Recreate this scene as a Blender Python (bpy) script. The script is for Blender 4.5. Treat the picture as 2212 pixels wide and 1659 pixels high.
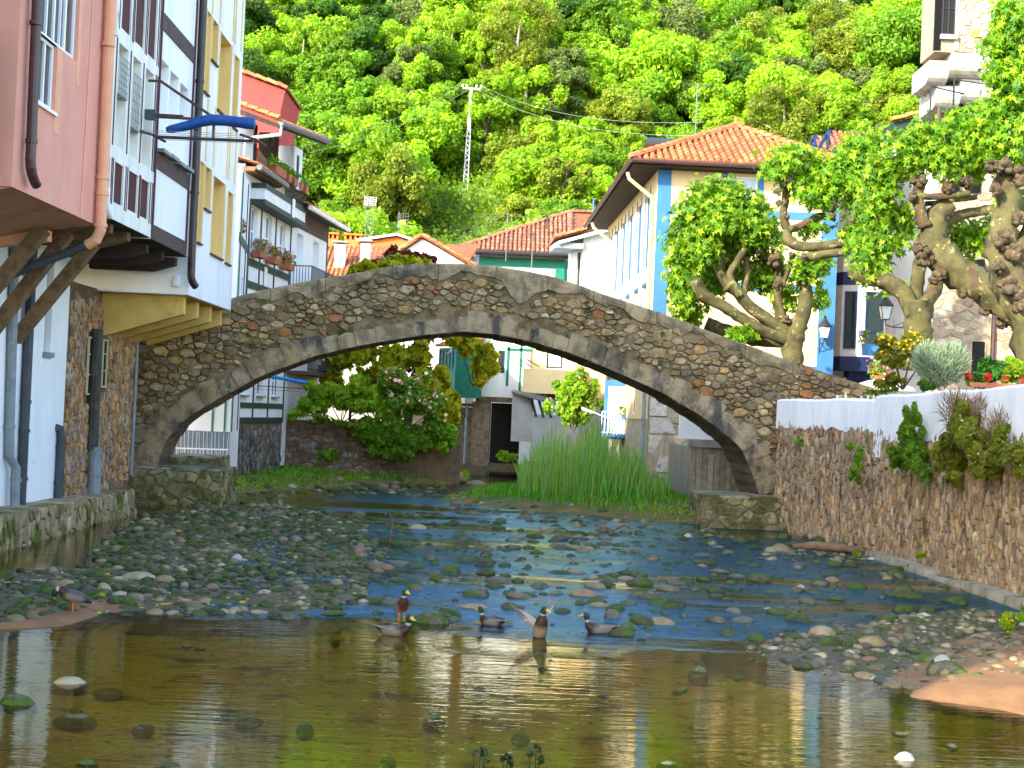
import bpy, math, random
import numpy as np
from mathutils import Vector, Matrix

scene = bpy.context.scene
for o in list(bpy.data.objects):
    bpy.data.objects.remove(o)
COL = scene.collection
R = math.radians

# ---------------------------------------------------------------- camera
CAM_H, F_PX, ROLL = 3.0, 3072.0, 0.0436
PITCH = math.atan(63.5 / F_PX)
fwd = Vector((0, math.cos(PITCH), math.sin(PITCH)))
r0 = Vector((1, 0, 0)); u0 = Vector((0, -math.sin(PITCH), math.cos(PITCH)))
right = math.cos(ROLL) * r0 + math.sin(ROLL) * u0
upv = -math.sin(ROLL) * r0 + math.cos(ROLL) * u0
cam_d = bpy.data.cameras.new('camera')
cam_d.sensor_width = 36.0; cam_d.lens = 50.0; cam_d.clip_start = 0.1; cam_d.clip_end = 3000
cam = bpy.data.objects.new('camera', cam_d); COL.objects.link(cam)
cam.matrix_world = Matrix(((right.x, upv.x, -fwd.x, 0), (right.y, upv.y, -fwd.y, 0), (right.z, upv.z, -fwd.z, CAM_H), (0, 0, 0, 1)))
scene.camera = cam
CAMP = Vector((0, 0, CAM_H))

# ---------------------------------------------------------------- light
SUN_DIR = Vector((0.60, 0.66, -0.46)).normalized()      # the way the light travels: from behind left
world = bpy.data.worlds.new('World'); scene.world = world; world.use_nodes = True
wn = world.node_tree.nodes; wl = world.node_tree.links
bg = wn['Background']; bg.inputs[1].default_value = 0.15
sky = wn.new('ShaderNodeTexSky'); sky.sky_type = 'NISHITA'; sky.sun_disc = False
sky.sun_elevation = math.asin(-SUN_DIR.z)
sky.sun_rotation = math.atan2(-SUN_DIR.x, -SUN_DIR.y)
sky.air_density = 1.0; sky.dust_density = 1.0; sky.ozone_density = 0.6
wl.new(sky.outputs[0], bg.inputs[0])
sun_d = bpy.data.lights.new('sun', 'SUN'); sun_d.energy = 2.0; sun_d.angle = R(0.6); sun_d.color = (1.0, 0.93, 0.78)
sun = bpy.data.objects.new('sun', sun_d); COL.objects.link(sun)
sun.rotation_euler = (-SUN_DIR).to_track_quat('Z', 'Y').to_euler()
sun.location = (-60, -60, 80)
vs = scene.view_settings
scene.display_settings.display_device = 'sRGB'
vs.view_transform = 'Standard'; vs.look = 'None'; vs.exposure = 2.6; vs.gamma = 1.0; vs.use_curve_mapping = False
scene.cycles.max_bounces = 8; scene.cycles.transparent_max_bounces = 12
scene.cycles.caustics_reflective = False; scene.cycles.caustics_refractive = False

# ---------------------------------------------------------------- picking: photograph measurements to places in the valley
def ray(px, py):
    return fwd + ((px - 1106) / F_PX) * right + ((829.5 - py) / F_PX) * upv
def at_y(px, py, Y):
    d = ray(px, py); return CAMP + d * (Y / d.y)
def at_x(px, py, X):
    d = ray(px, py); return CAMP + d * (X / d.x)
def at_z(px, py, z=0.0):
    d = ray(px, py); return CAMP + d * ((z - CAM_H) / d.z)

class Frame:
    """A local set of axes: u along, v up, d out towards the viewer's side."""
    def __init__(s, o, u, n=None):
        s.o = Vector(o); s.u = Vector(u).normalized(); s.v = Vector((0, 0, 1))
        s.n = Vector(n).normalized() if n is not None else s.u.cross(s.v).normalized()
    def pt(s, u, v, d=0.0):
        return s.o + s.u * u + s.v * v + s.n * d
    def pix(s, px, py):
        r = ray(px, py); t = (s.o - CAMP).dot(s.n) / r.dot(s.n)
        p = CAMP + r * t - s.o
        return p.dot(s.u), p.dot(s.v)

# ---------------------------------------------------------------- mesh building
OFF = {}
MATS = {}
def link(o, parent=None):
    COL.objects.link(o)
    if parent is not None: o.parent = parent
    return o
def thing(name, label, cat, loc, group=None):
    o = bpy.data.objects.new(name, None); o.empty_display_size = 0.3
    link(o); o.location = loc; OFF[o.name] = Vector(loc)
    return tag(o, label, cat, group)
def tag(o, label=None, cat=None, group=None, kind=None):
    if label: o['label'] = label
    if cat: o['category'] = cat
    if group: o['group'] = group
    if kind: o['kind'] = kind
    return o
def mesh_obj(name, V, Fs, mat, parent=None, tint=None, smooth=False, origin=None):
    """V (n,3) world points, Fs list/array of faces."""
    V = np.asarray(V, dtype=np.float64).reshape(-1, 3)
    if parent is not None: org = OFF[parent.name]
    elif origin is not None: org = Vector(origin)
    else:
        lo, hi = V.min(0), V.max(0); org = Vector(((lo[0] + hi[0]) / 2, (lo[1] + hi[1]) / 2, lo[2]))
    me = bpy.data.meshes.new(name)
    L = V - np.array(org)
    if isinstance(Fs, np.ndarray):
        k = Fs.shape[1]; nf = Fs.shape[0]
        me.vertices.add(len(L)); me.vertices.foreach_set('co', L.astype(np.float32).ravel())
        me.loops.add(nf * k); me.loops.foreach_set('vertex_index', Fs.astype(np.int32).ravel())
        me.polygons.add(nf); me.polygons.foreach_set('loop_start', np.arange(0, nf * k, k, dtype=np.int32))
        me.update(calc_edges=True); me.validate()
    else:
        me.from_pydata([tuple(x) for x in L], [], Fs); me.update()
    if tint is not None:
        a = me.attributes.new('tint', 'FLOAT_COLOR', 'POINT')
        t = np.ones((len(L), 4), np.float32); t[:, :3] = np.asarray(tint, np.float32).reshape(-1, 3)
        a.data.foreach_set('color', t.ravel())
    if smooth: me.polygons.foreach_set('use_smooth', np.ones(len(me.polygons), bool))
    if mat is not None: me.materials.append(mat)
    o = bpy.data.objects.new(name, me); link(o, parent)
    if parent is None: o.location = org
    OFF[o.name] = org
    return o

class MB:
    def __init__(s): s.v = []; s.f = []; s.t = []; s.c = (1, 1, 1); s.used = False
    def tint(s, c): s.c = c; s.used = True; return s
    def add(s, V, Fs):
        b = len(s.v); s.v += [tuple(x) for x in V]; s.t += [s.c] * len(V)
        s.f += [tuple(b + i for i in f) for f in Fs]; return s
    def hexa(s, p):      # 8 points: bottom ring 0-3, top ring 4-7
        return s.add(p, [(3, 2, 1, 0), (4, 5, 6, 7), (0, 1, 5, 4), (1, 2, 6, 5), (2, 3, 7, 6), (3, 0, 4, 7)])
    def fbox(s, fr, u0, u1, v0, v1, d0, d1):
        return s.hexa([fr.pt(u0, v0, d0), fr.pt(u1, v0, d0), fr.pt(u1, v0, d1), fr.pt(u0, v0, d1),
                       fr.pt(u0, v1, d0), fr.pt(u1, v1, d0), fr.pt(u1, v1, d1), fr.pt(u0, v1, d1)])
    def box(s, x0, x1, y0, y1, z0, z1):
        return s.hexa([(x0, y0, z0), (x1, y0, z0), (x1, y1, z0), (x0, y1, z0), (x0, y0, z1), (x1, y0, z1), (x1, y1, z1), (x0, y1, z1)])
    def beam(s, a, b, w, h, up=(0, 0, 1)):
        a, b = Vector(a), Vector(b); d = (b - a).normalized(); sd = d.cross(Vector(up))
        if sd.length < 1e-4: sd = d.cross(Vector((1, 0, 0)))
        sd.normalize(); u = sd.cross(d).normalized()
        q = [(-w / 2, -h / 2), (w / 2, -h / 2), (w / 2, h / 2), (-w / 2, h / 2)]
        return s.hexa([a + sd * x + u * y for x, y in q] + [b + sd * x + u * y for x, y in q])
    def quad(s, *p): return s.add(p, [tuple(range(len(p)))])
    def prism(s, poly, vec):    # polygon of 3d points swept along vec
        n = len(poly); vec = Vector(vec); P = [Vector(p) for p in poly]; P += [p + vec for p in P]
        return s.add(P, [tuple(range(n))[::-1], tuple(range(n, 2 * n))] + [(i, (i + 1) % n, n + (i + 1) % n, n + i) for i in range(n)])
    def tube(s, pts, rad, n=8, cap=True, sx=None):
        pts = [Vector(p) for p in pts]; m = len(pts)
        rad = [rad] * m if not hasattr(rad, '__len__') else rad
        prev = None; V = []
        for i, p in enumerate(pts):
            t = (pts[min(i + 1, m - 1)] - pts[max(i - 1, 0)]).normalized()
            if prev is None:
                a = t.orthogonal().normalized()
            else:
                a = (prev - t * prev.dot(t)); a = a.normalized() if a.length > 1e-5 else t.orthogonal().normalized()
            prev = a; b = t.cross(a)
            for k in range(n):
                an = 2 * math.pi * k / n
                V.append(p + (a * math.cos(an) + b * math.sin(an)) * rad[i])
        Fs = [(i * n + k, i * n + (k + 1) % n, (i + 1) * n + (k + 1) % n, (i + 1) * n + k) for i in range(m - 1) for k in range(n)]
        if cap: Fs += [tuple(range(n))[::-1], tuple(range((m - 1) * n, m * n))]
        return s.add(V, Fs)
    def lathe(s, c, prof, n=12, axis='z'):
        c = Vector(c); V = []
        for r, h in prof:
            for k in range(n):
                an = 2 * math.pi * k / n
                V.append(c + Vector((r * math.cos(an), r * math.sin(an), h)))
        m = len(prof)
        Fs = [(i * n + k, i * n + (k + 1) % n, (i + 1) * n + (k + 1) % n, (i + 1) * n + k) for i in range(m - 1) for k in range(n)]
        Fs += [tuple(range(n))[::-1], tuple(range((m - 1) * n, m * n))]
        return s.add(V, Fs)
    def build(s, name, mat, parent=None, smooth=False, origin=None):
        return mesh_obj(name, s.v, s.f, mat, parent, s.t if s.used else None, smooth, origin)

def copy_tree(o, parent=None, loc=None):
    c = o.copy(); COL.objects.link(c)
    if parent is not None: c.parent = parent
    if loc is not None: c.location = loc
    for ch in list(o.children): copy_tree(ch, c)
    return c

# ---------------------------------------------------------------- materials
def mat(name, col, col2=None, sc=4.0, lo=0.4, hi=0.65, rough=0.75, bump=0.0, bsc=12.0, tint=False, spec=0.3, metal=0.0,
        stretch=(1, 1, 1), extra=(), bdist=0.02, randobj=0.0):
    """Noise-mixed two-colour surface; extra = [(colour, scale, threshold, softness, stretch)] for stains, moss, wear."""
    if name in MATS: return MATS[name]
    m = bpy.data.materials.new(name); m.use_nodes = True; MATS[name] = m
    N, L = m.node_tree.nodes, m.node_tree.links
    p = N['Principled BSDF']
    p.inputs['Roughness'].default_value = rough; p.inputs['Metallic'].default_value = metal
    p.inputs['Specular IOR Level'].default_value = spec
    geo = N.new('ShaderNodeNewGeometry')
    def pos(st):
        if st == (1, 1, 1): return geo.outputs['Position']
        mp = N.new('ShaderNodeMapping'); mp.inputs['Scale'].default_value = st
        L.new(geo.outputs['Position'], mp.inputs[0]); return mp.outputs[0]
    def noise(scale, st, det=4.0):
        n = N.new('ShaderNodeTexNoise'); n.inputs['Scale'].default_value = scale; n.inputs['Detail'].default_value = det
        n.inputs['Roughness'].default_value = 0.6
        L.new(pos(st), n.inputs['Vector']); return n.outputs[0]
    def ramp(src, a, b):
        r = N.new('ShaderNodeMapRange'); r.inputs[1].default_value = a; r.inputs[2].default_value = b
        r.interpolation_type = 'SMOOTHSTEP'
        L.new(src, r.inputs[0]); return r.outputs[0]
    def mix(f, a, b, mode='MIX'):
        x = N.new('ShaderNodeMix'); x.data_type = 'RGBA'; x.blend_type = mode
        for s, k in ((f, 0), (a, 6), (b, 7)):
            if hasattr(s, 'links') or hasattr(s, 'is_linked'): L.new(s, x.inputs[k])
            elif k == 0: x.inputs[k].default_value = s
            else: x.inputs[k].default_value = (*s, 1)
        return x.outputs[2]
    c = None
    if col2 is not None:
        c = mix(ramp(noise(sc, stretch), lo, hi), col, col2)
    if tint:
        at = N.new('ShaderNodeAttribute'); at.attribute_name = 'tint'
        c = mix(1.0, c if c is not None else col, at.outputs['Color'], 'MULTIPLY')
    for e in extra:
        c = mix(ramp(noise(e[1], e[4] if len(e) > 4 else (1, 1, 1), 5.0), e[2], e[2] + e[3]), c if c is not None else col, e[0])
    if randobj > 0:
        oi = N.new('ShaderNodeObjectInfo'); mr = N.new('ShaderNodeMapRange')
        mr.inputs[3].default_value = 1 - randobj; mr.inputs[4].default_value = 1 + randobj
        L.new(oi.outputs['Random'], mr.inputs[0])
        hs = N.new('ShaderNodeHueSaturation'); L.new(mr.outputs[0], hs.inputs['Value'])
        if c is not None: L.new(c, hs.inputs['Color'])
        else: hs.inputs['Color'].default_value = (*col, 1)
        c = hs.outputs[0]
    if c is not None: L.new(c, p.inputs['Base Color'])
    else: p.inputs['Base Color'].default_value = (*col, 1)
    if bump > 0:
        b = N.new('ShaderNodeBump'); b.inputs['Strength'].default_value = bump; b.inputs['Distance'].default_value = bdist
        L.new(noise(bsc, stretch, 6.0), b.inputs['Height']); L.new(b.outputs[0], p.inputs['Normal'])
    return m

def leaf_mat(name, col, trans=0.55, rough=0.5, randobj=0.12, tcol=None):
    if name in MATS: return MATS[name]
    m = bpy.data.materials.new(name); m.use_nodes = True; MATS[name] = m
    N, L = m.node_tree.nodes, m.node_tree.links
    p = N['Principled BSDF']; out = N['Material Output']
    p.inputs['Roughness'].default_value = rough; p.inputs['Specular IOR Level'].default_value = 0.25
    at = N.new('ShaderNodeAttribute'); at.attribute_name = 'tint'
    x = N.new('ShaderNodeMix'); x.data_type = 'RGBA'; x.blend_type = 'MULTIPLY'; x.inputs[0].default_value = 1
    x.inputs[6].default_value = (*col, 1); L.new(at.outputs['Color'], x.inputs[7])
    oi = N.new('ShaderNodeObjectInfo'); mr = N.new('ShaderNodeMapRange')
    mr.inputs[3].default_value = 1 - randobj; mr.inputs[4].default_value = 1 + randobj
    L.new(oi.outputs['Random'], mr.inputs[0])
    hs = N.new('ShaderNodeHueSaturation'); L.new(mr.outputs[0], hs.inputs['Value']); L.new(x.outputs[2], hs.inputs['Color'])
    L.new(hs.outputs[0], p.inputs['Base Color'])
    tr = N.new('ShaderNodeBsdfTranslucent')
    g = N.new('ShaderNodeMix'); g.data_type = 'RGBA'; g.blend_type = 'MULTIPLY'; g.inputs[0].default_value = 1
    L.new(hs.outputs[0], g.inputs[6]); g.inputs[7].default_value = (*(tcol or (1.3, 1.25, 0.6)), 1)
    L.new(g.outputs[2], tr.inputs[0])
    ms = N.new('ShaderNodeMixShader'); ms.inputs[0].default_value = trans
    L.new(p.outputs[0], ms.inputs[1]); L.new(tr.outputs[0], ms.inputs[2]); L.new(ms.outputs[0], out.inputs[0])
    return m

def glass_mat(name='window_glass', col=(0.03, 0.04, 0.05)):
    return mat(name, col, rough=0.05, spec=0.9)

# ---------------------------------------------------------------- foliage clouds
def leaf_cloud(rng, clusters, n, size, flat=0.5, elong=1.6, sun_up=0.35):
    """Leaf-sized rhombi spread through clumps. clusters: list of (centre, radius xyz)."""
    C = np.array([c for c, r in clusters], float); Rr = np.array([np.ones(3) * r if np.isscalar(r) else r for c, r in clusters], float)
    w = Rr.prod(1) ** (2 / 3); k = rng.choice(len(C), n, p=w / w.sum())
    d = rng.normal(size=(n, 3)); d /= np.linalg.norm(d, axis=1)[:, None]
    rad = rng.random(n) ** 0.45
    P = C[k] + d * Rr[k] * rad[:, None]
    nrm = d * 0.8 + rng.normal(size=(n, 3)) * 0.6; nrm[:, 2] += sun_up
    nrm /= np.linalg.norm(nrm, axis=1)[:, None]
    a = np.cross(nrm, rng.normal(size=(n, 3))); a /= np.linalg.norm(a, axis=1)[:, None]
    b = np.cross(nrm, a)
    s = size * (0.6 + 0.8 * rng.random(n))[:, None]
    l = s * elong / 2; wd = s / 2
    V = np.stack([P - a * l, P + b * wd + nrm * s * 0.12, P + a * l, P - b * wd + nrm * s * 0.12], 1).reshape(-1, 3)
    Fq = np.arange(n * 4).reshape(n, 4)
    tb = (0.75 + 0.5 * rng.random(len(C)))[k] * (0.8 + 0.4 * rng.random(n))
    hue = rng.random(n)
    t = np.stack([tb * (0.85 + 0.45 * hue), tb, tb * (1.05 - 0.35 * hue)], 1)
    return V, Fq, np.repeat(t, 4, 0)

def merge_np(parts):
    V = []; Fq = []; T = []; b = 0
    for v, f, t in parts:
        V.append(v); Fq.append(f + b); T.append(t); b += len(v)
    return np.concatenate(V), np.concatenate(Fq), np.concatenate(T)

# ---------------------------------------------------------------- stone laying
def voronoi(rng, pts, aniso=1.0, wts=None):
    """Convex cells round each point; aniso > 1 makes cells long in u."""
    P = np.asarray(pts, float).copy(); P[:, 0] /= aniso
    W = np.zeros(len(P)) if wts is None else np.asarray(wts) ** 2
    n = len(P); area = max((np.ptp(P[:, 0]) * np.ptp(P[:, 1])) / max(n, 1), 1e-6); s = math.sqrt(area)
    cells = []
    for i in range(n):
        d = P - P[i]; q = (d ** 2).sum(1); idx = np.argsort(q)[1:26]
        z = s * 1.5 + (0 if wts is None else wts[i]); poly = [(-z, -z), (z, -z), (z, z), (-z, z)]
        for j in idx:
            dx, dy = d[j]; h = (q[j] + W[i] - W[j]) / 2
            new = []; m = len(poly)
            for a in range(m):
                x0, y0 = poly[a]; x1, y1 = poly[(a + 1) % m]
                f0 = x0 * dx + y0 * dy - h; f1 = x1 * dx + y1 * dy - h
                if f0 <= 0: new.append((x0, y0))
                if (f0 < 0 < f1) or (f1 < 0 < f0):
                    t = f0 / (f0 - f1); new.append((x0 + (x1 - x0) * t, y0 + (y1 - y0) * t))
            poly = new
            if len(poly) < 3: break
        if len(poly) >= 3:
            cells.append([((P[i, 0] + x) * aniso, P[i, 1] + y) for x, y in poly])
    return cells

def scatter2(rng, inside, box, n, tries=30, dmin=None, aniso=1.0):
    """Blue-noise-ish points inside a region."""
    u0, u1, v0, v1 = box; pts = []
    grid = {}
    A = (u1 - u0) * (v1 - v0)
    g = dmin
    for _ in range(n * tries):
        u = rng.uniform(u0, u1); v = rng.uniform(v0, v1)
        if not inside(u, v): continue
        cu, cv = int(u / aniso / g), int(v / g)
        ok = True
        for a in (-1, 0, 1):
            for b in (-1, 0, 1):
                for (x, y, r) in grid.get((cu + a, cv + b), ()):
                    if (x - u / aniso) ** 2 + (y - v) ** 2 < (g * r) ** 2: ok = False; break
                if not ok: break
            if not ok: break
        if ok:
            grid.setdefault((cu, cv), []).append((u / aniso, v, rng.uniform(0.55, 1.0))); pts.append((u, v))
            if len(pts) >= n: break
    return pts

def scatter_sizes(rng, inside, box, radii, aniso=1.0, tries=60, pack=0.86):
    """Packs stones of given sizes, largest first; returns centres and radii."""
    u0, u1, v0, v1 = box; P = np.zeros((0, 3)); out = []; arr = np.zeros((len(radii), 3)); n = 0
    for r in sorted(radii, reverse=True):
        for _ in range(tries):
            u = rng.uniform(u0, u1); v = rng.uniform(v0, v1)
            if not inside(u, v): continue
            if n and (np.hypot((arr[:n, 0] - u) / aniso, arr[:n, 1] - v) < (arr[:n, 2] + r) * pack).any(): continue
            arr[n] = (u, v, r); n += 1; break
    return arr[:n, :2].tolist(), arr[:n, 2]

def poly_area(p):
    return abs(sum(p[i][0] * p[(i + 1) % len(p)][1] - p[(i + 1) % len(p)][0] * p[i][1] for i in range(len(p)))) / 2

def stone_geo(rng, poly, fr, h, gap, base=-0.03, bulge=0.72, jit=0.93):
    """One stone standing proud of its bed: three rings and a cap."""
    cx = sum(p[0] for p in poly) / len(poly); cy = sum(p[1] for p in poly) / len(poly)
    q = []
    for (x, y) in poly:
        L = math.hypot(x - cx, y - cy) or 1e-6
        k = max(0.3, 1 - gap / L) * rng.uniform(jit, 1.0)
        q.append((cx + (x - cx) * k, cy + (y - cy) * k))
    if len(q) > 9: q = q[::2]
    if 4 < len(q) <= 6 and jit < .98:
        q2 = []
        for i in range(len(q)):
            a, b = q[i], q[(i + 1) % len(q)]; q2.append(a); f = rng.uniform(.35, .65); k = rng.uniform(-.13, .05)
            mx, my = a[0] + (b[0] - a[0]) * f, a[1] + (b[1] - a[1]) * f; q2.append((mx + (mx - cx) * k, my + (my - cy) * k))
        q = q2
    n = len(q); tx, ty = rng.normal(0, 0.18, 2)
    V = []
    for sc, dd in ((1.0, base), (0.97, h * 0.55), (bulge, h)):
        for (x, y) in q:
            X = cx + (x - cx) * sc; Y = cy + (y - cy) * sc
            d = dd if dd == base else dd * (1 + rng.uniform(-0.2, 0.2)) + (tx * (X - cx) + ty * (Y - cy)) * (dd / max(h, 1e-5)) * 0.5
            V.append(fr.pt(X, Y, d))
    Fs = [(r * n + i, r * n + (i + 1) % n, (r + 1) * n + (i + 1) % n, (r + 1) * n + i) for r in range(2) for i in range(n)]
    Fs.append(tuple(2 * n + i for i in range(n)))
    return V, Fs

def lay_stones(rng, parent, fr, cells, material, name='stone', keep=300, hgt=(0.02, 0.07), gap=0.02, tints=None, min_area=0.004, stuff_name='rubble_fill'):
    """The largest cells as single stones, the rest joined into one mass."""
    cs = sorted([c for c in cells if poly_area(c) > min_area], key=poly_area, reverse=True)
    rest = MB(); rest.used = True
    for i, c in enumerate(cs):
        V, Fs = stone_geo(rng, c, fr, rng.uniform(*hgt), gap)
        t = tints[int(rng.integers(len(tints)))]; k = rng.uniform(0.75, 1.2); t = tuple(x * k for x in t)
        if i < keep:
            b = MB(); b.tint(t).add(V, Fs); b.build(name, material, parent)
        else:
            rest.c = t; rest.add(V, Fs)
    if rest.v: tag(rest.build(stuff_name, material, parent), kind='stuff')
# ================================================================ RIVER BED AND BANKS
rng = np.random.default_rng(7); random.seed(7)
def zpoly(pts): return np.array([tuple(at_z(*p))[:2] for p in pts])
def sdist(X, Y, poly):
    """signed distance, positive inside"""
    d = np.full(X.shape, 1e9); ins = np.zeros(X.shape, bool); n = len(poly)
    for i in range(n):
        x0, y0 = poly[i]; x1, y1 = poly[(i + 1) % n]
        ex, ey = x1 - x0, y1 - y0; L = ex * ex + ey * ey + 1e-12
        t = np.clip(((X - x0) * ex + (Y - y0) * ey) / L, 0, 1)
        d = np.minimum(d, np.hypot(X - x0 - t * ex, Y - y0 - t * ey))
        c = (y0 > Y) != (y1 > Y)
        xi = x0 + (Y - y0) * ex / (ey if abs(ey) > 1e-12 else 1e-12)
        ins ^= c & (X < xi)
    return np.where(ins, d, -d)
def smooth(a, b, x):
    t = np.clip((x - a) / (b - a), 0, 1); return t * t * (3 - 2 * t)
_gr = np.random.default_rng(3)
_waves = [(_gr.normal(0, 1, 2) * k, _gr.uniform(0, 6.28), 1.0 / k ** 0.8) for k in (0.35, 0.5, 0.8, 1.2, 1.9, 2.7, 4.0, 6.0) for _ in range(3)]
def fnoise(X, Y):
    s = 0
    for (k, ph, a) in _waves: s = s + a * np.sin(k[0] * X + k[1] * Y + ph)
    return s / 6.0
P_GRAVEL_L = zpoly([(-120, 1262), (60, 1236), (225, 1222), (215, 1185), (288, 1122), (420, 1106), (640, 1100), (760, 1132), (800, 1190), (860, 1240), (760, 1295), (620, 1330), (420, 1325), (215, 1322), (-100, 1350)])
P_GRAVEL_R = zpoly([(1600, 1420), (1680, 1372), (1900, 1345), (2080, 1318), (2212, 1330), (2320, 1360), (2320, 1450), (2120, 1480), (1990, 1490), (1800, 1455)])
P_SAND_R = zpoly([(1985, 1505), (2040, 1435), (2150, 1385), (2330, 1360), (2500, 1500), (2330, 1570), (2180, 1530)])
P_SAND_L = zpoly([(20, 1348), (110, 1325), (218, 1317), (212, 1330), (140, 1352), (60, 1358), (-60, 1362), (-60, 1350)])
P_BANK_L = [(-11.5, 45.5), (-9.0, 46.0), (-7.9, 49.0), (-6.2, 53.0), (-4.6, 56.5), (-2.4, 58.0), (-1.5, 61.0), (-2.2, 67.0), (-3.0, 80.0), (-11.5, 80.0)]
P_BANK_R = [(-2.6, 47.2), (-0.6, 45.6), (1.0, 44.2), (3.3, 43.2), (5.5, 41.4), (10.0, 41.0), (10.0, 80), (3.6, 80), (1.6, 66.0), (0.4, 60.0), (-0.9, 54.0)]
P_RIFFLE = zpoly([(640, 1110), (1000, 1105), (1500, 1140), (1900, 1200), (2212, 1310), (1900, 1390), (1500, 1395), (1000, 1340), (700, 1330), (860, 1240)])
def bed_h(X, Y):
    n = fnoise(X, Y); n2 = fnoise(X * 3.1 + 5, Y * 3.1)
    h = -0.15 + 0.035 * n
    h = h + smooth(-1.2, 0.6, sdist(X, Y, P_RIFFLE)) * (0.07 + 0.03 * n2)
    g = sdist(X, Y, P_GRAVEL_L); h = np.where(g > -1, h * (1 - smooth(-1.0, 0.5, g)) + smooth(-1.0, 0.5, g) * (0.02 + 0.05 * n + 0.03 * n2), h)
    g = sdist(X, Y, P_GRAVEL_R); h = np.where(g > -.6, h * (1 - smooth(-.6, 0.4, g)) + smooth(-.6, 0.4, g) * (0.02 + 0.03 * n), h)
    g = sdist(X, Y, P_SAND_R); h = np.maximum(h, np.where(g > -.6, -0.06 + 0.20 * smooth(-.5, .6, g) + 0.01 * n2, -9))
    g = sdist(X, Y, P_SAND_L); h = np.maximum(h, np.where(g > -.4, -0.09 + 0.15 * smooth(-.3, 0.3, g) + 0.006 * n2, -9))
    g = sdist(X, Y, P_BANK_L); h = np.maximum(h, np.where(g > -1, -0.16 + 0.22 * smooth(-.8, .8, g) + np.clip(g, 0, 6) * 0.11 + 0.04 * n, -9))
    g = sdist(X, Y, P_BANK_R); h = np.maximum(h, np.where(g > -1, -0.16 + 0.24 * smooth(-.8, .8, g) + np.clip(g, 0, 6) * 0.07 + 0.04 * n, -9))
    h = h + smooth(60, 80, Y) * 0.4 * (np.abs(X + 0.6) > 1.6)
    return h
def grid_mesh(name, xs, ys, hf, material, **kw):
    X, Y = np.meshgrid(xs, ys); Z = hf(X, Y)
    V = np.stack([X, Y, Z], -1).reshape(-1, 3); nx, ny = len(xs), len(ys)
    i = np.arange(nx * ny).reshape(ny, nx)
    Fq = np.stack([i[:-1, :-1], i[:-1, 1:], i[1:, 1:], i[1:, :-1]], -1).reshape(-1, 4)
    return mesh_obj(name, V, Fq, material, smooth=True, **kw)

m_bed = mat('river_bed_silt', (0.52, 0.27, 0.03), (0.45, 0.36, 0.02), sc=0.8, lo=0.35, hi=0.65, rough=0.9, bump=0.5, bsc=14,
            extra=[((0.055, 0.07, 0.012), 1.7, 0.52, 0.18), ((0.23, 0.155, 0.075), 3.1, 0.60, 0.1), ((0.05, 0.045, 0.035), 9.0, 0.58, 0.1)])
xs = np.concatenate([np.arange(-11.6, 10.4, 0.2)]); ys = np.concatenate([np.arange(3, 62, 0.2), np.arange(62, 90, 0.8)])
tag(grid_mesh('river_bed', xs, ys, bed_h, m_bed), kind='structure')
# bare sand where it stands clear of the water
m_sand = mat('wet_sand', (0.23, 0.115, 0.045), (0.18, 0.09, 0.036), sc=2.5, rough=0.75, bump=0.35, bsc=45, spec=0.35,
             extra=[((0.16, 0.10, 0.05), 6.0, 0.62, 0.06)])
def sheet_over(name, poly, grow, material, step=0.12, lift=0.004, zmin=-0.03):
    x0, y0 = np.min(poly, 0) - grow; x1, y1 = np.max(poly, 0) + grow
    gx, gy = np.arange(x0, x1, step), np.arange(y0, y1, step)
    X, Y = np.meshgrid(gx, gy); Z = bed_h(X, Y) + lift; ok = (sdist(X, Y, np.array(poly)) > -grow) & (Z > zmin) & (X > -11.5) & (X < 10.2)
    nx = len(gx); i = np.arange(X.size).reshape(X.shape)
    k = ok[:-1, :-1] & ok[1:, 1:] & ok[:-1, 1:] & ok[1:, :-1]
    Fq = np.stack([i[:-1, :-1], i[:-1, 1:], i[1:, 1:], i[1:, :-1]], -1)[k]
    V = np.stack([X, Y, Z], -1).reshape(-1, 3); used = np.unique(Fq); remap = np.full(len(V), -1); remap[used] = np.arange(len(used))
    return mesh_obj(name, V[used], remap[Fq], material, smooth=True)
m_grav = mat('wet_gravel_bed', (0.11, 0.09, 0.045), (0.06, 0.065, 0.022), sc=6, rough=.8, bump=1.0, bsc=35, bdist=.03, extra=[((0.17, 0.14, 0.09), 14.0, .62, .06)])
tag(sheet_over('gravel_bed', P_GRAVEL_L, 1.0, m_grav, zmin=-0.2, lift=.004), kind='structure'); tag(sheet_over('gravel_bed', P_GRAVEL_R, 0.7, m_grav, zmin=-0.2, lift=.006), kind='structure')
tag(sheet_over('sand_bar', P_SAND_R, 0.5, m_sand, zmin=-0.06, lift=.012), kind='structure')
tag(sheet_over('sand_spit', P_SAND_L, 0.3, m_sand, step=0.06, zmin=-0.05, lift=.012), kind='structure')
m_earth = mat('bank_earth', (0.19, 0.12, 0.045), (0.085, 0.10, 0.022), sc=0.9, lo=0.38, hi=0.62, rough=0.95, bump=0.5, bsc=18,
              extra=[((0.05, 0.085, 0.014), 2.4, 0.5, 0.15), ((0.30, 0.2, 0.11), 1.3, 0.64, 0.08)])
tag(sheet_over('river_bank', np.array(P_BANK_L), 0.9, m_earth, step=0.3, lift=0.01, zmin=-0.14), kind='structure')
tag(sheet_over('river_bank', np.array(P_BANK_R), 0.9, m_earth, step=0.3, lift=0.01, zmin=-0.14), kind='structure')

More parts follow.
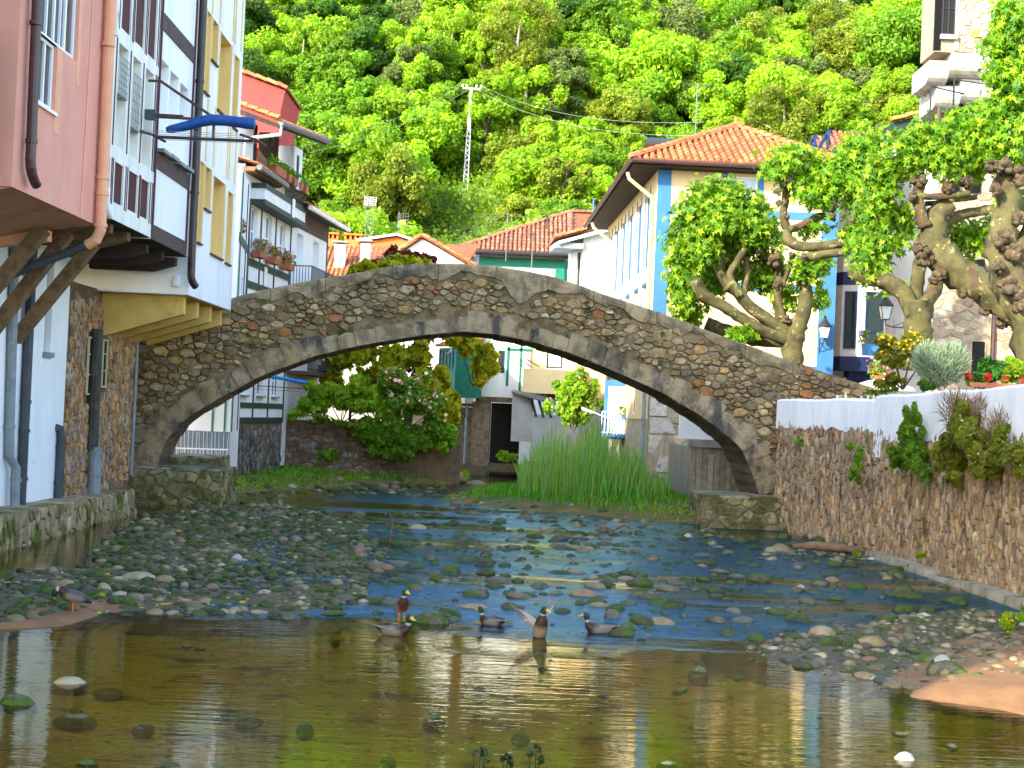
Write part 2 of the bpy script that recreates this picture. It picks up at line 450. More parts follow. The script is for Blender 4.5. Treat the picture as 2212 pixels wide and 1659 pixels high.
# ---------------------------------------------------------------- water
m_water = bpy.data.materials.new('river_water'); m_water.use_nodes = True
N, L = m_water.node_tree.nodes, m_water.node_tree.links
for n in list(N):
    if n.type != 'OUTPUT_MATERIAL': N.remove(n)
out = N['Material Output']
geo = N.new('ShaderNodeNewGeometry')
sep = N.new('ShaderNodeSeparateXYZ'); L.new(geo.outputs['Position'], sep.inputs[0])
def _map(st):
    mp = N.new('ShaderNodeMapping'); mp.inputs['Scale'].default_value = st; L.new(geo.outputs['Position'], mp.inputs[0]); return mp.outputs[0]
def _noise(sc, st, det=2.0):
    n = N.new('ShaderNodeTexNoise'); n.inputs['Scale'].default_value = sc; n.inputs['Detail'].default_value = det; L.new(_map(st), n.inputs['Vector']); return n.outputs[0]
def _math(op, a, b=None, c=None):
    n = N.new('ShaderNodeMath'); n.operation = op
    for i, x in enumerate((a, b, c)):
        if x is None: continue
        if isinstance(x, (int, float)): n.inputs[i].default_value = x
        else: L.new(x, n.inputs[i])
    return n.outputs[0]
def _range(x, a, b, c=0.0, d=1.0):
    n = N.new('ShaderNodeMapRange'); n.interpolation_type = 'SMOOTHSTEP'
    for i, v in ((1, a), (2, b), (3, c), (4, d)): n.inputs[i].default_value = v
    L.new(x, n.inputs[0]); return n.outputs[0]
wob = _math('MULTIPLY', _math('SUBTRACT', _noise(0.35, (1, 1, 1), 3.0), 0.5), 5.0)
yy = _math('ADD', sep.outputs['Y'], wob)
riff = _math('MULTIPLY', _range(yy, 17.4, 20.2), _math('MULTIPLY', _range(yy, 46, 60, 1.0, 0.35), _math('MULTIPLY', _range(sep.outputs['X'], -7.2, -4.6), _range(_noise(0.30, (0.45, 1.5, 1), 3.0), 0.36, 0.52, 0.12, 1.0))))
calm_wave = _noise(1.0, (1.1, 7.0, 1), 2.0)
fine = _noise(1.0, (6.0, 22.0, 1), 2.0)
rough_wave = _noise(1.0, (3.2, 6.5, 1), 3.0)
rough_fine = _noise(1.0, (11, 20, 1), 2.0)
patch = _range(_noise(0.8, (0.5, 1.2, 1), 2.0), 0.35, 0.6, 0.25, 1.0)
h = _math('ADD', _math('MULTIPLY', calm_wave, 0.0040), _math('MULTIPLY', fine, 0.0012))
hr = _math('MULTIPLY', _math('MULTIPLY', _math('ADD', _math('MULTIPLY', rough_wave, 0.060), _math('MULTIPLY', rough_fine, 0.018)), riff), patch)
bmp = N.new('ShaderNodeBump'); bmp.inputs['Strength'].default_value = 1.0; bmp.inputs['Distance'].default_value = 1.0
L.new(_math('ADD', h, hr), bmp.inputs['Height'])
gl = N.new('ShaderNodeBsdfGlossy'); L.new(_math('ADD', _math('MULTIPLY', riff, 0.19), 0.03), gl.inputs['Roughness']); L_gl = N.new('ShaderNodeMix'); L_gl.data_type = 'RGBA'; L.new(riff, L_gl.inputs[0]); L_gl.inputs[6].default_value = (1.0, 0.97, 0.82, 1); L_gl.inputs[7].default_value = (0.34, 0.66, 1.0, 1); L.new(L_gl.outputs[2], gl.inputs['Color'])  # sky blue painted into the riffle's reflections, a warm tint into the pool's
L.new(bmp.outputs[0], gl.inputs['Normal'])
tr = N.new('ShaderNodeBsdfTransparent'); L_tr = N.new('ShaderNodeMix'); L_tr.data_type = 'RGBA'; L.new(riff, L_tr.inputs[0]); L_tr.inputs[6].default_value = (0.96, 0.90, 0.60, 1); L_tr.inputs[7].default_value = (0.40, 0.42, 0.36, 1); L.new(L_tr.outputs[2], tr.inputs[0])
fr = N.new('ShaderNodeFresnel'); fr.inputs['IOR'].default_value = 1.62; L.new(bmp.outputs[0], fr.inputs['Normal'])
ms = N.new('ShaderNodeMixShader'); L.new(fr.outputs[0], ms.inputs[0]); L.new(tr.outputs[0], ms.inputs[1]); L.new(gl.outputs[0], ms.inputs[2])
L.new(ms.outputs[0], out.inputs[0])
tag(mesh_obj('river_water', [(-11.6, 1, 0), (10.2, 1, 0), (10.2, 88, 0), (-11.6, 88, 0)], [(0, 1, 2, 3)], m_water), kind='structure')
# valley floor beyond, to the horizon
m_ground = mat('valley_ground', (0.07, 0.10, 0.025), (0.13, 0.11, 0.05), sc=0.3, rough=0.95)
tag(mesh_obj('ground', [(-900, -400, -0.7), (900, -400, -0.7), (900, 1200, -0.7), (-900, 1200, -0.7)], [(0, 1, 2, 3)], m_ground), kind='structure')

# ================================================================ STONE BRIDGE
m_mortar = mat('bridge_mortar', (0.22, 0.16, 0.085), (0.11, 0.08, 0.038), sc=3.0, rough=0.95, bump=0.9, bsc=16, bdist=0.05,
               extra=[((0.035, 0.04, 0.012), 1.4, 0.55, 0.1), ((0.12, 0.045, 0.02), 1.9, 0.66, 0.05)])
m_stone = mat('bridge_stone', (1.0, 1.0, 1.0), (0.62, 0.6, 0.56), sc=7.0, rough=0.9, tint=True, bump=0.8, bsc=24, bdist=0.03,
              extra=[((0.05, 0.055, 0.02), 2.2, 0.60, 0.08), ((0.50, 0.48, 0.42), 11.0, 0.68, 0.04)])
m_ring = mat('arch_ring_render', (0.31, 0.24, 0.145), (0.17, 0.132, 0.082), sc=2.2, lo=0.4, hi=0.6, rough=0.9, tint=True, bump=0.9, bsc=14, bdist=0.04,
             extra=[((0.06, 0.055, 0.048), 1.3, 0.52, 0.14, (1.2, 1.2, 0.4)), ((0.30, 0.24, 0.155), 3.2, 0.56, 0.1), ((0.06, 0.062, 0.02), 2.2, 0.64, 0.06), ((0.42, 0.41, 0.38), 14.0, 0.68, 0.03)])
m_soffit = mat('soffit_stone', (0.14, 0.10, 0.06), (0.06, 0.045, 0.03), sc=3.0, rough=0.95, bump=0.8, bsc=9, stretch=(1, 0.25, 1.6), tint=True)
TINT_BR_RAW = [(.40, .30, .17), (.34, .24, .13), (0.30, 0.25, 0.17), (0.22, 0.18, 0.12), (0.36, 0.31, 0.23), (0.26, 0.23, 0.18), (0.17, 0.14, 0.10), (0.42, 0.36, 0.26), (0.30, 0.26, 0.19), (0.29, 0.20, 0.11), (0.23, 0.2, 0.15), (0.2, 0.18, 0.15), (0.28, 0.22, 0.13), (.33, .28, .2), (.25, .2, .13), (.3, .15, .075), (.27, .24, .19), (.2, .165, .11)]
BA = R(5.0)
TINT_BR = [(a * 1.08, b * .95, c * .74) for a, b, c in TINT_BR_RAW]
FB = Frame((0, 41.4, 0), (math.cos(BA), math.sin(BA), 0))       # n points at the viewer
BW = 2.5
def curve(pix):
    pts = [FB.pix(*p) for p in pix]; pts.sort()
    return np.array([p[0] for p in pts]), np.array([p[1] for p in pts])
IN_PIX = [(338, 1020), (346, 983), (361, 950), (385, 918), (415, 896), (445, 878), (475, 860), (508, 843), (548, 820), (591, 801), (625, 790), (675, 771), (725, 758), (791, 744), (858, 733), (925, 723), (995, 716), (1068, 722),
          (1142, 736), (1215, 758), (1288, 785), (1362, 818), (1435, 851), (1508, 895), (1563, 935), (1600, 968), (1618, 1005), (1642, 1073)]
TOP_PIX = [(150, 760), (280, 715), (400, 678), (500, 646), (570, 628), (650, 612), (720, 600), (780, 590), (830, 580), (880, 573), (930, 570), (1000, 572), (1070, 577), (1130, 586), (1190, 598), (1250, 617), (1310, 640), (1364, 657),
           (1417, 674), (1471, 694), (1520, 713), (1563, 729), (1606, 745), (1634, 754), (1684, 774), (1730, 786), (1790, 808), (1839, 823), (1900, 841), (1908, 856)]
iu, iv = curve(IN_PIX); tu, tv = curve(TOP_PIX)
iv[0] = min(iv[0], 0.6); U_L, U_R = iu[0], iu[-1]
top = lambda u: float(np.interp(u, tu, tv))
def soff(u):
    if u < U_L or u > U_R: return -0.5
    return float(np.interp(u, iu, iv))
# the closest place on the intrados, for the ring
_iu = np.linspace(U_L, U_R, 400); _iv = np.interp(_iu, iu, iv)
def ring_d(u, v):
    return float(np.min(np.hypot(_iu - u, _iv - v)))
bridge = thing('stone_bridge', 'old humpbacked stone arch bridge spanning the stream', 'bridge', FB.pt(0, 0, 0))
b = MB()
us = sorted(set(list(np.arange(tu[0], tu[-1], 0.2)) + [U_L - 0.001, U_R + 0.001, tu[-1]] + list(iu)))
for i in range(len(us) - 1):
    a, c = us[i], us[i + 1]; m = (a + c) / 2
    lo = (soff(a), soff(c)) if U_L <= m <= U_R else (-0.5, -0.5)
    if U_L <= m <= U_R: lo = (float(np.interp(a, iu, iv)), float(np.interp(c, iu, iv)))
    for d in (0, -BW):
        q = [FB.pt(a, lo[0], d), FB.pt(c, lo[1], d), FB.pt(c, top(c), d), FB.pt(a, top(a), d)]
        b.quad(*(q if d == 0 else q[::-1]))
    # parapets: a thin coping each side and the deck lower between them
    b.quad(FB.pt(a, top(a), 0), FB.pt(c, top(c), 0), FB.pt(c, top(c), -0.38), FB.pt(a, top(a), -0.38))
    b.quad(FB.pt(a, top(a), -0.38), FB.pt(c, top(c), -0.38), FB.pt(c, top(c) - 0.75, -0.38), FB.pt(a, top(a) - 0.75, -0.38))
    b.quad(FB.pt(a, top(a) - 0.75, -0.38), FB.pt(c, top(c) - 0.75, -0.38), FB.pt(c, top(c) - 0.75, -BW + 0.38), FB.pt(a, top(a) - 0.75, -BW + 0.38))
    b.quad(FB.pt(a, top(a) - 0.75, -BW + 0.38), FB.pt(c, top(c) - 0.75, -BW + 0.38), FB.pt(c, top(c), -BW + 0.38), FB.pt(a, top(a), -BW + 0.38))
    b.quad(FB.pt(a, top(a), -BW + 0.38), FB.pt(c, top(c), -BW + 0.38), FB.pt(c, top(c), -BW), FB.pt(a, top(a), -BW))
b.quad(FB.pt(tu[-1], -.5, 0), FB.pt(tu[-1], -.5, -BW), FB.pt(tu[-1], top(tu[-1]), -BW), FB.pt(tu[-1], top(tu[-1]), 0))
b.build('wall_core', m_mortar, bridge)
# soffit: courses of long stones running through the arch
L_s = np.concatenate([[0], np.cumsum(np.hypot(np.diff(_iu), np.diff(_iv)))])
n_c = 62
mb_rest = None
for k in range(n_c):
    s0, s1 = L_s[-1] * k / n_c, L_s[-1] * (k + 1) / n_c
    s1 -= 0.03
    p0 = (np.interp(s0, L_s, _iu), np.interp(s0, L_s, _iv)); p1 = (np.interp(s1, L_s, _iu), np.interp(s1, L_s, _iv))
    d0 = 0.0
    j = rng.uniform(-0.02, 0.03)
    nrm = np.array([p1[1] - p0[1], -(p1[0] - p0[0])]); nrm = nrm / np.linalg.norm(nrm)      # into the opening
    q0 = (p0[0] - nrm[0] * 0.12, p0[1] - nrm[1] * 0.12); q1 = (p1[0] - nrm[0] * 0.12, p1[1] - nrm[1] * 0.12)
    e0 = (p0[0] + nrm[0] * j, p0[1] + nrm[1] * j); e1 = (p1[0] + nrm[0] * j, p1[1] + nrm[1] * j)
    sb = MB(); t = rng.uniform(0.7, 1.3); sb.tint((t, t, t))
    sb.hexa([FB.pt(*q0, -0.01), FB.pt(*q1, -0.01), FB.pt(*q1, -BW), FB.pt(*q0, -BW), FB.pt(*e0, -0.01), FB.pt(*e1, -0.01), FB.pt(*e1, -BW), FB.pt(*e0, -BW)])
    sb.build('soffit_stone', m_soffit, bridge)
# arch ring: roughly dressed voussoirs smeared with old render
RT = 0.56
n_v = 46; k = 0
bounds = [0.0]
while bounds[-1] < L_s[-1]: bounds.append(bounds[-1] + rng.uniform(0.36, 0.62))
bounds[-1] = L_s[-1]
def arc(s, off):
    u = np.interp(s, L_s, _iu); v = np.interp(s, L_s, _iv)
    a = np.interp(min(s + .15, L_s[-1]), L_s, _iu) - np.interp(max(s - .15, 0), L_s, _iu); c = np.interp(min(s + .15, L_s[-1]), L_s, _iv) - np.interp(max(s - .15, 0), L_s, _iv)
    l = math.hypot(a, c); return (u - c / l * off, v + a / l * off)
for i in range(len(bounds) - 1):
    s0, s1 = bounds[i], bounds[i + 1]; rt = RT * rng.uniform(0.72, 1.2)
    edge = min(i, len(bounds) - 2 - i)
    if edge < 4: rt *= 1.5
    poly = [arc(s0, -0.0), arc((s0 + s1) / 2, -0.0), arc(s1, -0.0), arc(s1, rt * rng.uniform(.88, 1.05)), arc((s0 + s1) / 2 + rng.uniform(-.08, .08), rt * rng.uniform(0.98, 1.12)), arc(s0, rt * rng.uniform(.88, 1.05))]
    V, Fs = stone_geo(rng, poly, FB, rng.uniform(0.055, 0.068), 0.0, bulge=0.985, jit=.996)
    t = rng.uniform(0.92, 1.1); vb = MB(); vb.tint((t, t * rng.uniform(.95, 1.02), t * rng.uniform(.9, 1.05))); vb.add(V, Fs); vb.build('voussoir', m_ring, bridge)
# parapet face: old cement coat in long lifts, ragged at its lower edge
def coat_low(u): return top(u) - (0.30 + 0.09 * math.sin(u * 1.9) + 0.07 * math.sin(u * 5.3 + 1) + (0.55 * math.exp(-((u - 0.05) / 0.55) ** 2) if True else 0))
cb = None; u = tu[0]
while u < 8.2:
    w = rng.uniform(0.9, 1.9); w = min(w, 8.3 - u) if 8.3 - u > 0.2 else w
    uu = np.linspace(u + 0.01, u + w - 0.01, max(4, int(w / 0.14)))
    cb = MB(); t = rng.uniform(0.82, 1.12); cb.tint((t, t * .99, t * .95))
    V = []
    lows = [coat_low(x) + rng.uniform(-0.06, 0.06) for x in uu]
    for x, lo in zip(uu, lows):
        j = rng.uniform(-0.012, 0.012)
        V += [FB.pt(x, lo - .02, -0.02), FB.pt(x, lo, 0.05 + j), FB.pt(x, (lo + top(x)) / 2, 0.07 + j), FB.pt(x, top(x) - .03, 0.06), FB.pt(x, top(x) + 0.025, 0.02), FB.pt(x, top(x) + 0.03, -0.40)]
    nn = 6
    Fs = [(i * nn + k, (i + 1) * nn + k, (i + 1) * nn + k + 1, i * nn + k + 1) for i in range(len(uu) - 1) for k in range(nn - 1)]
    Fs += [tuple(range(nn)), tuple(range((len(uu) - 1) * nn, len(uu) * nn))[::-1]]
    cb.add(V, Fs); cb.build('parapet_coping', m_ring, bridge)
    u += w
# rubble spandrels
def in_rubble(u, v):
    if v < -0.1 or v > top(u) - 0.02: return False
    if u < 8.2 and v > coat_low(u) - 0.03: return False
    if U_L < u < U_R and v < soff(u) + 0.25: return False
    lim = RT * 1.0
    if ring_d(u, v) < lim and v > 0.8: return False
    if u < -11.2 or (u > 9.3 and v < 3.0): return False
    return True
def dens_pts(dmin, inside, box, n, aniso): return scatter2(rng, inside, box, n, 40, dmin, aniso)
radii = np.concatenate([rng.uniform(.15, .21, 14), rng.uniform(.10, .15, 150), rng.uniform(.065, .10, 600), rng.uniform(.035, .065, 900)])
pts, wr = scatter_sizes(rng, in_rubble, (-11.2, tu[-1], -0.1, 8), radii, 1.6)
cells = voronoi(rng, pts, 1.6, wr)
cells = [c for c in cells if all(in_rubble(*(0.45 * np.array(p) + 0.55 * np.mean(c, 0))) for p in c) and poly_area(c) < 0.6]
lay_stones(rng, bridge, FB, cells, m_stone, 'rubble_stone', 300, (0.02, 0.12), 0.012, TINT_BR, stuff_name='small_rubble')

# cutwater footings at each springing
m_foot = mat('footing_stone', (1, 1, 1), (0.6, 0.6, 0.5), sc=5, rough=0.85, tint=True, bump=0.7, bsc=20, bdist=0.02, extra=[((0.07, 0.075, 0.012), 1.6, 0.47, 0.12)])
m_footm = mat('footing_mortar', (0.14, 0.115, 0.06), (0.07, 0.07, 0.025), sc=3, rough=0.9, bump=0.6, bsc=20)
def footing(name, label, x0, x1, y0, y1, ztop, seed, cap=True):
    r = np.random.default_rng(seed)
    t = thing(name, label, 'footing', ((x0 + x1) / 2, (y0 + y1) / 2, 0))
    MB().box(x0, x1, y0, y1, -0.5, ztop).build('core', m_footm, t)
    for fr, w in ((Frame((x0, y0, 0), (1, 0, 0)), x1 - x0), (Frame((x1, y0, 0), (0, 1, 0)), y1 - y0), (Frame((x0, y1, 0), (0, -1, 0)), y1 - y0)):
        if w < 0.3: continue
        ins = lambda u, v: 0.0 < u < w and -0.1 < v < ztop
        pts = scatter2(r, lambda u, v: -0.3 < u < w + .3 and -0.3 < v < ztop + .3, (-0.3, w + .3, -0.3, ztop + .3), 60, 30, 0.34, 1.2)
        cs = [[(min(max(u, 0.0), w), min(max(v, -0.15), ztop)) for u, v in c] for c in voronoi(r, pts, 1.2)]
        cs = [c for c in cs if poly_area(c) > 0.02 and poly_area(c) < 0.5]
        lay_stones(r, t, fr, cs, m_foot, 'stone', 40, (0.02, 0.045), 0.012, [(0.24, 0.20, 0.10), (0.30, 0.25, 0.14), (0.18, 0.16, 0.08), (0.27, 0.21, 0.1)])
    if cap: MB().tint((.3, .28, .22)).box(x0 - .02, x1 + .02, y0 - .02, y1, ztop + 0.003, ztop + 0.06).build('cap', m_foot, t)
    return t
footing('bridge_footing', 'long low stone footing of the bridge at the left springing, beside the river wall', -11.0, -8.1, 40.1, 42.4, 1.0, 21)
footing('bridge_footing', 'short stepped stone block behind the left bridge footing', -10.2, -8.75, 42.5, 44.6, 1.25, 22)
footing('bridge_footing', 'mossy rough stone footing of the bridge at the right springing', 5.58, 8.35, 40.6, 43.4, 0.86, 23)

# ================================================================ RIGHT RIVER WALL
m_wallm = mat('wall_mortar', (0.30, 0.23, 0.145), (0.2, 0.15, 0.095), sc=2.0, rough=0.95, bump=0.9, bsc=15, bdist=0.05)
m_slate = mat('wall_slab_stone', (1, 1, 1), (0.55, 0.5, 0.47), sc=6.0, rough=0.9, tint=True, bump=0.8, bsc=20, bdist=0.03, stretch=(1, 1, 0.5),
              extra=[((0.065, 0.07, 0.015), 0.9, 0.60, 0.1, (1, 1, 0.7)), ((0.06, 0.05, 0.045), 1.3, 0.60, 0.08, (1.6, 1.6, 0.25))])
TINT_WALL_RAW = [(.46, .32, .17), (.40, .27, .15), (0.40, 0.31, 0.20), (0.31, 0.24, 0.165), (0.47, 0.38, 0.265), (0.25, 0.2, 0.145), (0.36, 0.265, 0.175), (0.33, 0.285, 0.22), (0.44, 0.33, 0.2)]
m_white = mat('white_limewash', (0.80, 0.81, 0.82), (0.70, 0.72, 0.74), sc=1.6, rough=0.85, bump=0.25, bsc=9, stretch=(1, 1, 0.5), extra=[((0.45, 0.46, 0.45), 2.2, 0.66, 0.1, (1.5, 1.5, 0.3))])
TINT_WALL = [(a * .92, b * .90, c * .86) for a, b, c in TINT_WALL_RAW]
WC = [(9.55, 4.0), (9.28, 25.4), (8.84, 34.4), (7.75, 41.25)]           # the foot of the wall, in plan
def wall_top(y): return 4.05 if y < 20 else 3.9
rw = thing('river_wall', 'tall rough stone retaining wall with whitewashed parapet along the right bank', 'wall', (9.2, 30, 0))
core = MB()
for i in range(3):
    (x0, y0), (x1, y1) = WC[i], WC[i + 1]
    core.hexa([(x0, y0, -.5), (x1, y1, -.5), (x1 + .9, y1, -.5), (x0 + .9, y0, -.5), (x0 + .12, y0, 3.15), (x1 + .12, y1, 3.15), (x1 + .9, y1, 3.15), (x0 + .9, y0, 3.15)])
core.build('core', m_wallm, rw)
kept = [0, 110, 190]
for i in (1, 2, 0):
    (x0, y0), (x1, y1) = WC[i], WC[i + 1]
    fr = Frame((x1, y1, 0), (x0 - x1, y0 - y1, 0)); w = math.hypot(x1 - x0, y1 - y0)
    if i == 0: w = 9.0          # only the stretch that can be seen
    zt = 3.13
    pts = scatter2(rng, lambda u, v: 0 < u < w and -0.15 < v < zt, (0, w, -0.15, zt), 1500, 30, 0.24, 0.36)
    cs = [c for c in voronoi(rng, pts, 0.36) if poly_area(c) < 0.25 and min(p[1] for p in c) > -0.4 and max(p[1] for p in c) < zt + 0.12 and min(p[0] for p in c) > -.05 and max(p[0] for p in c) < w + .05]
    lay_stones(rng, rw, fr, cs, m_slate, 'wall_stone', kept[i], (0.01, 0.075), 0.007, TINT_WALL, stuff_name='small_wall_stones')
# whitewashed top band with a ragged lower edge, block by block
for i in range(3):
    (x0, y0), (x1, y1) = WC[i], WC[i + 1]
    fr = Frame((x1, y1, 0), (x0 - x1, y0 - y1, 0)); w = math.hypot(x1 - x0, y1 - y0); n = max(8, int(w / 0.16))
    wb = MB(); V = []; base = {2: 2.92, 1: 2.75, 0: 2.75}[i]
    for k in range(n + 1):
        u = w * k / n; y = y1 + (y0 - y1) * k / n
        lo = base + rng.uniform(-0.09, 0.09) + 0.05 * math.sin(u * 2.3); zt = {2: 3.74, 1: 3.8 + 0.12 * (k / n), 0: 3.92 + .1 * k / n}[i] + 0.015 * math.sin(u * 1.7) + rng.uniform(-.008, .008)
        if i == 1 and k / n < 0.07: lo = 2.3
        V += [fr.pt(u, lo, -0.1), fr.pt(u, lo + .03, 0.055), fr.pt(u, zt - .05, 0.05), fr.pt(u, zt, 0.0), fr.pt(u, zt + .01, -0.3), fr.pt(u, zt - .05, -0.36), fr.pt(u, 2.9, -0.36)]
    Fs = [(k * 7 + j, (k + 1) * 7 + j, (k + 1) * 7 + j + 1, k * 7 + j + 1) for k in range(n) for j in range(6)]
    Fs += [tuple(range(7)), tuple(range(n * 7, n * 7 + 7))[::-1]]
    wb.add(V, Fs).build('whitewashed_parapet', m_white, rw, smooth=False)
# low concrete kerb at the foot
m_kerb = mat('kerb_concrete', (0.36, 0.32, 0.24), (0.22, 0.2, 0.12), sc=2, rough=0.9, bump=0.5, bsc=20, extra=[((0.08, 0.10, 0.02), 1.5, 0.55, 0.1)])
kb = thing('concrete_kerb', 'low broken concrete kerb at the foot of the right river wall', 'kerb', (8.9, 29, 0))
for (a, c, zt) in ((20.5, 24.2, 0.1), (24.4, 27.4, 0.16), (27.6, 29.3, 0.08), (29.5, 33.6, 0.14)):
    xa = np.interp(a, [25.4, 34.4], [9.28, 8.84]); xc = np.interp(c, [25.4, 34.4], [9.28, 8.84])
    MB().hexa([(xa - .42, a, -.3), (xa + .1, a, -.3), (xc + .1, c, -.3), (xc - .42, c, -.3), (xa - .38, a, zt), (xa + .1, a, zt), (xc + .1, c, zt), (xc - .38, c, zt)]).build('kerb_stone', m_kerb, kb)
# terrace behind the wall, the lane beyond it
m_pave = mat('terrace_paving', (0.32, 0.29, 0.25), (0.24, 0.22, 0.19), sc=3, rough=0.9, bump=0.3)
tag(MB().add([(9.6, 3, 3.1), (45, 3, 3.1), (45, 95, 3.1), (9.0, 95, 3.1), (9.0, 44, 3.1), (8.3, 41.5, 3.1), (9.2, 34, 3.1)], [(0, 1, 2, 3, 4, 5, 6)]).build('terrace', m_pave), kind='structure')
# ================================================================ HILLSIDE
def hill_h(X, Y):
    n = fnoise(X * 0.22, Y * 0.22)
    s = np.clip(Y - (93 + 2.5 * np.sin(X * 0.05) + 0.0 * X), 0, None)
    return -0.5 + 4.0 * smooth(0, 6, s) + 0.66 * s + n * 2.0 * smooth(0, 20, s) - 0.005 * np.clip(s - 55, 0, 150) ** 2
m_hill = mat('hill_undergrowth', (0.055, 0.095, 0.016), (0.10, 0.17, 0.02), sc=0.35, rough=0.95, bump=0.8, bsc=2.5, bdist=0.3, extra=[((0.02, 0.035, 0.008), 0.6, 0.55, 0.12)])
tag(grid_mesh('hillside', np.arange(-170, 171, 2.5), np.arange(91, 330, 2.5), hill_h, m_hill), kind='structure')
rh = np.random.default_rng(11)
LM = {
    'dark': leaf_mat('leaf_dark_green', (0.07, 0.17, 0.024)), 'mid': leaf_mat('leaf_mid_green', (0.155, 0.32, 0.025)),
    'bright': leaf_mat('leaf_bright_green', (0.25, 0.45, 0.025)), 'yellow': leaf_mat('leaf_yellow_green', (0.27, 0.46, 0.028)),
    'olive': leaf_mat('leaf_olive', (0.22, 0.30, 0.035)), 'blue': leaf_mat('leaf_blue_green', (0.085, 0.185, 0.06)),
    'grey': leaf_mat('leaf_grey_green', (0.16, 0.235, 0.08)),
}
m_bark = mat('tree_bark', (0.10, 0.08, 0.055), (0.055, 0.045, 0.032), sc=4, stretch=(1, 1, 0.3), rough=0.95, bump=0.6)
m_palebark = mat('pale_bark', (0.30, 0.26, 0.2), (0.18, 0.155, 0.12), sc=4, stretch=(1, 1, 0.3), rough=0.9, bump=0.5)
def crown_mesh(seed, rx, rz, n_cl, n, size, cz, lumpy=0.42, name='crown'):
    r = np.random.default_rng(seed); cl = []
    for i in range(n_cl):
        d = r.normal(size=3); d /= np.linalg.norm(d); d[2] = d[2] * 0.9 + 0.1
        k = r.uniform(0.45, 0.95)
        rr = r.uniform(0.17, lumpy * .9) * rx
        cl.append((np.array([d[0] * rx * k, d[1] * rx * k, cz + d[2] * rz * k]), np.array([rr, rr, rr * 0.8])))
    V, Fq, t = leaf_cloud(r, cl, n, size)
    me = mesh_obj(name, V, Fq, None, tint=t, origin=(0, 0, 0)).data
    bpy.data.objects.remove([o for o in COL.objects if o.data == me][0])
    return me, cl
def trunk_mesh(seed, cz, rx, rz, r0, cl, name='trunk'):
    r = np.random.default_rng(seed); b = MB()
    b.tube([(0, 0, -0.8), (r.normal() * .1, r.normal() * .1, cz * 0.4), (r.normal() * .2, r.normal() * .2, cz), (0, 0, cz + rz * .5)], [r0 * 1.25, r0, r0 * .7, r0 * .2], 7)
    for i in r.permutation(len(cl))[:7]:
        c = cl[i][0]; z0 = cz * r.uniform(.35, .9)
        b.tube([(0, 0, z0), (c[0] * .5, c[1] * .5, z0 + (c[2] - z0) * .6), tuple(c)], [r0 * .5, r0 * .32, r0 * .08], 5)
    o = b.build(name, None, origin=(0, 0, 0)); me = o.data; bpy.data.objects.remove(o); return me
TREES = {}
for nm, args in {
    'round0': (1, 3.2, 3.4, 40, 12500, 0.22, 3.9), 'round1': (2, 3.6, 3.2, 46, 14000, 0.22, 4.0), 'tall0': (3, 2.5, 4.4, 40, 11500, 0.20, 4.8), 'tall1': (4, 2.9, 4.8, 46, 13000, 0.21, 5.2),
    'broad0': (5, 4.4, 3.4, 54, 16500, 0.23, 4.2), 'loose0': (6, 3.4, 4.2, 34, 8000, 0.19, 4.6), 'loose1': (7, 3.0, 3.8, 30, 7000, 0.19, 4.2),
    'bush0': (8, 1.9, 1.35, 22, 5500, 0.16, 1.1), 'bush1': (9, 2.4, 1.5, 26, 7000, 0.165, 1.2), 'bush2': (10, 1.5, 1.7, 18, 4600, 0.15, 1.4), 'bush3': (12, 2.1, 1.2, 24, 6000, 0.165, 1.0)}.items():
    me, cl = crown_mesh(*args)
    tm = trunk_mesh(args[0] + 50, args[6], args[1], args[2], 0.2 if 'bush' not in nm else 0.06, cl)
    TREES[nm] = (me, tm)
_cm = {}
def crown_of(kind, leaf):
    k = (kind, leaf)
    if k not in _cm:
        m = TREES[kind][0].copy(); m.materials.clear(); m.materials.append(LM[leaf]); _cm[k] = m
    return _cm[k]
for k in TREES:
    TREES[k][1].materials.clear(); TREES[k][1].materials.append(m_bark if k[:4] != 'loos' else m_palebark)
def plant_tree(kind, leaf, x, y, z, s, label, cat='tree', group=None, name=None, sz=1.0):
    t = thing(name or ('broadleaf_tree' if cat == 'tree' else 'shrub'), label, cat, (x, y, z), group)
    t.rotation_euler = (rh.normal() * .05, rh.normal() * .05, rh.uniform(0, 6.28)); t.scale = (s, s, s * sz)
    c = bpy.data.objects.new('crown', crown_of(kind, leaf)); link(c, t)
    k = bpy.data.objects.new('trunk' if cat == 'tree' else 'stem', TREES[kind][1]); link(k, t)
    return t
LEAFWORD = {'dark': 'dark green', 'mid': 'mid green', 'bright': 'bright fresh green', 'yellow': 'yellowish green', 'olive': 'olive green', 'blue': 'bluish dark green', 'grey': 'greyish green'}
KINDWORD = {'round': 'rounded', 'tall': 'tall narrow', 'broad': 'broad spreading', 'loose': 'thin airy', 'bush': 'bushy'}
def zone(x, y, z):
    q = 1106 + F_PX * x / y
    side = 'above the left houses' if q < 760 else 'left of the power pole' if q < 960 else 'behind the power pole' if q < 1090 else 'right of the power pole' if q < 1300 else 'left of cream roof' if q < 1500 else 'above the cream roof' if q < 1760 else 'left of the stone tower'
    return ('high' if z > 40 else 'fairly high' if z > 32 else 'midway' if z > 24 else 'fairly low' if z > 16 else 'low') + ' on the hill, ' + side
def hill_hit(px, py):
    """where the sight line meets the slope"""
    d = ray(px, py); t = 90 / d.y
    for _ in range(700):
        p = CAMP + d * t
        if p.z < float(hill_h(np.array(p.x), np.array(p.y))): break
        t += 0.25
    return p
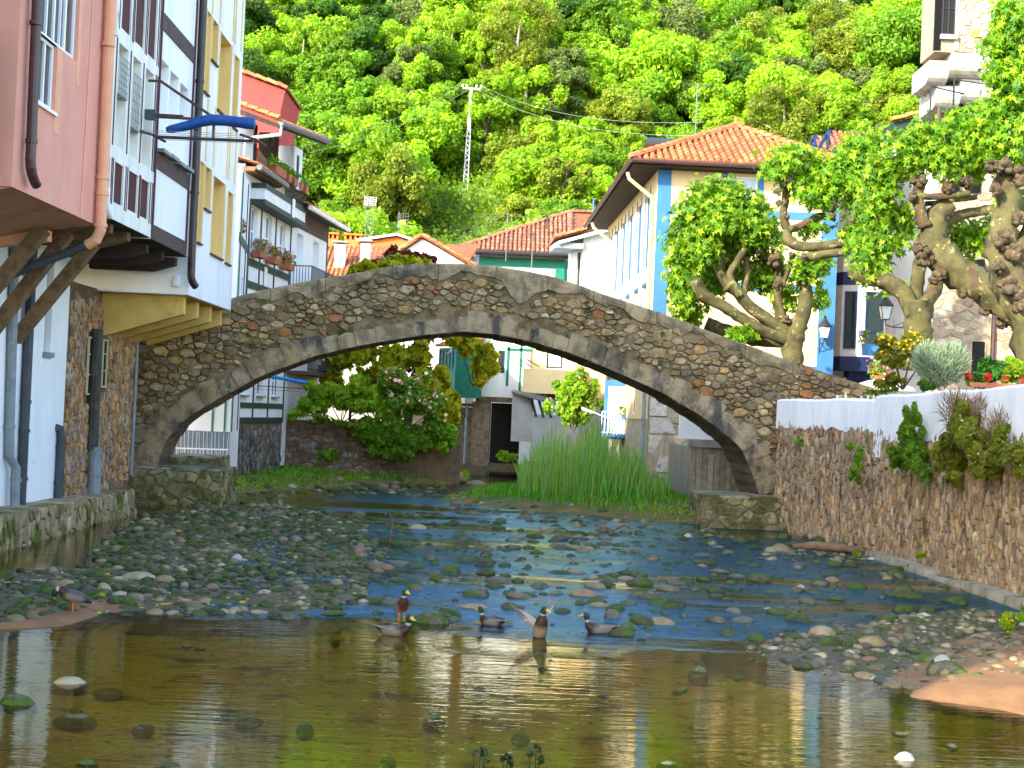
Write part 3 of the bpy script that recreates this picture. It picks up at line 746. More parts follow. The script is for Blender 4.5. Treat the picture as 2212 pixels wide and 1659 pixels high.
# trees picked out one by one in the view of the slope (foot of trunk is hidden in the growth)
SPECIAL = [
    ((1385, 290), 'broad0', 'bright', 1.15, 1.2, 'tall bright green leafy tree standing alone right of the power pole, halfway up the slope'),
    ((838, 520), 'broad0', 'olive', .85, 1.25, 'large olive green bushy tree above the left tiled roofs with yellowish tips'),
    ((960, 40), 'round1', 'blue', 1.0, 1.0, 'dark bluish green tree at the top edge above the power pole'),
    ((1130, 230), 'loose0', 'olive', 1.15, 1.1, 'airy willow like olive tree right behind the power pole top'),
    ((1040, 215), 'tall0', 'yellow', 0.75, 1.1, 'slim yellow green tree just behind the head of the power pole'),
    ((720, 120), 'broad0', 'mid', 1.2, 1.1, 'big mid green tree high above the red gabled house'),
    ((1815, 210), 'round0', 'olive', 1.05, 1.0, 'rounded olive green tree above the tip of the orange tiled hip roof, to its right'),
    ((1930, 200), 'broad0', 'mid', 1.1, 1.1, 'broad mid green tree left of the stone tower house near the top'),
    ((700, 385), 'bush1', 'mid', 1.3, 1.0, 'shrub covered in white blossom on the slope beside the left houses'),
]
for (px, py), kind, leaf, s, sz, lab in SPECIAL:
    p = hill_hit(px, py); zz = p.z - 0.3
    c = plant_tree(kind, leaf, p.x, p.y, zz, s, lab, 'shrub' if 'bush' in kind else 'tree', None, None, sz)
    if 'blossom' in lab:
        V, Fq, t = leaf_cloud(rh, [((p.x + a, p.y - 1.2, zz + 1.4 + b_), 0.9) for a, b_ in ((-1.6, .4), (0, 1), (1.4, .2), (.4, -.2), (-.8, -.5))], 170, 0.26)
        mb = mesh_obj('blossom', V, Fq, mat('white_blossom', (0.75, 0.74, 0.6)), origin=(p.x, p.y, zz))
        mb.parent = c; mb.location = (0, 0, 0); mb.rotation_euler = (0, 0, -c.rotation_euler[2]); 
taken = [(hill_hit(*s[0]).x, hill_hit(*s[0]).y) for s in SPECIAL]
n_t = 0; PB = hill_hit(1005, 412)
yv = 97.0
while yv < 196:
    sp = 3.0 if yv < 126 else 4.3 if yv < 150 else 5.6
    half = yv * 0.375 + 4
    xv = -half * 0.62 + rh.uniform(0, sp)
    while xv < half:
        x = xv + rh.normal() * sp * .22; y = yv + rh.normal() * sp * .22
        xv += sp * rh.uniform(0.85, 1.2)
        if any((x - a) ** 2 + (y - b) ** 2 < 6 for a, b in taken): continue
        z = float(hill_h(np.array(x), np.array(y)))
        if z / y > (0.30 if x > -5 else 0.288) or (PB.y - 26 < y < PB.y + 2.5 and abs(x - PB.x * y / PB.y) < (3.4 if y > 112 else 2.2)): continue
        f = fnoise(x * .12 + 3, y * .12)
        treeish = y > 128 + 10 * float(f) or (x < -9 and y > 116) or rh.random() < 0.09
        if treeish:
            dark = (x / y < -0.10 and z / y > .12) or rh.random() < 0.12 or z / y > 0.285
            kind = rh.choice(['round0', 'round1', 'tall0', 'tall1', 'broad0', 'loose0', 'loose1'])
            leaf = rh.choice(['dark', 'mid', 'mid', 'bright']) if dark else rh.choice(['mid', 'bright', 'yellow', 'olive', 'bright', 'yellow', 'grey'])
            s = rh.uniform(0.75, 1.15)
            plant_tree(kind, leaf, x, y, z - .4, s, f'{KINDWORD[kind[:-1]]} {LEAFWORD[leaf]} tree {zone(x, y, z)}', 'tree', 'trees on the wooded hillside')
        else:
            kind = rh.choice(['bush0', 'bush1', 'bush2', 'bush3']); leaf = rh.choice(['bright', 'yellow', 'yellow', 'mid', 'bright', 'olive']) if y > 104 else rh.choice(['mid', 'dark', 'bright'])
            if x < -6 and rh.random() < .3: leaf = 'mid'
            plant_tree(kind, leaf, x, y, z - .3, rh.uniform(0.8, 1.5), f'{LEAFWORD[leaf]} {["mounded", "spreading", "upright", "low"][int(kind[-1])]} shrub {zone(x, y, z)}', 'shrub', 'shrubs on the hillside')
        n_t += 1
    yv += sp * 0.86
print('hill plants', n_t)
# loose undergrowth between them
nn = 150000
hy = 95 + rh.random(nn) ** 1.3 * 75; hx = (rh.random(nn) - .42) * 2 * (hy * .36 + 3)
hz = hill_h(hx, hy)
P = np.stack([hx, hy, hz + rh.random(nn) * 1.3], 1)
d = rh.normal(size=(nn, 3)); d[:, 1] -= .6; d[:, 2] += .5; d /= np.linalg.norm(d, axis=1)[:, None]
a = np.cross(d, rh.normal(size=(nn, 3))); a /= np.linalg.norm(a, axis=1)[:, None]; b_ = np.cross(d, a)
s = (0.11 + .15 * rh.random(nn))[:, None]
V = np.stack([P - a * s, P + b_ * s * .6, P + a * s, P - b_ * s * .6], 1).reshape(-1, 3)
tt = (.6 + .8 * rh.random(nn)); tn = np.clip(.9 + .5 * fnoise(hx * .3, hy * .3), .5, 1.4) * tt
hue = rh.random(nn); T = np.stack([tn * (.8 + .6 * hue), tn, tn * .8], 1)
tag(mesh_obj('undergrowth', V, np.arange(nn * 4).reshape(-1, 4), LM['bright'], tint=np.repeat(T, 4, 0)), kind='stuff')
# ================================================================ HOUSES ON THE LEFT BANK (overhanging the water)
m_wht = mat('white_plaster', (0.80, 0.81, 0.82), (0.72, 0.735, 0.75), sc=1.2, rough=0.85, bump=0.12, bsc=30, stretch=(1, 1, 0.35), extra=[((0.50, 0.50, 0.48), 1.4, 0.64, 0.14, (2.0, 2.0, 0.25)), ((0.42, 0.40, 0.36), 5.0, 0.70, 0.05, (1.5, 1.5, 0.5))])
m_oldwht = mat('weathered_white_boards', (0.76, 0.76, 0.72), (0.66, 0.66, 0.60), sc=2.5, rough=0.8, bump=0.2, bsc=20, stretch=(1, 1, 0.25), extra=[((0.36, 0.34, 0.28), 3.0, 0.66, 0.08, (2, 2, 0.4))])
m_pink = mat('pink_render', (0.68, 0.31, 0.235), (0.62, 0.28, 0.21), sc=1.2, rough=0.9, bump=0.35, bsc=60, bdist=0.008, stretch=(1, 1, 0.5), extra=[((0.66, 0.34, 0.24), 0.8, 0.55, 0.2, (1, 1, 0.4)), ((0.55, 0.26, 0.20), 2.2, 0.62, 0.12, (2.5, 2.5, 0.2))])
m_peach = mat('peach_paint', (0.74, 0.37, 0.22), (0.68, 0.33, 0.19), sc=2.0, rough=0.7, bump=0.1, bsc=30)
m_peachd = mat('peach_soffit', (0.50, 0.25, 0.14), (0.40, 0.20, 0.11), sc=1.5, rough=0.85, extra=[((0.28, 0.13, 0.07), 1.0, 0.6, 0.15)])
m_red = mat('oxblood_panel', (0.075, 0.016, 0.018), (0.055, 0.013, 0.015), sc=6, rough=0.75, bump=0.5, bsc=80, bdist=0.006)
m_maroon = mat('maroon_trim', (0.085, 0.022, 0.035), (0.06, 0.018, 0.028), sc=5, rough=0.6)
m_brown = mat('brown_band', (0.085, 0.055, 0.05), (0.065, 0.045, 0.04), sc=3, rough=0.8, bump=0.3, bsc=60, bdist=0.006)
m_pipe_br = mat('brown_metal_pipe', (0.055, 0.018, 0.016), (0.04, 0.014, 0.013), sc=4, rough=0.4, spec=0.5)
m_pipe_bk = mat('black_metal_pipe', (0.022, 0.012, 0.012), (0.03, 0.017, 0.015), sc=4, rough=0.35, spec=0.5)
m_pipe_gr = mat('grey_plastic_pipe', (0.22, 0.25, 0.27), (0.17, 0.195, 0.21), sc=4, rough=0.5)
m_pipe_dk = mat('slate_grey_pipe', (0.055, 0.065, 0.075), (0.04, 0.05, 0.058), sc=3, rough=0.5)
m_pipe_wh = mat('white_plastic_pipe', (0.72, 0.73, 0.74), rough=0.45)
m_yel = mat('ochre_yellow_render', (0.74, 0.54, 0.22), (0.68, 0.49, 0.19), sc=1.2, rough=0.88, bump=0.15, bsc=40, stretch=(1, 1, 0.4))
m_yelb = mat('yellow_beam_paint', (0.66, 0.45, 0.13), (0.55, 0.37, 0.10), sc=2, rough=0.75, bump=0.2, bsc=30, extra=[((0.25, 0.18, 0.07), 1.5, 0.62, 0.15)])
m_frame = mat('white_window_frame', (0.80, 0.82, 0.83), rough=0.4)
m_glass = glass_mat()
m_wood = mat('old_oak', (0.19, 0.115, 0.055), (0.10, 0.062, 0.032), sc=5, rough=0.9, bump=0.6, bsc=14, stretch=(1, 1, 1))
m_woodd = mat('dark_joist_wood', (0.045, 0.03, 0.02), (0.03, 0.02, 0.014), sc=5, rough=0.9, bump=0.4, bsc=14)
m_rubble = mat('river_house_stone', (1, 1, 1), (0.6, 0.57, 0.55), sc=7, rough=0.9, tint=True, bump=0.8, bsc=22, bdist=0.03, stretch=(1, 1, 0.5), extra=[((0.06, 0.05, 0.05), 0.9, 0.6, 0.12)])
TINT_L = [(0.48, 0.26, 0.10), (0.36, 0.20, 0.085), (0.52, 0.31, 0.14), (0.27, 0.19, 0.13), (0.32, 0.26, 0.21), (0.45, 0.25, 0.10), (0.40, 0.31, 0.22)]
FL = Frame((-8, 0, 0), (0, 1, 0)); FW = Frame((-10.2, 0, 0), (0, 1, 0))

def facade(mb, fr, u0, u1, v0, v1, holes, depth, dd=0.0):
    """front skin with openings and their reveals"""
    us = sorted({u0, u1, *[h[0] for h in holes], *[h[1] for h in holes]}); vv = sorted({v0, v1, *[h[2] for h in holes], *[h[3] for h in holes]})
    for i in range(len(us) - 1):
        for j in range(len(vv) - 1):
            cu, cv = (us[i] + us[i + 1]) / 2, (vv[j] + vv[j + 1]) / 2
            if any(h[0] < cu < h[1] and h[2] < cv < h[3] for h in holes): continue
            mb.quad(fr.pt(us[i], vv[j], dd), fr.pt(us[i + 1], vv[j], dd), fr.pt(us[i + 1], vv[j + 1], dd), fr.pt(us[i], vv[j + 1], dd))
    for h in holes:
        a, b, c, d = h[:4]; e = dd - (h[4] if len(h) > 4 else depth)
        mb.quad(fr.pt(a, c, dd), fr.pt(a, d, dd), fr.pt(a, d, e), fr.pt(a, c, e)); mb.quad(fr.pt(b, c, dd), fr.pt(b, c, e), fr.pt(b, d, e), fr.pt(b, d, dd))
        mb.quad(fr.pt(a, c, dd), fr.pt(a, c, e), fr.pt(b, c, e), fr.pt(b, c, dd)); mb.quad(fr.pt(a, d, dd), fr.pt(b, d, dd), fr.pt(b, d, e), fr.pt(a, d, e))
    return mb
def shell(mb, fr, u0, u1, v0, v1, back, bottom=True):
    """the other sides of a house body"""
    p = lambda u, v, d: fr.pt(u, v, d)
    mb.quad(p(u0, v0, 0), p(u0, v1, 0), p(u0, v1, -back), p(u0, v0, -back)); mb.quad(p(u1, v0, 0), p(u1, v0, -back), p(u1, v1, -back), p(u1, v1, 0))
    mb.quad(p(u0, v0, -back), p(u0, v1, -back), p(u1, v1, -back), p(u1, v0, -back))
    mb.quad(p(u0, v1, 0), p(u1, v1, 0), p(u1, v1, -back), p(u0, v1, -back))
    if bottom: mb.quad(p(u0, v0, 0), p(u0, v0, -back), p(u1, v0, -back), p(u1, v0, 0))
    return mb
def window(parent, fr, u0, u1, v0, v1, d, cols=1, rows=(0.5,), fw=0.06, frame_m=None, glass=None, name='window', sill=None):
    """frame bars with panes behind, set at depth d"""
    f = MB(); t = 0.05
    for a, b, c, e in ((u0, u0 + fw, v0, v1), (u1 - fw, u1, v0, v1), (u0 + fw, u1 - fw, v0, v0 + fw), (u0 + fw, u1 - fw, v1 - fw, v1)): f.fbox(fr, a, b, c, e, d, d + t)
    for k in range(1, cols):
        u = u0 + (u1 - u0) * k / cols; f.fbox(fr, u - fw / 2, u + fw / 2, v0 + fw, v1 - fw, d, d + t * .96)
    for r in rows:
        v = v0 + (v1 - v0) * r; f.fbox(fr, u0 + fw, u1 - fw, v - fw * .35, v + fw * .35, d, d + t * .9)
    w = f.build(name, frame_m or m_frame, parent)
    MB().quad(fr.pt(u0, v0, d + .012), fr.pt(u1, v0, d + .012), fr.pt(u1, v1, d + .012), fr.pt(u0, v1, d + .012)).build('pane', glass or m_glass, w)
    if sill is not None: MB().fbox(fr, u0 - .06, u1 + .06, v0 - .07, v0 - .003, d, d + 0.12 + abs(d)).build('sill', sill, w)
    return w
def pipe(parent, pts, r, material, n=10, name='drainpipe', collars=()):
    o = MB().tube(pts, r, n).build(name, material, parent, smooth=False)
    for (p, ax) in collars:
        p = Vector(p); a = Vector(ax).normalized() * 0.035
        MB().tube([p - a, p + a], r * 1.18, n).build('collar', material, o)
    return o
def arc_pts(p, d0, d1, r, n=5):
    """pipe bend from direction d0 to d1"""
    d0, d1 = Vector(d0).normalized(), Vector(d1).normalized(); c = Vector(p); out = []
    for k in range(n + 1):
        a = k / n; d = d0.lerp(d1, a).normalized(); out.append(c.copy()); c = c + d * (r / n)
    return out

# ---- pink house
ph = thing('pink_house', 'pink rendered house jutting out over the water with white framed window', 'house', (-9, 24.6, 0))
b = MB()
WIN_P = [(22.92, 24.15, 7.78, 11.6), (24.15, 25.22, 8.92, 11.6)]
facade(b, FL, 22.3, 26.9, 6.22, 17.0, [(22.92, 24.15, 7.78, 8.92, .14), (22.92, 25.22, 8.92, 11.6, .14)], .14); shell(b, FL, 22.3, 26.9, 6.22, 17.0, 9)
b.build('wall', m_pink, ph)
w = MB(); d = -.12
def bars(mb, fr, segs, d, t=.06):
    for a, b_, c, e in segs: mb.fbox(fr, a, b_, c, e, d, d + t)
bars(w, FL, [(22.93, 22.99, 7.79, 11.6), (24.08, 24.15, 7.79, 11.6), (25.15, 25.21, 8.93, 11.6), (22.99, 24.08, 7.79, 7.86), (24.15, 25.15, 8.93, 9.0), (22.99, 24.08, 8.86, 9.0),
             (23.33, 23.40, 7.86, 8.86), (23.70, 23.76, 7.86, 8.86), (23.33, 23.40, 9.0, 11.6), (23.70, 23.76, 9.0, 11.6), (24.42, 24.46, 9.0, 11.6), (24.66, 24.74, 9.0, 11.6)], d)
wf = w.build('window', m_frame, ph)
for (a, b_, c, e) in ((22.99, 23.33, 7.86, 8.86), (23.40, 23.70, 7.86, 8.86), (23.76, 24.08, 7.86, 8.86), (22.99, 23.33, 9, 11.6), (23.4, 23.7, 9, 11.6), (23.76, 24.08, 9, 11.6), (24.15, 24.42, 9, 11.6), (24.46, 24.66, 9, 11.6), (24.74, 25.15, 9, 11.6)):
    MB().fbox(FL, a, b_, c, e, -.115, -.10).build('pane', m_glass, wf)
MB().fbox(FL, 22.9, 24.2, 7.72, 7.777, -.1, .05).build('sill', m_frame, wf)
MB().fbox(FL, 24.16, 24.42, 7.45, 8.88, 0.0, .006).build('render_patch', m_peach, ph)
MB().fbox(FL, 25.23, 25.4, 8.5, 11.6, 0.0, .006).build('render_patch', m_peach, ph)
# underside and its edge beam
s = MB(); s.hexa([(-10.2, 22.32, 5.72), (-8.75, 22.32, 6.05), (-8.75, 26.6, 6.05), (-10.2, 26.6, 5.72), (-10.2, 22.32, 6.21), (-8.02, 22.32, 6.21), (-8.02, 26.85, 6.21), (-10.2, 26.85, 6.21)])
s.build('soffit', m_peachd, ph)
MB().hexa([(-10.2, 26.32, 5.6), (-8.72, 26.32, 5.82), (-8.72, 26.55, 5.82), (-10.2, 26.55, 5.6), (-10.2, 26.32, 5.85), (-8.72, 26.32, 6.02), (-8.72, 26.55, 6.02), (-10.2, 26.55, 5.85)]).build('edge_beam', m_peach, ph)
pipe(ph, [(-7.86, 22.56, 12.4), (-7.86, 22.66, 8.2), (-7.86, 22.7, 6.98)] + arc_pts((-7.86, 22.7, 6.85), (0, 0, -1), (0.12, 1, -.35), .6), 0.082, m_pipe_br, 12, 'drainpipe', [((-7.86, 22.61, 8.9), (0, 0, 1)), ((-7.86, 22.7, 7.02), (0, 0, 1))])
pp = pipe(ph, [(-7.87, 26.62, 12.4), (-7.87, 26.72, 7.3), (-7.87, 26.72, 6.1), (-7.95, 26.75, 5.93), (-8.12, 26.8, 5.83)], 0.105, m_peach, 12, 'drainpipe', [((-7.87, 26.64, 9.6), (0, 0, 1)), ((-7.87, 26.72, 7.1), (0, 0, 1)), ((-7.87, 26.72, 6.8), (0, 0, 1)), ((-7.87, 26.72, 6.2), (0, 0, 1))])
pipe(ph, [(-8.1, 26.8, 5.84), (-9.7, 26.9, 5.15), (-10.3, 26.9, 4.85)], 0.085, m_pipe_dk, 10, 'drainpipe')
pipe(ph, [(-7.985, 26.0, 12), (-7.985, 25.9, 8), (-7.985, 25.85, 6.3)], 0.018, m_peach, 6, 'conduit', [((-7.985, 25.97, 10.6), (0, 0, 1)), ((-7.985, 25.94, 9.5), (0, 0, 1)), ((-7.985, 25.88, 7.6), (0, 0, 1))])
MB().box(-17.0, -7.3, 22.3, 26.9, 17.0, 17.2).build('eaves', m_wood, ph)
MB().prism([(-7.2, 22.2, 17.2), (-17.2, 22.2, 17.2), (-12.2, 22.2, 19.0)], (0, 4.8, 0)).build('roof', mat('far_tile', (0.42, 0.15, 0.06), (0.3, 0.11, 0.05), sc=3, rough=0.9), ph)
# ---- neighbour nearer the camera: only the edge of its balcony is in view
nb = thing('balcony_house', 'grey house at the left edge with weathered concrete balcony and rusty rails', 'house', (-9, 18, 0))
m_conc = mat('weathered_concrete', (0.34, 0.33, 0.29), (0.24, 0.235, 0.2), sc=2, rough=0.9, bump=0.4, bsc=25, extra=[((0.28, 0.15, 0.08), 2.0, 0.64, 0.06, (3, 3, 0.3))])
b = MB(); facade(b, FL, 1.0, 22.28, 2, 18.6, [], .1, dd=-1.2); shell(b, Frame((-9.2, 0, 0), (0, 1, 0)), 1.0, 22.28, 2, 18.6, 8); b.build('wall', m_conc, nb)  # unseen length and height set to shade the right wall and parapet
MB().box(-9.2, -8.02, 18.2, 21.3, 6.75, 8.75).build('balcony', m_conc, nb)
for zz in (8.22, 8.68): MB().tube([(-8.5, 17.8, zz + .06), (-8.12, 21.36, zz)], 0.045, 8).build('rail', m_pipe_dk, nb)
MB().box(-9.0, -8.1, 21.31, 21.5, 6.45, 6.75).build('bracket', m_oldwht, nb)
MB().box(-17.5, -8.6, .8, 22.25, 18.6, 18.85).build('roof', MATS['far_tile'], nb)

# ---- half-timbered white house with oxblood panels
th = thing('timbered_house', 'white timber fronted house with oxblood panels propped on wooden struts', 'house', (-9, 29, 0))
hol = []
for a, c in ((27.22, 27.5), (27.82, 28.5), (28.87, 29.48), (29.86, 30.55)): hol.append((a, c, 7.93, 9.95, .24))
for a, c in ((27.0, 27.30), (27.90, 28.58), (28.9, 29.62), (29.93, 30.58)): hol.append((a, c, 10.26, 11.75, .04))
for a, c in ((27.33, 27.60), (27.93, 28.57), (28.96, 29.68), (29.93, 30.6)): hol.append((a, c, 6.82, 7.62, .04))
b = MB(); facade(b, FL, 26.92, 30.86, 6.48, 15.3, hol, .04); shell(b, FL, 26.92, 30.86, 6.48, 15.3, 9); b.build('wall', m_oldwht, th)
for i, (a, c, e, f, dd) in enumerate(hol):
    if i < 4:
        MB().fbox(FL, a - .01, c + .01, e - .01, f + .01, -.27, -.235).build('shutter', m_oldwht, th)
    else: MB().fbox(FL, a - .01, c + .01, e - .01, f + .01, -.06, -.038).build('panel', m_red, th)
for u in (27.66, 28.68, 29.68, 30.70, 30.84):
    MB().fbox(FL, u - .03, u + .03, 7.9, 10.0, -.01, .012).build('trim_strip', m_maroon, th)
for u in (27.46, 27.74, 28.70, 28.80, 29.70, 29.82, 30.70, 30.84):
    MB().fbox(FL, u - .022, u + .022, 10.2, 12.2, -.01, .012).build('trim_strip', m_maroon, th)
for u in (27.70, 27.80, 28.72, 28.84, 29.76, 29.85, 30.68, 30.84):
    MB().fbox(FL, u - .022, u + .022, 6.76, 7.66, -.01, .012).build('trim_strip', m_maroon, th)
for (u, v0, v1) in ((28.16, 8.95, 9.7), (29.17, 8.5, 9.6)):      # wire baskets in the openings
    k = MB()
    for i in range(7): k.fbox(FL, u - .3, u + .3, v0 + (v1 - v0) * i / 6 - .008, v0 + (v1 - v0) * i / 6 + .008, .02, .03)
    for i in range(6): k.fbox(FL, u - .3 + .12 * i - .008, u - .3 + .12 * i + .008, v0, v1, .03, .037)
    k.fbox(FL, u - .3, u + .3, v0 - .02, v0, -.2, .02)
    k.build('wire_basket', m_pipe_gr, th)
pipe(th, [(-7.9, 27.1, 12.3), (-7.9, 27.12, 9.9)], .075, m_oldwht, 10, 'drainpipe')
pipe(th, [(-7.9, 27.1, 6.98)] + arc_pts((-7.9, 27.1, 6.86), (0, 0, -1), (0.1, 1, -.3), .5), .07, m_pipe_wh, 10, 'drainpipe')
MB().box(-17, -7.4, 26.9, 30.86, 15.3, 15.5).build('eaves', m_wood, th)
MB().prism([(-7.3, 26.95, 15.5), (-17.2, 26.95, 15.5), (-12.2, 26.95, 17.0)], (0, 3.9, 0)).build('roof', MATS['far_tile'], th)
# floor joists and the raking struts below
for i, y in enumerate((27.4, 28.6, 29.9, 31.45, 32.85, 34.15)):
    own = th if i < 3 else None
    j = MB(); z1 = 6.46 if i < 3 else 6.38; z0 = z1 - .34
    poly = [(-10.25, y - .13, z0), (-8.75, y - .13, z0), (-8.2, y - .13, z0 + .16), (-8.2, y - .13, z1), (-10.25, y - .13, z1)]
    j.prism(poly, (0, .26, 0))
    if own: j.build('joist', m_wood, th)
    else: globals().setdefault('late_joists', []).append(j)
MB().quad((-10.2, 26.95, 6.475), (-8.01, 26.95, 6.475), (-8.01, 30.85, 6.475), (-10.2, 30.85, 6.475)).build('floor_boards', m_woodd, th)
for (yy, xt, zt, xb, zb) in ((26.15, -8.75, 6.02, -10.2, 4.1), (27.5, -8.72, 6.12, -10.2, 4.0), (29.0, -8.66, 6.1, -10.18, 4.05)):
    MB().beam((xb, yy, zb), (xt, yy, zt), .24, .26, (0, 1, 0)).build('strut', m_wood, th)
b = MB(); FWt = Frame((-10.2, 0, 0), (0, 1, 0))
facade(b, FWt, 24.5, 32.5, .5, 6.4, [(30.88, 31.32, 3.9, 5.9, .12), (29.35, 29.75, 4.4, 5.9, .12)], .12); b.build('lower_wall', m_wht, th)
b = MB(); b.fbox(FWt, 30.88, 31.32, 3.9, 5.9, -.14, -.115); b.fbox(FWt, 29.35, 29.75, 4.4, 5.9, -.14, -.115); b.build('slit_window', mat('slit_grey', (.35, .37, .39), rough=.6), th)
MB().fbox(FWt, 30.82, 31.4, 3.78, 3.895, -.05, .08).build('sill', m_pipe_gr, th)
MB().box(-10.6, -10.21, 20, 24.5, .3, 6.2).build('lower_wall', mat('brown_wall', (.20, .15, .1), (.13, .1, .07), sc=2, rough=.9), ph)  # mottled brown lower wall of the pink house
pipe(th, [(-10.1, 28.5, 6.1), (-10.1, 28.75, 2.2), (-10.1, 28.8, 1.7), (-10.02, 29.0, 1.45), (-10.02, 29.05, .6)], .1, m_pipe_gr, 10, 'drainpipe', [((-10.1, 28.74, 2.3), (0, 0, 1)), ((-10.02, 29.05, 1.2), (0, 0, 1))])
pipe(th, [(-10.09, 29.55, 6.1), (-10.09, 29.62, .55)], .1, m_pipe_dk, 10, 'drainpipe', [((-10.09, 29.6, 2.8), (0, 0, 1)), ((-10.09, 29.61, 2.2), (0, 0, 1)), ((-10.09, 29.62, 1.2), (0, 0, 1))])
pipe(th, [(-10.3, 32.0, 2.25), (-10.12, 32.05, 2.2), (-10.1, 32.1, 2.05), (-10.1, 32.1, .55)], .1, m_pipe_dk, 10, 'drainpipe', [((-10.1, 32.1, 1.8), (0, 0, 1)), ((-10.1, 32.1, 1.0), (0, 0, 1))])

# ---- white house with brown floor bands
bh = thing('banded_house', 'white house front with brown floor bands between two dark downpipes', 'house', (-9, 32.5, 0))
b = MB(); hol = [(31.0, 31.78, 9.15, 10.44, .28), (31.93, 32.74, 9.15, 10.4, .28), (32.9, 33.7, 9.15, 10.35, .28)]
facade(b, FL, 30.88, 34.5, 6.45, 15.2, hol, .28); shell(b, FL, 30.88, 34.5, 6.45, 15.2, 9); b.build('wall', m_wht, bh)
for a, c, e, f, dd in hol: MB().fbox(FL, a - .01, c + .01, e - .01, f + .01, -.3, -.275).build('shutter', m_wht, bh)
for v0, v1 in ((6.45, 6.78), (8.03, 8.38), (11.08, 11.45), (13.9, 14.25)):
    MB().fbox(FL, 30.9, 34.1, v0, v1, -.01, .03).build('floor_band', m_brown, bh)
for k in range(4): MB().fbox(FL, 31.05 + k * .75, 31.72 + k * .75, 8.39 + (k % 2) * .02, 8.47 + (k % 2) * .02, .0, .17).build('ledge_slate', m_pipe_gr, bh)
for u in (30.95, 34.12): MB().fbox(FL, u - .03, u + .03, 6.45, 15.1, .0, .035).build('trim_strip', m_maroon, bh)
pipe(bh, [(-7.87, 34.25, 13.5), (-7.87, 34.33, 6.5), (-7.87, 34.35, 6.2)] + arc_pts((-7.87, 34.35, 6.1), (0, 0, -1), (.35, .6, -.3), .42), .095, m_pipe_bk, 12, 'drainpipe', [((-7.87, 34.27, 10.7), (0, 0, 1)), ((-7.87, 34.31, 8.0), (0, 0, 1))])
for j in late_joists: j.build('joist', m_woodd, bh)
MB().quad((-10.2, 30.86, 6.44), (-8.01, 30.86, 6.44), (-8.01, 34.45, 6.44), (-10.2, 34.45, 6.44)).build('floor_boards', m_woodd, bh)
MB().box(-17, -7.4, 30.87, 34.5, 15.2, 15.4).build('eaves', m_wood, bh)
MB().prism([(-7.3, 30.87, 15.4), (-17.2, 30.87, 15.4), (-12.2, 30.87, 16.8)], (0, 3.7, 0)).build('roof', MATS['far_tile'], bh)

# ---- white and yellow house on painted brackets
yh = thing('yellow_recess_house', 'white house with tall ochre yellow recessed windows on yellow brackets beside the bridge', 'house', (-9, 37.2, 0))
hol = []
def col3(v_top, v_mid, v_low, dv=0.0):
    hol.extend([(35.3, 35.78, v_low, v_top, .10), (35.95, 36.62, v_mid, v_top - .02, .34), (36.95, 38.42, v_low - .1, v_top - .1, .45), (38.87, 39.5, v_low - .14, v_top - .2, .34)])
for (vt, vm, vl) in ((8.96, 7.87, 6.93), (12.74, 11.66, 10.7)): col3(vt, vm, vl)
b = MB(); facade(b, FL, 34.7, 40.0, 5.55, 15.0, hol, .3); shell(b, FL, 34.7, 40.0, 5.55, 15.0, 9); b.build('wall', m_wht, yh)
for a, c, e, f, dd in hol:
    MB().fbox(FL, a - .005, c + .005, e - .005, f + .005, -dd - .03, -dd + .005).build('recess_back', m_yel, yh)
    fm = MB(); t = .05
    fm.fbox(FL, a - t, a, e, f, .0, .02).fbox(FL, c, c + t, e, f, .0, .02)
    fm.fbox(FL, c - .004, c - .001, e + .002, f - .002, -dd, -.004).fbox(FL, a + .001, a + .004, e + .002, f - .002, -dd, -.004).fbox(FL, a + .006, c - .006, f - .004, f - .001, -dd, -.004)
    fm.build('reveal_paint', m_yel, yh)
    MB().fbox(FL, a - .05, c + .05, e - .05, e - .002, -.05, .06).build('sill', m_brown, yh)
for u in (35.85, 36.78, 38.5, 38.78, 39.62):
    for v0, v1 in ((9.05, 10.6), (12.8, 14.3)): MB().fbox(FL, u - .05, u + .05, v0, v1, .0, .02).build('yellow_strip', m_yel, yh)
for y in (35.25, 36.75, 38.3, 39.7):
    poly = [(-10.22, y - .12, 4.45), (-8.2, y - .12, 5.1), (-8.2, y - .12, 5.545), (-10.22, y - .12, 5.545)]
    MB().prism(poly, (0, .24, 0)).build('bracket', m_yelb, yh)
MB().box(-10.2, -8.05, 35.3, 39.6, 5.53, 5.549).build('soffit', m_yelb, yh)
pipe(yh, [(-8.28, 34.6, 6.0), (-8.28, 34.6, 5.74)], .085, m_pipe_wh, 12, 'drainpipe', [((-8.28, 34.6, 5.86), (0, 0, 1))])
MB().box(-17, -7.5, 34.52, 40.2, 15.0, 15.2).build('eaves', m_wood, yh)
MB().prism([(-7.4, 34.5, 15.2), (-17.2, 34.5, 15.2), (-12.2, 34.5, 16.4)], (0, 5.7, 0)).build('roof', MATS['far_tile'], yh)
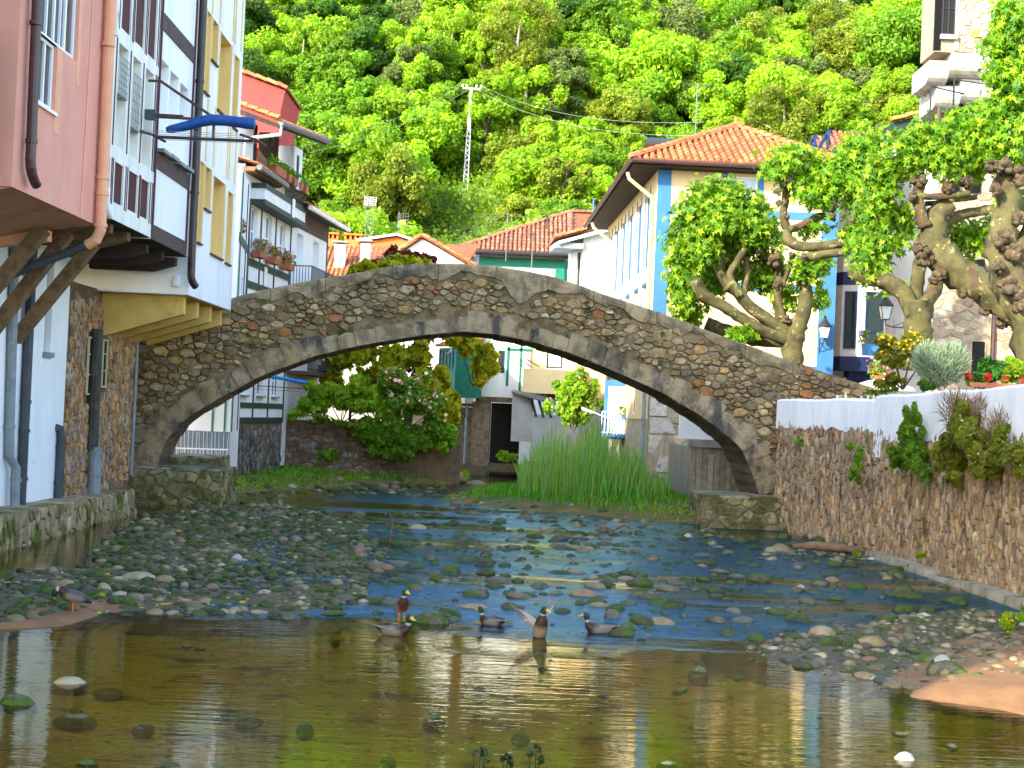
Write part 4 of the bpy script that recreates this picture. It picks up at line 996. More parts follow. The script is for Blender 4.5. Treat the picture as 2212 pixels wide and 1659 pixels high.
# its stone ground floor
b = MB(); b.box(-17, -10.22, 32.52, 38.3, -.4, 5.6); b.build('lower_wall', mat('stone_wall_mortar', (.17, .11, .06), (.1, .075, .055), sc=3, rough=.95, bump=.8, bsc=16), yh)
FWs = Frame((-10.2, 32.5, 0), (0, 1, 0)); rs = np.random.default_rng(31)
SLOT = [(1.55, 1.95, 3.0, 4.4), (2.75, 3.15, 3.2, 4.4)]
insw = lambda u, v: 0 < u < 5.8 and .45 < v < 5.5 and not any(a - .06 < u < c + .06 and e - .08 < v < f + .1 for a, c, e, f in SLOT)
pts = scatter2(rs, insw, (0, 5.8, .45, 5.5), 1100, 30, .2, 0.55)
cs = [c for c in voronoi(rs, pts, .55) if poly_area(c) < .16 and all(insw(*(np.array(p) * .9 + np.mean(c, 0) * .1)) for p in c)]
lay_stones(rs, yh, FWs, cs, m_rubble, 'wall_stone', 240, (.015, .07), .008, TINT_L, stuff_name='small_wall_stones')
m_dark = mat('dark_opening', (0.012, 0.010, 0.009), rough=.9)
for a, c, e, f in SLOT:
    w = window(yh, FWs, a, c, e, f, .0, 1, (.35, .7), .04, mat('cream_frame', (.55, .47, .28), rough=.7), m_dark, 'slit_window')
pipe(yh, [(-10.08, 34.35, 4.6), (-10.08, 34.4, 1.7)], .15, mat('sooty_clay_pipe', (.045, .04, .033), (.07, .065, .055), sc=3, rough=.85), 10, 'drainpipe')
pipe(yh, [(-10.0, 34.45, 1.75), (-10.0, 34.45, .55)], .16, m_pipe_gr, 12, 'drainpipe', [((-10.0, 34.45, 1.6), (0, 0, 1)), ((-10.0, 34.45, 1.1), (0, 0, 1))])
pipe(yh, [(-10.12, 38.25, 4.5), (-10.12, 38.25, .9)], .05, m_pipe_gr, 8, 'cable_duct')

# ---- stone ledge along the foot of the houses
sl = thing('stone_ledge', 'low mossy stone ledge at the foot of the left houses', 'ledge', (-9.9, 30, 0))
m_ledge = mat('ledge_stone', (1, 1, 1), (.65, .6, .5), sc=5, rough=.9, tint=True, bump=.7, bsc=18, bdist=.03, stretch=(1, 1, .5), extra=[((.085, .10, .012), 1.2, .50, .12, (1, 1, .8))])
b = MB(); b.hexa([(-10.25, 12, -.5), (-9.28, 12, -.5), (-9.6, 36.5, -.5), (-10.25, 36.5, -.5), (-10.25, 12, .72), (-9.34, 12, .72), (-9.64, 36.5, .56), (-10.25, 36.5, .56)]); b.build('core', m_footm, sl)
FE = Frame((-9.33, 18, 0), (-.21 / 18.5, 1, 0)); rs = np.random.default_rng(33)
for fr, w, h1 in ((FE, 18.5, .66), (Frame((-9.63, 36.5, 0), (-1, 0, 0), (0, 1, 0)), .6, .5)):
    pts = scatter2(rs, lambda u, v: -.2 < u < w + .2 and -.3 < v < h1 + .2, (-.2, w + .2, -.3, h1 + .2), 300, 30, .3, .6)
    cs = [[(min(max(u, 0), w), min(v, h1)) for u, v in c] for c in voronoi(rs, pts, .6)]
    lay_stones(rs, sl, fr, [c for c in cs if .02 < poly_area(c) < .3], m_ledge, 'ledge_stone', 150, (.01, .05), .01, [(.42, .33, .2), (.34, .27, .15), (.28, .24, .15), (.38, .28, .16)], stuff_name='small_ledge_stones')
for k in range(24):
    y0 = 18 + k * .772; x0 = -9.36 - (y0 - 18) * .0115; zt = .70 - (y0 - 18) * .0065
    t = rs.uniform(.75, 1.15); jz = rs.uniform(0, .02)
    m1 = x0 - rs.uniform(.35, .55)
    for xa, xb in ((x0 + .03, m1 + .01), (m1 - .01, -10.19)):
        MB().tint((.38 * t, .29 * t, .185 * t)).hexa([(xb, y0 + .01, zt - .1), (xa, y0 + .01, zt - .1), (xa, y0 + .75, zt - .1), (xb, y0 + .75, zt - .1), (xb, y0 + .01, zt + .03 + jz), (xa, y0 + .01, zt + .025 + jz), (xa, y0 + .75, zt + .02 + jz), (xb, y0 + .75, zt + .03 + jz)]).build('capstone', m_ledge, sl)

# ---- clothes airer with a rolled blue awning
ai = thing('clothes_airer', 'rusty iron clothes airer bracketed from the timber front above the water', 'airer', (-8, 30, 8.9))
m_rust = mat('rusty_iron', (.08, .05, .04), (.12, .07, .05), sc=9, rough=.7, metal=.3)
A0 = (-7.96, 30)
b = MB(); b.tube([(-7.97, 29.98, 9.7), (-7.72, 30, 9.71), (-6.55, 30, 8.98)], .03, 6); b.tube([(-7.97, 30, 8.95), (-6.42, 30, 8.93)], .03, 6); b.tube([(-7.97, 30.0, 9.0), (-7.2, 30, 8.985)], .024, 6); b.build('arm', m_rust, ai)
MB().box(-8.0, -7.78, 29.9, 30.1, 8.88, 9.08).build('wall_plate', m_pipe_dk, ai)
MB().tube([(-6.55, 30, 9.0), (-6.55, 30, 8.5)], .03, 6).build('drop_bar', m_rust, ai)
MB().tube([(-7.72, 30, 8.52), (-5.7, 30, 8.52)], .035, 8).build('spine', m_rust, ai)
for x in (-7.82, -5.66): MB().tube([(x - .22, 29.55, 8.56), (x, 30, 8.56), (x + .16, 30.4, 8.5)], .032, 6).build('cross_bar', m_rust, ai)
for k in range(6):
    a = k / 5; MB().tube([(-8.04 + .38 * a, 29.55 + .85 * a, 8.57 - .03 * a), (-5.88 + .38 * a, 29.55 + .85 * a, 8.57 - .03 * a)], .006, 4, False).build('line', m_pipe_gr, ai)
aw = MB(); pts = [(-7.52, 29.9, 8.66), (-7.42, 29.9, 8.68), (-7.1, 29.9, 8.76), (-6.85, 29.92, 8.86), (-6.6, 29.93, 8.92), (-6.3, 29.95, 8.92), (-6.0, 29.97, 8.90), (-5.85, 29.97, 8.895), (-5.68, 29.97, 8.89)]
aw.tube(pts, [.055, .085, .10, .115, .12, .115, .115, .13, .125], 12)
ra = tag(aw.build('rolled_tarp', mat('blue_tarpaulin', (.012, .075, .30), (.008, .05, .22), sc=6, rough=.5, bump=.4, bsc=14), smooth=True), 'rolled blue tarpaulin lying on the clothes airer at the left houses', 'tarpaulin')
# ================================================================ HOUSES BEYOND THE BRIDGE
m_tile = mat('clay_roof_tile', (1, 1, 1), (0.75, 0.72, 0.7), sc=8, rough=.85, tint=True, bump=.3, bsc=40, bdist=.01, extra=[((0.16, 0.13, 0.08), 3.0, 0.66, 0.08)])
m_tiledeck = mat('roof_deck', (0.22, 0.08, 0.035), (0.15, 0.06, 0.03), sc=3, rough=.95)
m_green = mat('dark_green_paint', (0.022, 0.052, 0.045), (0.018, 0.042, 0.036), sc=4, rough=.6)
m_teal = mat('teal_green_paint', (0.01, 0.17, 0.10), (0.008, 0.14, 0.085), sc=4, rough=.6)
m_blue = mat('blue_paint', (0.045, 0.17, 0.36), (0.038, 0.145, 0.32), sc=1.5, rough=.7)
m_navy = mat('navy_paint', (0.012, 0.022, 0.085), (0.010, 0.018, 0.07), sc=3, rough=.5)
m_cream = mat('cream_plaster', (0.72, 0.53, 0.28), (0.67, 0.49, 0.255), sc=.8, rough=.9, bump=.15, bsc=30)
m_iron = mat('black_iron', (0.014, 0.014, 0.016), rough=.5, spec=.5)
m_gutter = mat('zinc_gutter', (0.12, 0.13, 0.13), (0.09, 0.1, 0.1), sc=5, rough=.5, metal=.2)
m_gutbr = mat('brown_gutter', (0.07, 0.03, 0.025), (0.055, 0.025, 0.02), sc=5, rough=.5)
m_terra = mat('terracotta_pot', (0.40, 0.13, 0.06), (0.32, 0.10, 0.05), sc=6, rough=.8)
m_paneg = glass_mat('pale_pane', (0.16, 0.19, 0.22))
m_blossom = {c: leaf_mat('petal_' + c, v, .3) for c, v in dict(red=(.45, .01, .02), pink=(.60, .06, .25), rose=(.75, .42, .35), yellow=(.75, .42, .01), white=(.75, .72, .62), violet=(.35, .2, .5), magenta=(.4, .02, .2)).items()}
TT_OR = [(.52, .17, .055), (.46, .14, .05), (.56, .20, .075), (.42, .13, .05), (.50, .18, .08), (.36, .13, .06)]
TT_OLD = [(.34, .14, .075), (.28, .115, .065), (.38, .17, .10), (.24, .11, .07), (.31, .15, .10), (.36, .13, .06)]
rr = np.random.default_rng(41)
def tile_roof(parent, A, B, C, D, pitch=.24, row=.36, keep=0, tints=TT_OR, name='roof_tile', deck=True, r=None):
    """A-B eave, D-C top; convex clay tiles in straight files up the slope."""
    A, B, C, D = (Vector(p) for p in (A, B, C, D)); e = (B - A).normalized(); up = (D - A) - e * (D - A).dot(e)
    if up.length < .01: up = (C - B) - e * (C - B).dot(e)
    H = up.length; up.normalize(); n = e.cross(up).normalized()
    if n.z < 0: n = -n
    sB = (B - A).dot(e); sC, sD = (C - A).dot(e), (D - A).dot(e)
    if deck: MB().quad(A - n * .02, B - n * .02, C - n * .02, D - n * .02).build('roof_deck', m_tiledeck, parent)
    rest = MB(); rest.used = True; cnt = 0; nr = max(1, int(round(H / row))); rad = r or pitch * .36
    for k in range(nr):
        t0, t1 = k / nr, min(1.0, (k + 1.18) / nr); tm = (k + .5) / nr
        l = sD * tm; rgt = sB + (sC - sB) * tm
        i0 = math.ceil(min(l, rgt) / pitch); i1 = math.floor(max(l, rgt) / pitch)
        for i in range(i0, i1 + 1):
            s = i * pitch + rr.normal() * .008; V = []
            for (t, sc, lift) in ((t0, 1.0, .035), (t1, .82, .0)):
                o = A + e * s + up * (H * t) + n * (lift + rr.uniform(0, .012))
                for a in (0, .25, .5, .75, 1):
                    an = math.pi * a; V.append(o + e * (math.cos(an) * rad * sc) + n * (math.sin(an) * rad * sc * .9))
            Fs = [(j, j + 1, 6 + j, 5 + j) for j in range(4)] + [(4, 3, 2, 1, 0)]
            c = tints[int(rr.integers(len(tints)))]; q = rr.uniform(.8, 1.2); c = tuple(x * q for x in c)
            if cnt < keep: MB().tint(c).add(V, Fs).build(name, m_tile, parent)
            else: rest.c = c; rest.add(V, Fs)
            cnt += 1
    if rest.v: tag(rest.build('roof_tiling', m_tile, parent), kind='stuff')
def ridge_tiles(parent, a, b, r=.13, step=.38, tints=TT_OR):
    a, b = Vector(a), Vector(b); L = (b - a).length; d = (b - a).normalized(); n = max(1, int(L / step)); sd = d.cross(Vector((0, 0, 1))).normalized(); u = sd.cross(d)
    if u.z < 0: u = -u
    for k in range(n):
        V = []
        for t, sc in ((k / n, 1), (min(1, (k + 1.12) / n), .86)):
            o = a + d * (L * t) + u * (.03 if sc == 1 else 0.0)
            for q in (0, .25, .5, .75, 1): V.append(o + sd * (math.cos(math.pi * q) * r * sc) + u * (math.sin(math.pi * q) * r * sc))
        c = tints[int(rr.integers(len(tints)))]
        MB().tint(c).add(V, [(j, j + 1, 6 + j, 5 + j) for j in range(4)] + [(4, 3, 2, 1, 0)]).build('ridge_tile', m_tile, parent)
def gutter(parent, a, b, r=.08, material=None):
    MB().tube([a, b], r, 8).build('gutter', material or m_gutter, parent)
def railing(parent, a, b, h=.95, step=.12, material=None, name='railing', r=.012):
    a, b = Vector(a), Vector(b); n = int((b - a).length / step); up = Vector((0, 0, h)); m = MB()
    m.beam(a + up, b + up, .05, .04); m.beam(a + up * .08, b + up * .08, .035, .03)
    for k in range(n + 1): p = a.lerp(b, k / n); m.beam(p, p + up, r * 2, r * 2)
    return m.build(name, material or m_iron, parent)
def flowers(parent, c, w, h, col, n=70, size=.09, leaf='mid', lsize=.1, nl=90, axis=(1, 0, 0)):
    ax = Vector(axis).normalized(); cl = [(tuple(Vector(c) + ax * x + Vector((0, 0, z))), h * .45) for x in np.linspace(-w / 2, w / 2, max(2, int(w / .25))) for z in (0, h * .4)]
    V, Fq, t = leaf_cloud(rr, cl, nl, lsize); mesh_obj('leaves', V, Fq, LM[leaf], parent, tint=t)
    cols = col if isinstance(col, (list, tuple)) else [col]
    for cc in cols:
        V, Fq, t = leaf_cloud(rr, [(tuple(Vector(p) + Vector((0, -.04, .05))), q * 1.1) for p, q in cl], n // len(cols), size, elong=1.1); tag(mesh_obj('petals', V, Fq, m_blossom[cc], parent, tint=t), kind='stuff')
def flower_pot(label, c, r, h, cols, fh=.3, n=60, group=None, w=None, axis=(1, 0, 0), pot=None, name='flower_pot', leaf='mid'):
    c = Vector(c); t = thing(name, label, 'flower pot', c, group)
    if w: b = MB(); ax = Vector(axis).normalized(); sd = Vector((-ax.y, ax.x, 0)); b.hexa([c + ax * x * .92 + sd * y * .85 for x, y in ((-w / 2, -r), (w / 2, -r), (w / 2, r), (-w / 2, r))] + [c + ax * x + sd * y + Vector((0, 0, h)) for x, y in ((-w / 2, -r), (w / 2, -r), (w / 2, r), (-w / 2, r))]); b.build('pot', pot or m_terra, t)
    else: MB().lathe(c, [(r * .7, 0), (r, h * .85), (r * 1.12, h * .86), (r * 1.12, h)], 10).build('pot', pot or m_terra, t)
    if cols: flowers(t, c + Vector((0, 0, h + fh * .3)), w or r * 2, fh, cols, n, axis=axis, leaf=leaf)
    else:
        V, Fq, tt = leaf_cloud(rr, [(tuple(c + Vector(axis) * x + Vector((0, 0, h + fh * .35))), fh * .5) for x in np.linspace(-(w or r) / 2, (w or r) / 2, 3)], 120, .12); mesh_obj('leaves', V, Fq, LM[leaf], t, tint=tt)
    return t

# ---- white house with painted stone foot, seen under the arch at the left
t = thing('riverside_house', 'white riverside house with grey painted mock stone foot, seen under the arch', 'house', (-10.5, 46, 0))
F0 = Frame((-16, 46, 0), (1, 0, 0)); F0s = Frame((-9.05, 46, 0), (-.12, 1, 0))
b = MB(); facade(b, F0, 0, 6.95, .6, 10.6, [(5.55, 6.2, 3.05, 4.2, .12)], .12); b.quad((-9.05, 46, .6), (-9.5, 49.9, .6), (-9.5, 49.9, 10.6), (-9.05, 46, 10.6)); b.quad((-16, 46, 10.6), (-9.05, 46, 10.6), (-9.5, 49.9, 10.6), (-16, 49.9, 10.6)); b.build('wall', m_wht, t)
m_grayfoot = mat('blue_grey_paint', (.155, .20, .26), (.13, .17, .225), sc=3, rough=.8, extra=[((.2, .19, .1), 1.2, .62, .12)])
MB().fbox(F0, 0, 6.96, -.2, 2.0, 0.0, .03).build('painted_foot', m_grayfoot, t)
rf = np.random.default_rng(5)
for k in range(21): MB().beam(F0.pt(4.4 + k * .125, 1.02, .036), F0.pt(4.4 + k * .125 + rf.normal() * .03, 2.0 - rf.uniform(0, .05), .036), .022, .012).build('joint_line', m_wht, t)
for k in range(15): MB().beam(F0.pt(4.9 + k * .14, .75, .036), F0.pt(4.9 + k * .14 + rf.normal() * .03, 1.4, .036), .02, .012).build('joint_line', m_wht, t)
for v in (1.42, .9): MB().beam(F0.pt(4.2, v - .02, .036), F0.pt(6.95, v + .01, .036), .012, .045).build('joint_line', m_wht, t)
window(t, F0, 5.55, 6.2, 3.05, 4.2, -.1, 2, (.5,), .06, sill=m_pipe_gr)
pipe(t, [F0.pt(4.72, 6, .1), F0.pt(4.75, 2.2, .1), F0.pt(4.78, 2.02, .12), F0.pt(4.98, 1.98, .15)], .075, m_pipe_bk, 8)
for u in (.4, 2.9): MB().fbox(F0s, u, u + .14, 2.0, 10.5, .0, .04).build('post', m_teal if u < 1 else m_green, t)
for v in (5.4, 8.2): MB().fbox(F0s, .0, 3.9, v, v + .28, .0, .035).build('rail_beam', m_green, t)
for u in (6.35, 6.75): MB().fbox(F0, u, u + .05, 2.0, 6, .0, .03).build('trim_strip', m_teal, t)
window(t, F0s, 1.2, 2.0, 6.0, 7.2, .01, 1, (.5,), .07)
# ---- white and dark green half timbered house
L1 = thing('green_timbered_house', 'white house with dark green timber bands, flower boxes and an open roof loggia', 'house', (-9.6, 53, 0))
g1 = Frame((-9.72, 50, 0), (.085, .996, 0)); W1 = 7.0
wins = [(1.0, 1.85, 8.5, 10.05), (3.05, 3.95, 8.5, 10.05), (5.2, 6.1, 8.5, 10.05)]
low = [(.7, 1.5, 3.25, 4.6), (2.9, 3.75, 3.25, 4.6), (5.1, 5.9, 3.25, 4.6), (.9, 1.6, 5.2, 6.65), (3.1, 3.9, 5.2, 6.65), (5.2, 6.0, 5.2, 6.65)]
b = MB(); facade(b, g1, 0, W1, 2.24, 11.4, [w + (.18,) for w in wins + low], .18); shell(b, g1, 0, W1, 2.24, 11.4, 6.5); b.build('wall', m_wht, L1)
for w in wins + low: window(L1, g1, *w, -.15, 2, (.45,), .07, glass=m_paneg if w in wins else None, sill=m_pipe_gr if w in low[:3] else None)
for v in (7.1, 7.9, 2.24, 2.78, 4.95): MB().fbox(g1, .05, W1, v, v + (.26 if v > 5 else .2), .0, .04).build('timber_band', m_green, L1)
for u in (.06, 2.35, 4.5, 6.9): MB().fbox(g1, u, u + .1, 2.3, 10.3, .0, .035).build('timber_post', m_green, L1)
MB().fbox(g1, .3, .5, 5.2, 10.2, .0, .14).build('shutter', m_green, L1)
b = MB(); b.fbox(g1, .9, W1 + .2, 10.15, 10.75, .0, .5); b.build('balcony_front', m_wht, L1)
for v in (10.1, 10.68): MB().fbox(g1, .85, W1 + .25, v, v + .18, .0, .54).build('timber_band', m_green, L1)
b = MB(); b.box(-12, -10.0, 50.1, 56.9, .2, 2.24); b.build('stone_foot', MATS['stone_wall_mortar'], L1)
F1 = Frame((-9.72, 50, 0), (.085, .996, 0)); ptsS = scatter2(rf, lambda u, v: 0 < u < 7 and .5 < v < 2.2, (0, 7, .5, 2.2), 300, 30, .2, .6)
lay_stones(rf, L1, F1, [c for c in voronoi(rf, ptsS, .6) if poly_area(c) < .15 and max(p[1] for p in c) < 2.24 and min(p[0] for p in c) > -.05 and max(p[0] for p in c) < 7.05], m_rubble, 'foot_stone', 90, (.02, .07), .012, [(.17, .155, .14), (.10, .09, .085), (.30, .23, .16), (.22, .2, .18), (.13, .12, .12)])
MB().hexa([(-9.78, 50.02, .2), (-9.73, 50.02, .2), (-9.14, 56.98, .2), (-9.2, 56.98, .2), (-9.78, 50.02, 2.23), (-9.73, 50.02, 2.23), (-9.14, 56.98, 2.23), (-9.2, 56.98, 2.23)]).build('stone_foot', MATS['stone_wall_mortar'], L1)
for i, (u, cols) in enumerate(((1.4, ['red', 'violet']), (3.5, ['magenta', 'pink']), (5.65, ['pink', 'red']))):
    flower_pot(['terracotta window box with red and violet flowers, nearest of the row of three', 'terracotta window box with magenta flowers, the middle one of three', 'terracotta window box with pink flowers, last of three before the balcony'][i], g1.pt(u, 8.22, .28), .17, .24, cols, .42, 80, 'flower boxes under the windows', w=.95, axis=g1.u)
flower_pot('small red flowers hanging in front of the green post beside the yellow windows', (-9.35, 47.2, 8.4), .12, .16, ['red', 'magenta'], .4, 50)
for (u, v) in ((3.0, 7.35), (4.75, 10.2)):
    f = MB().fbox(g1, u, u + .42, v, v + .72, .56 if v > 9 else .05, .57 if v > 9 else .06)
    tag(f.build('white_cloth', m_frame), 'white cloth banner hung ' + ('over the green timber bands below the flower boxes' if v < 9 else 'over the terrace edge under the loggia'), 'banner')
pipe(L1, [g1.pt(.1, 5.2, .12), g1.pt(.12, 1.2, .12)], .06, m_pipe_bk, 8)
# lower tiled skirt roof and terrace, loggia storey, upper roof
A, B = g1.pt(-.4, 11.3, .55), g1.pt(3.6, 11.3, .55); tile_roof(L1, A, B, B + Vector((-1.5, 0, .5)), A + Vector((-1.5, 0, .5)), .2, .3, 60)
gutter(L1, A + Vector((.05, 0, -.08)), B + Vector((.05, 0, -.08)), .11)
MB().hexa([g1.pt(-.3, 11.1, .4), g1.pt(3.5, 11.1, .4), g1.pt(3.5, 11.1, -.2), g1.pt(-.3, 11.1, -.2), g1.pt(-.3, 11.25, .5), g1.pt(3.5, 11.25, .5), g1.pt(3.5, 11.25, -.2), g1.pt(-.3, 11.25, -.2)]).build('eave_board', m_wood, L1)
railing(L1, g1.pt(3.8, 10.8, .5), g1.pt(W1 + .2, 10.8, .5), .75, .13)
pot_l = ['terracotta trough with low green plants on the terrace, left end', 'terracotta pot with green plant, second on the terrace', 'terracotta pot with green plant, third on the terrace', 'terracotta pot with green plant, fourth on the terrace', 'small terracotta pot at the outer corner of the terrace']
for i, u in enumerate((2.7, 4.1, 5.0, 6.0, 6.9)): flower_pot(pot_l[i], g1.pt(u, 11.42, .42), .2, .3, None, .42, group='terrace pots', w=1.5 if i == 0 else .5, axis=g1.u)
g2 = Frame((-10.0, 50.5, 0), (.18, .984, 0))
b = MB(); b.fbox(g2, -.6, .9, 11.4, 13.1, -4, .1); b.build('upper_wall', m_wht, L1); b = MB(); b.fbox(g2, 4.6, 5.6, 11.4, 13.0, -.9, .35); b.build('column', m_wht, L1)
MB().fbox(g2, 4.95, 5.15, 11.5, 12.7, .34, .38).build('column_slot', m_green, L1)
for u in (1.5, 3.0, 3.8): MB().fbox(g2, u, u + .28, 11.4, 13.2, -.5, -.1).build('post', m_woodd, L1)
MB().fbox(g2, .9, 5.6, 11.4, 13.2, -4, -3.8).build('back_wall', m_green, L1)
e0, e1 = Vector((-8.66, 50.3, 13.0)), Vector((-7.57, 54.9, 13.3)); tp = Vector((-3.2, .6, 1.15))
tile_roof(L1, e0, e1, e1 + tp, e0 + tp, .2, .33, 70)
gutter(L1, e0 + Vector((.05, 0, -.07)), e1 + Vector((.05, 0, -.07)), .11)
MB().add([e0 + Vector((0, 0, -.1)), e1 + Vector((0, 0, -.1)), e1 + tp + Vector((0, 0, -.12)), e0 + tp + Vector((0, 0, -.12)), e0 + Vector((0, 0, -.26)), e1 + Vector((0, 0, -.26)), e1 + tp + Vector((0, 0, -.3)), e0 + tp + Vector((0, 0, -.3))], [(0, 1, 2, 3), (7, 6, 5, 4), (0, 4, 5, 1), (1, 5, 6, 2), (2, 6, 7, 3), (3, 7, 4, 0)]).build('roof_boards', m_woodd, L1)
ridge_tiles(L1, e0 + Vector((0, -.05, .05)), e0 + tp + Vector((0, -.05, .05)), .15, .42)
pipe(L1, [e0 + Vector((.05, .1, -.15)), e0 + Vector((.05, .1, -.45)), g2.pt(-.3, 12.3, .25), g2.pt(-.3, 11.6, .2)], .065, m_pipe_wh, 8)
# red gabled wall above
t = thing('red_gable_house', 'red painted gable wall with tiled verge above the loggia roof', 'house', (-10, 58, 0))
p = [at_y(500, 150, 58), at_y(616, 195, 58), at_y(606, 240, 58), at_y(500, 300, 58)]
MB().prism([p[0], p[1], p[2], Vector((p[2].x - .1, 58, 13.4)), Vector((p[0].x, 58, 13.4))], (0, 4, 0)).build('wall', mat('red_plaster', (.36, .05, .042), (.31, .044, .038), sc=1, rough=.85), t)
ridge_tiles(t, p[0] + Vector((-.3, -.08, .1)), p[1] + Vector((.1, -.08, .02)), .17, .45)
MB().prism([p[0] + Vector((0, 0, .03)), p[1] + Vector((.1, 0, .03)), p[1] + Vector((.1, 0, .12)), p[0] + Vector((0, 0, .12))], (0, 4.2, 0)).build('roof', m_tiledeck, t)
# ---- plain white house with brown upper band
t = thing('white_balcony_house', 'plain white house with brown upper band, black balcony and zinc gutter', 'house', (-9, 60, 0))
g3 = Frame((-9.12, 57.02, 0), (.11, .994, 0))
hol = [(.9, 1.9, 8.7, 10.0, .3), (3.6, 4.6, 8.7, 10.0, .3)]
b = MB(); facade(b, g3, 0, 6, .5, 11.0, hol, .3); shell(b, g3, 0, 6, .5, 11.0, 6); b.build('wall', m_wht, t)
for h in hol: MB().fbox(g3, h[0], h[1], h[2], h[3], -.32, -.29).build('shutter', m_wht, t)
MB().fbox(g3, 0, 6.02, 10.2, 11.0, -.02, .04).build('brown_band', m_brown, t); MB().fbox(g3, 5.9, 6.05, .5, 11, -2, .03).build('corner_board', m_brown, t)
railing(t, g3.pt(0, 7.55, .05), g3.pt(0, 7.55, .9), 1.0, .12); railing(t, g3.pt(0, 7.55, .9), g3.pt(5.5, 7.55, .9), 1.0, .14)
for z in (7.4, 4.2):
    MB().fbox(g3, 0.1, 5.5, z, z + .14, 0, .95).build('balcony_slab', mat('dark_red_slab', (.12, .05, .04), rough=.8) if z < 7 else m_wht, t)
railing(t, g3.pt(0.1, 4.35, .9), g3.pt(5.5, 4.35, .9), 1.0, .14)
e0, e1 = g3.pt(-.3, 10.95, .75), g3.pt(6.6, 10.95, .75); tp = Vector((-3.6, .3, 1.35)); tile_roof(t, e0, e1, e1 + tp, e0 + tp, .22, .36, 110)
gutter(t, e0 + Vector((.06, 0, -.08)), e1 + Vector((.06, 0, -.08)), .1, m_pipe_wh)
MB().hexa([g3.pt(-.3, 10.75, .7), g3.pt(6.5, 10.75, .7), g3.pt(6.5, 11.0, -.1), g3.pt(-.3, 11.0, -.1), g3.pt(-.3, 10.85, .72), g3.pt(6.5, 10.85, .72), g3.pt(6.5, 11.1, -.1), g3.pt(-.3, 11.1, -.1)]).build('eave_board', m_woodd, t)
# blue airer under the arch
t = thing('clothes_airer', 'small clothes airer with bright blue tarp on the green banded house, under the arch', 'airer', (-8.9, 52, 3.7))
MB().beam((-9.7, 53.0, 3.62), (-7.75, 52.6, 3.58), .03, .03).build('spine', m_rust, t); MB().beam((-9.6, 53.4, 4.0), (-8.7, 52.7, 4.0), .03, .03).build('arm', m_rust, t); MB().beam((-8.75, 52.7, 4.2), (-8.75, 52.7, 3.3), .03, .03).build('drop_bar', m_rust, t)
for k in range(3): MB().beam((-9.6, 52.6 + k * .25, 3.5), (-7.9, 52.3 + k * .25, 3.46), .012, .012).build('line', m_rust, t)
tag(MB().tube([(-9.25, 52.5, 3.98), (-8.6, 52.45, 3.93), (-7.55, 52.4, 3.80)], [.05, .06, .07], 8).build('folded_tarp', mat('bright_blue_tarp', (.02, .22, .62), rough=.5)), 'bright blue folded tarp on the airer seen under the arch', 'tarpaulin')

# ---- tiled roofs seen over the left half of the bridge
t = thing('tiled_house', 'low house with a wide worn orange tiled roof and two white chimneys', 'house', (-8, 80, 0))
A, B = at_y(690, 605, 75), at_y(905, 605, 75); C, D = at_y(960, 522, 80), at_y(690, 532, 80)
MB().hexa([(A.x, 75.3, 0), (B.x + 2, 75.3, 0), (C.x + 2, 81, 0), (A.x, 81, 0), (A.x, 75.3, A.z - .1), (B.x + 2, 75.3, A.z - .1), (C.x + 2, 80, D.z - .1), (A.x, 80, D.z - .1)]).build('wall', m_conc, t)
tile_roof(t, A, B + Vector((2, 0, 0)), C + Vector((2, 0, 0)), D, .26, .4, 120, TT_OR)
ch = [(at_y(735, 545, 77), .55, 1.1), (at_y(790, 542, 77), .5, 1.05)]
for c, w, h in ch: MB().box(c.x - w / 2, c.x + w / 2, c.y - w / 2, c.y + w / 2, c.z - .9, c.z + h * .35).build('chimney', m_oldwht, t); MB().box(c.x - w * .75, c.x + w * .75, c.y - w * .75, c.y + w * .75, c.z + h * .35 + .12, c.z + h * .35 + .2).build('chimney_cap', m_conc, t)
t = thing('orange_chimney_house', 'orange plastered chimney stacks rising behind the worn tiled roof', 'house', (-9, 84, 0))
for k, (xa, xb, ya, yb) in enumerate(((708, 729, 502, 545), (745, 779, 504, 548))):
    a, c = at_y(xa, ya, 83), at_y(xb, yb, 83); MB().box(a.x, c.x, 83, 84, c.z - 3, a.z - .35).build('chimney', mat('orange_plaster', (.55, .15, .03), (.46, .13, .03), sc=2, rough=.85), t); MB().box(a.x - .06, c.x + .06, 82.9, 84.1, a.z - .1, a.z).build('chimney_cap', MATS['orange_plaster'], t)
    for q in np.linspace(a.x + .05, c.x - .05, 4 if k else 3): MB().box(q - .06, q + .06, 83, 84, a.z - .36, a.z - .09).build('chimney_leg', MATS['orange_plaster'], t)
MB().box(-12, -8, 83.2, 86, 0, 11).build('wall', m_wht, t)
t = thing('metal_roof_house', 'pale sheet metal roof with low orange gable behind the white chimneys', 'house', (-7, 83, 0))
p0, p1, p2 = at_y(782, 523, 82), at_y(858, 512, 82), at_y(902, 528, 82)
MB().prism([Vector((p0.x, 82, 8)), p0, p1, p2, Vector((p2.x, 82, 8))], (0, 5, 0)).build('wall', MATS['orange_plaster'], t)
MB().prism([p0 + Vector((-.3, -.3, 0)), p1 + Vector((0, -.3, .06)), p1 + Vector((0, -.3, .2)), p0 + Vector((-.3, -.3, .14))], (0, 5.4, 0)).build('roof', mat('pale_zinc', (.45, .5, .54), rough=.4, metal=.2), t)
MB().prism([p1 + Vector((0, -.3, .06)), p2 + Vector((.3, -.3, 0)), p2 + Vector((.3, -.3, .14)), p1 + Vector((0, -.3, .2))], (0, 5.4, 0)).build('roof', MATS['pale_zinc'], t)
t = thing('white_gable_house', 'white gable with clay tiled verges just above the bridge crown', 'house', (-3, 76, 0))
p0, p1, p2 = at_y(860, 552, 73), at_y(912, 516, 73), at_y(1010, 573, 73)
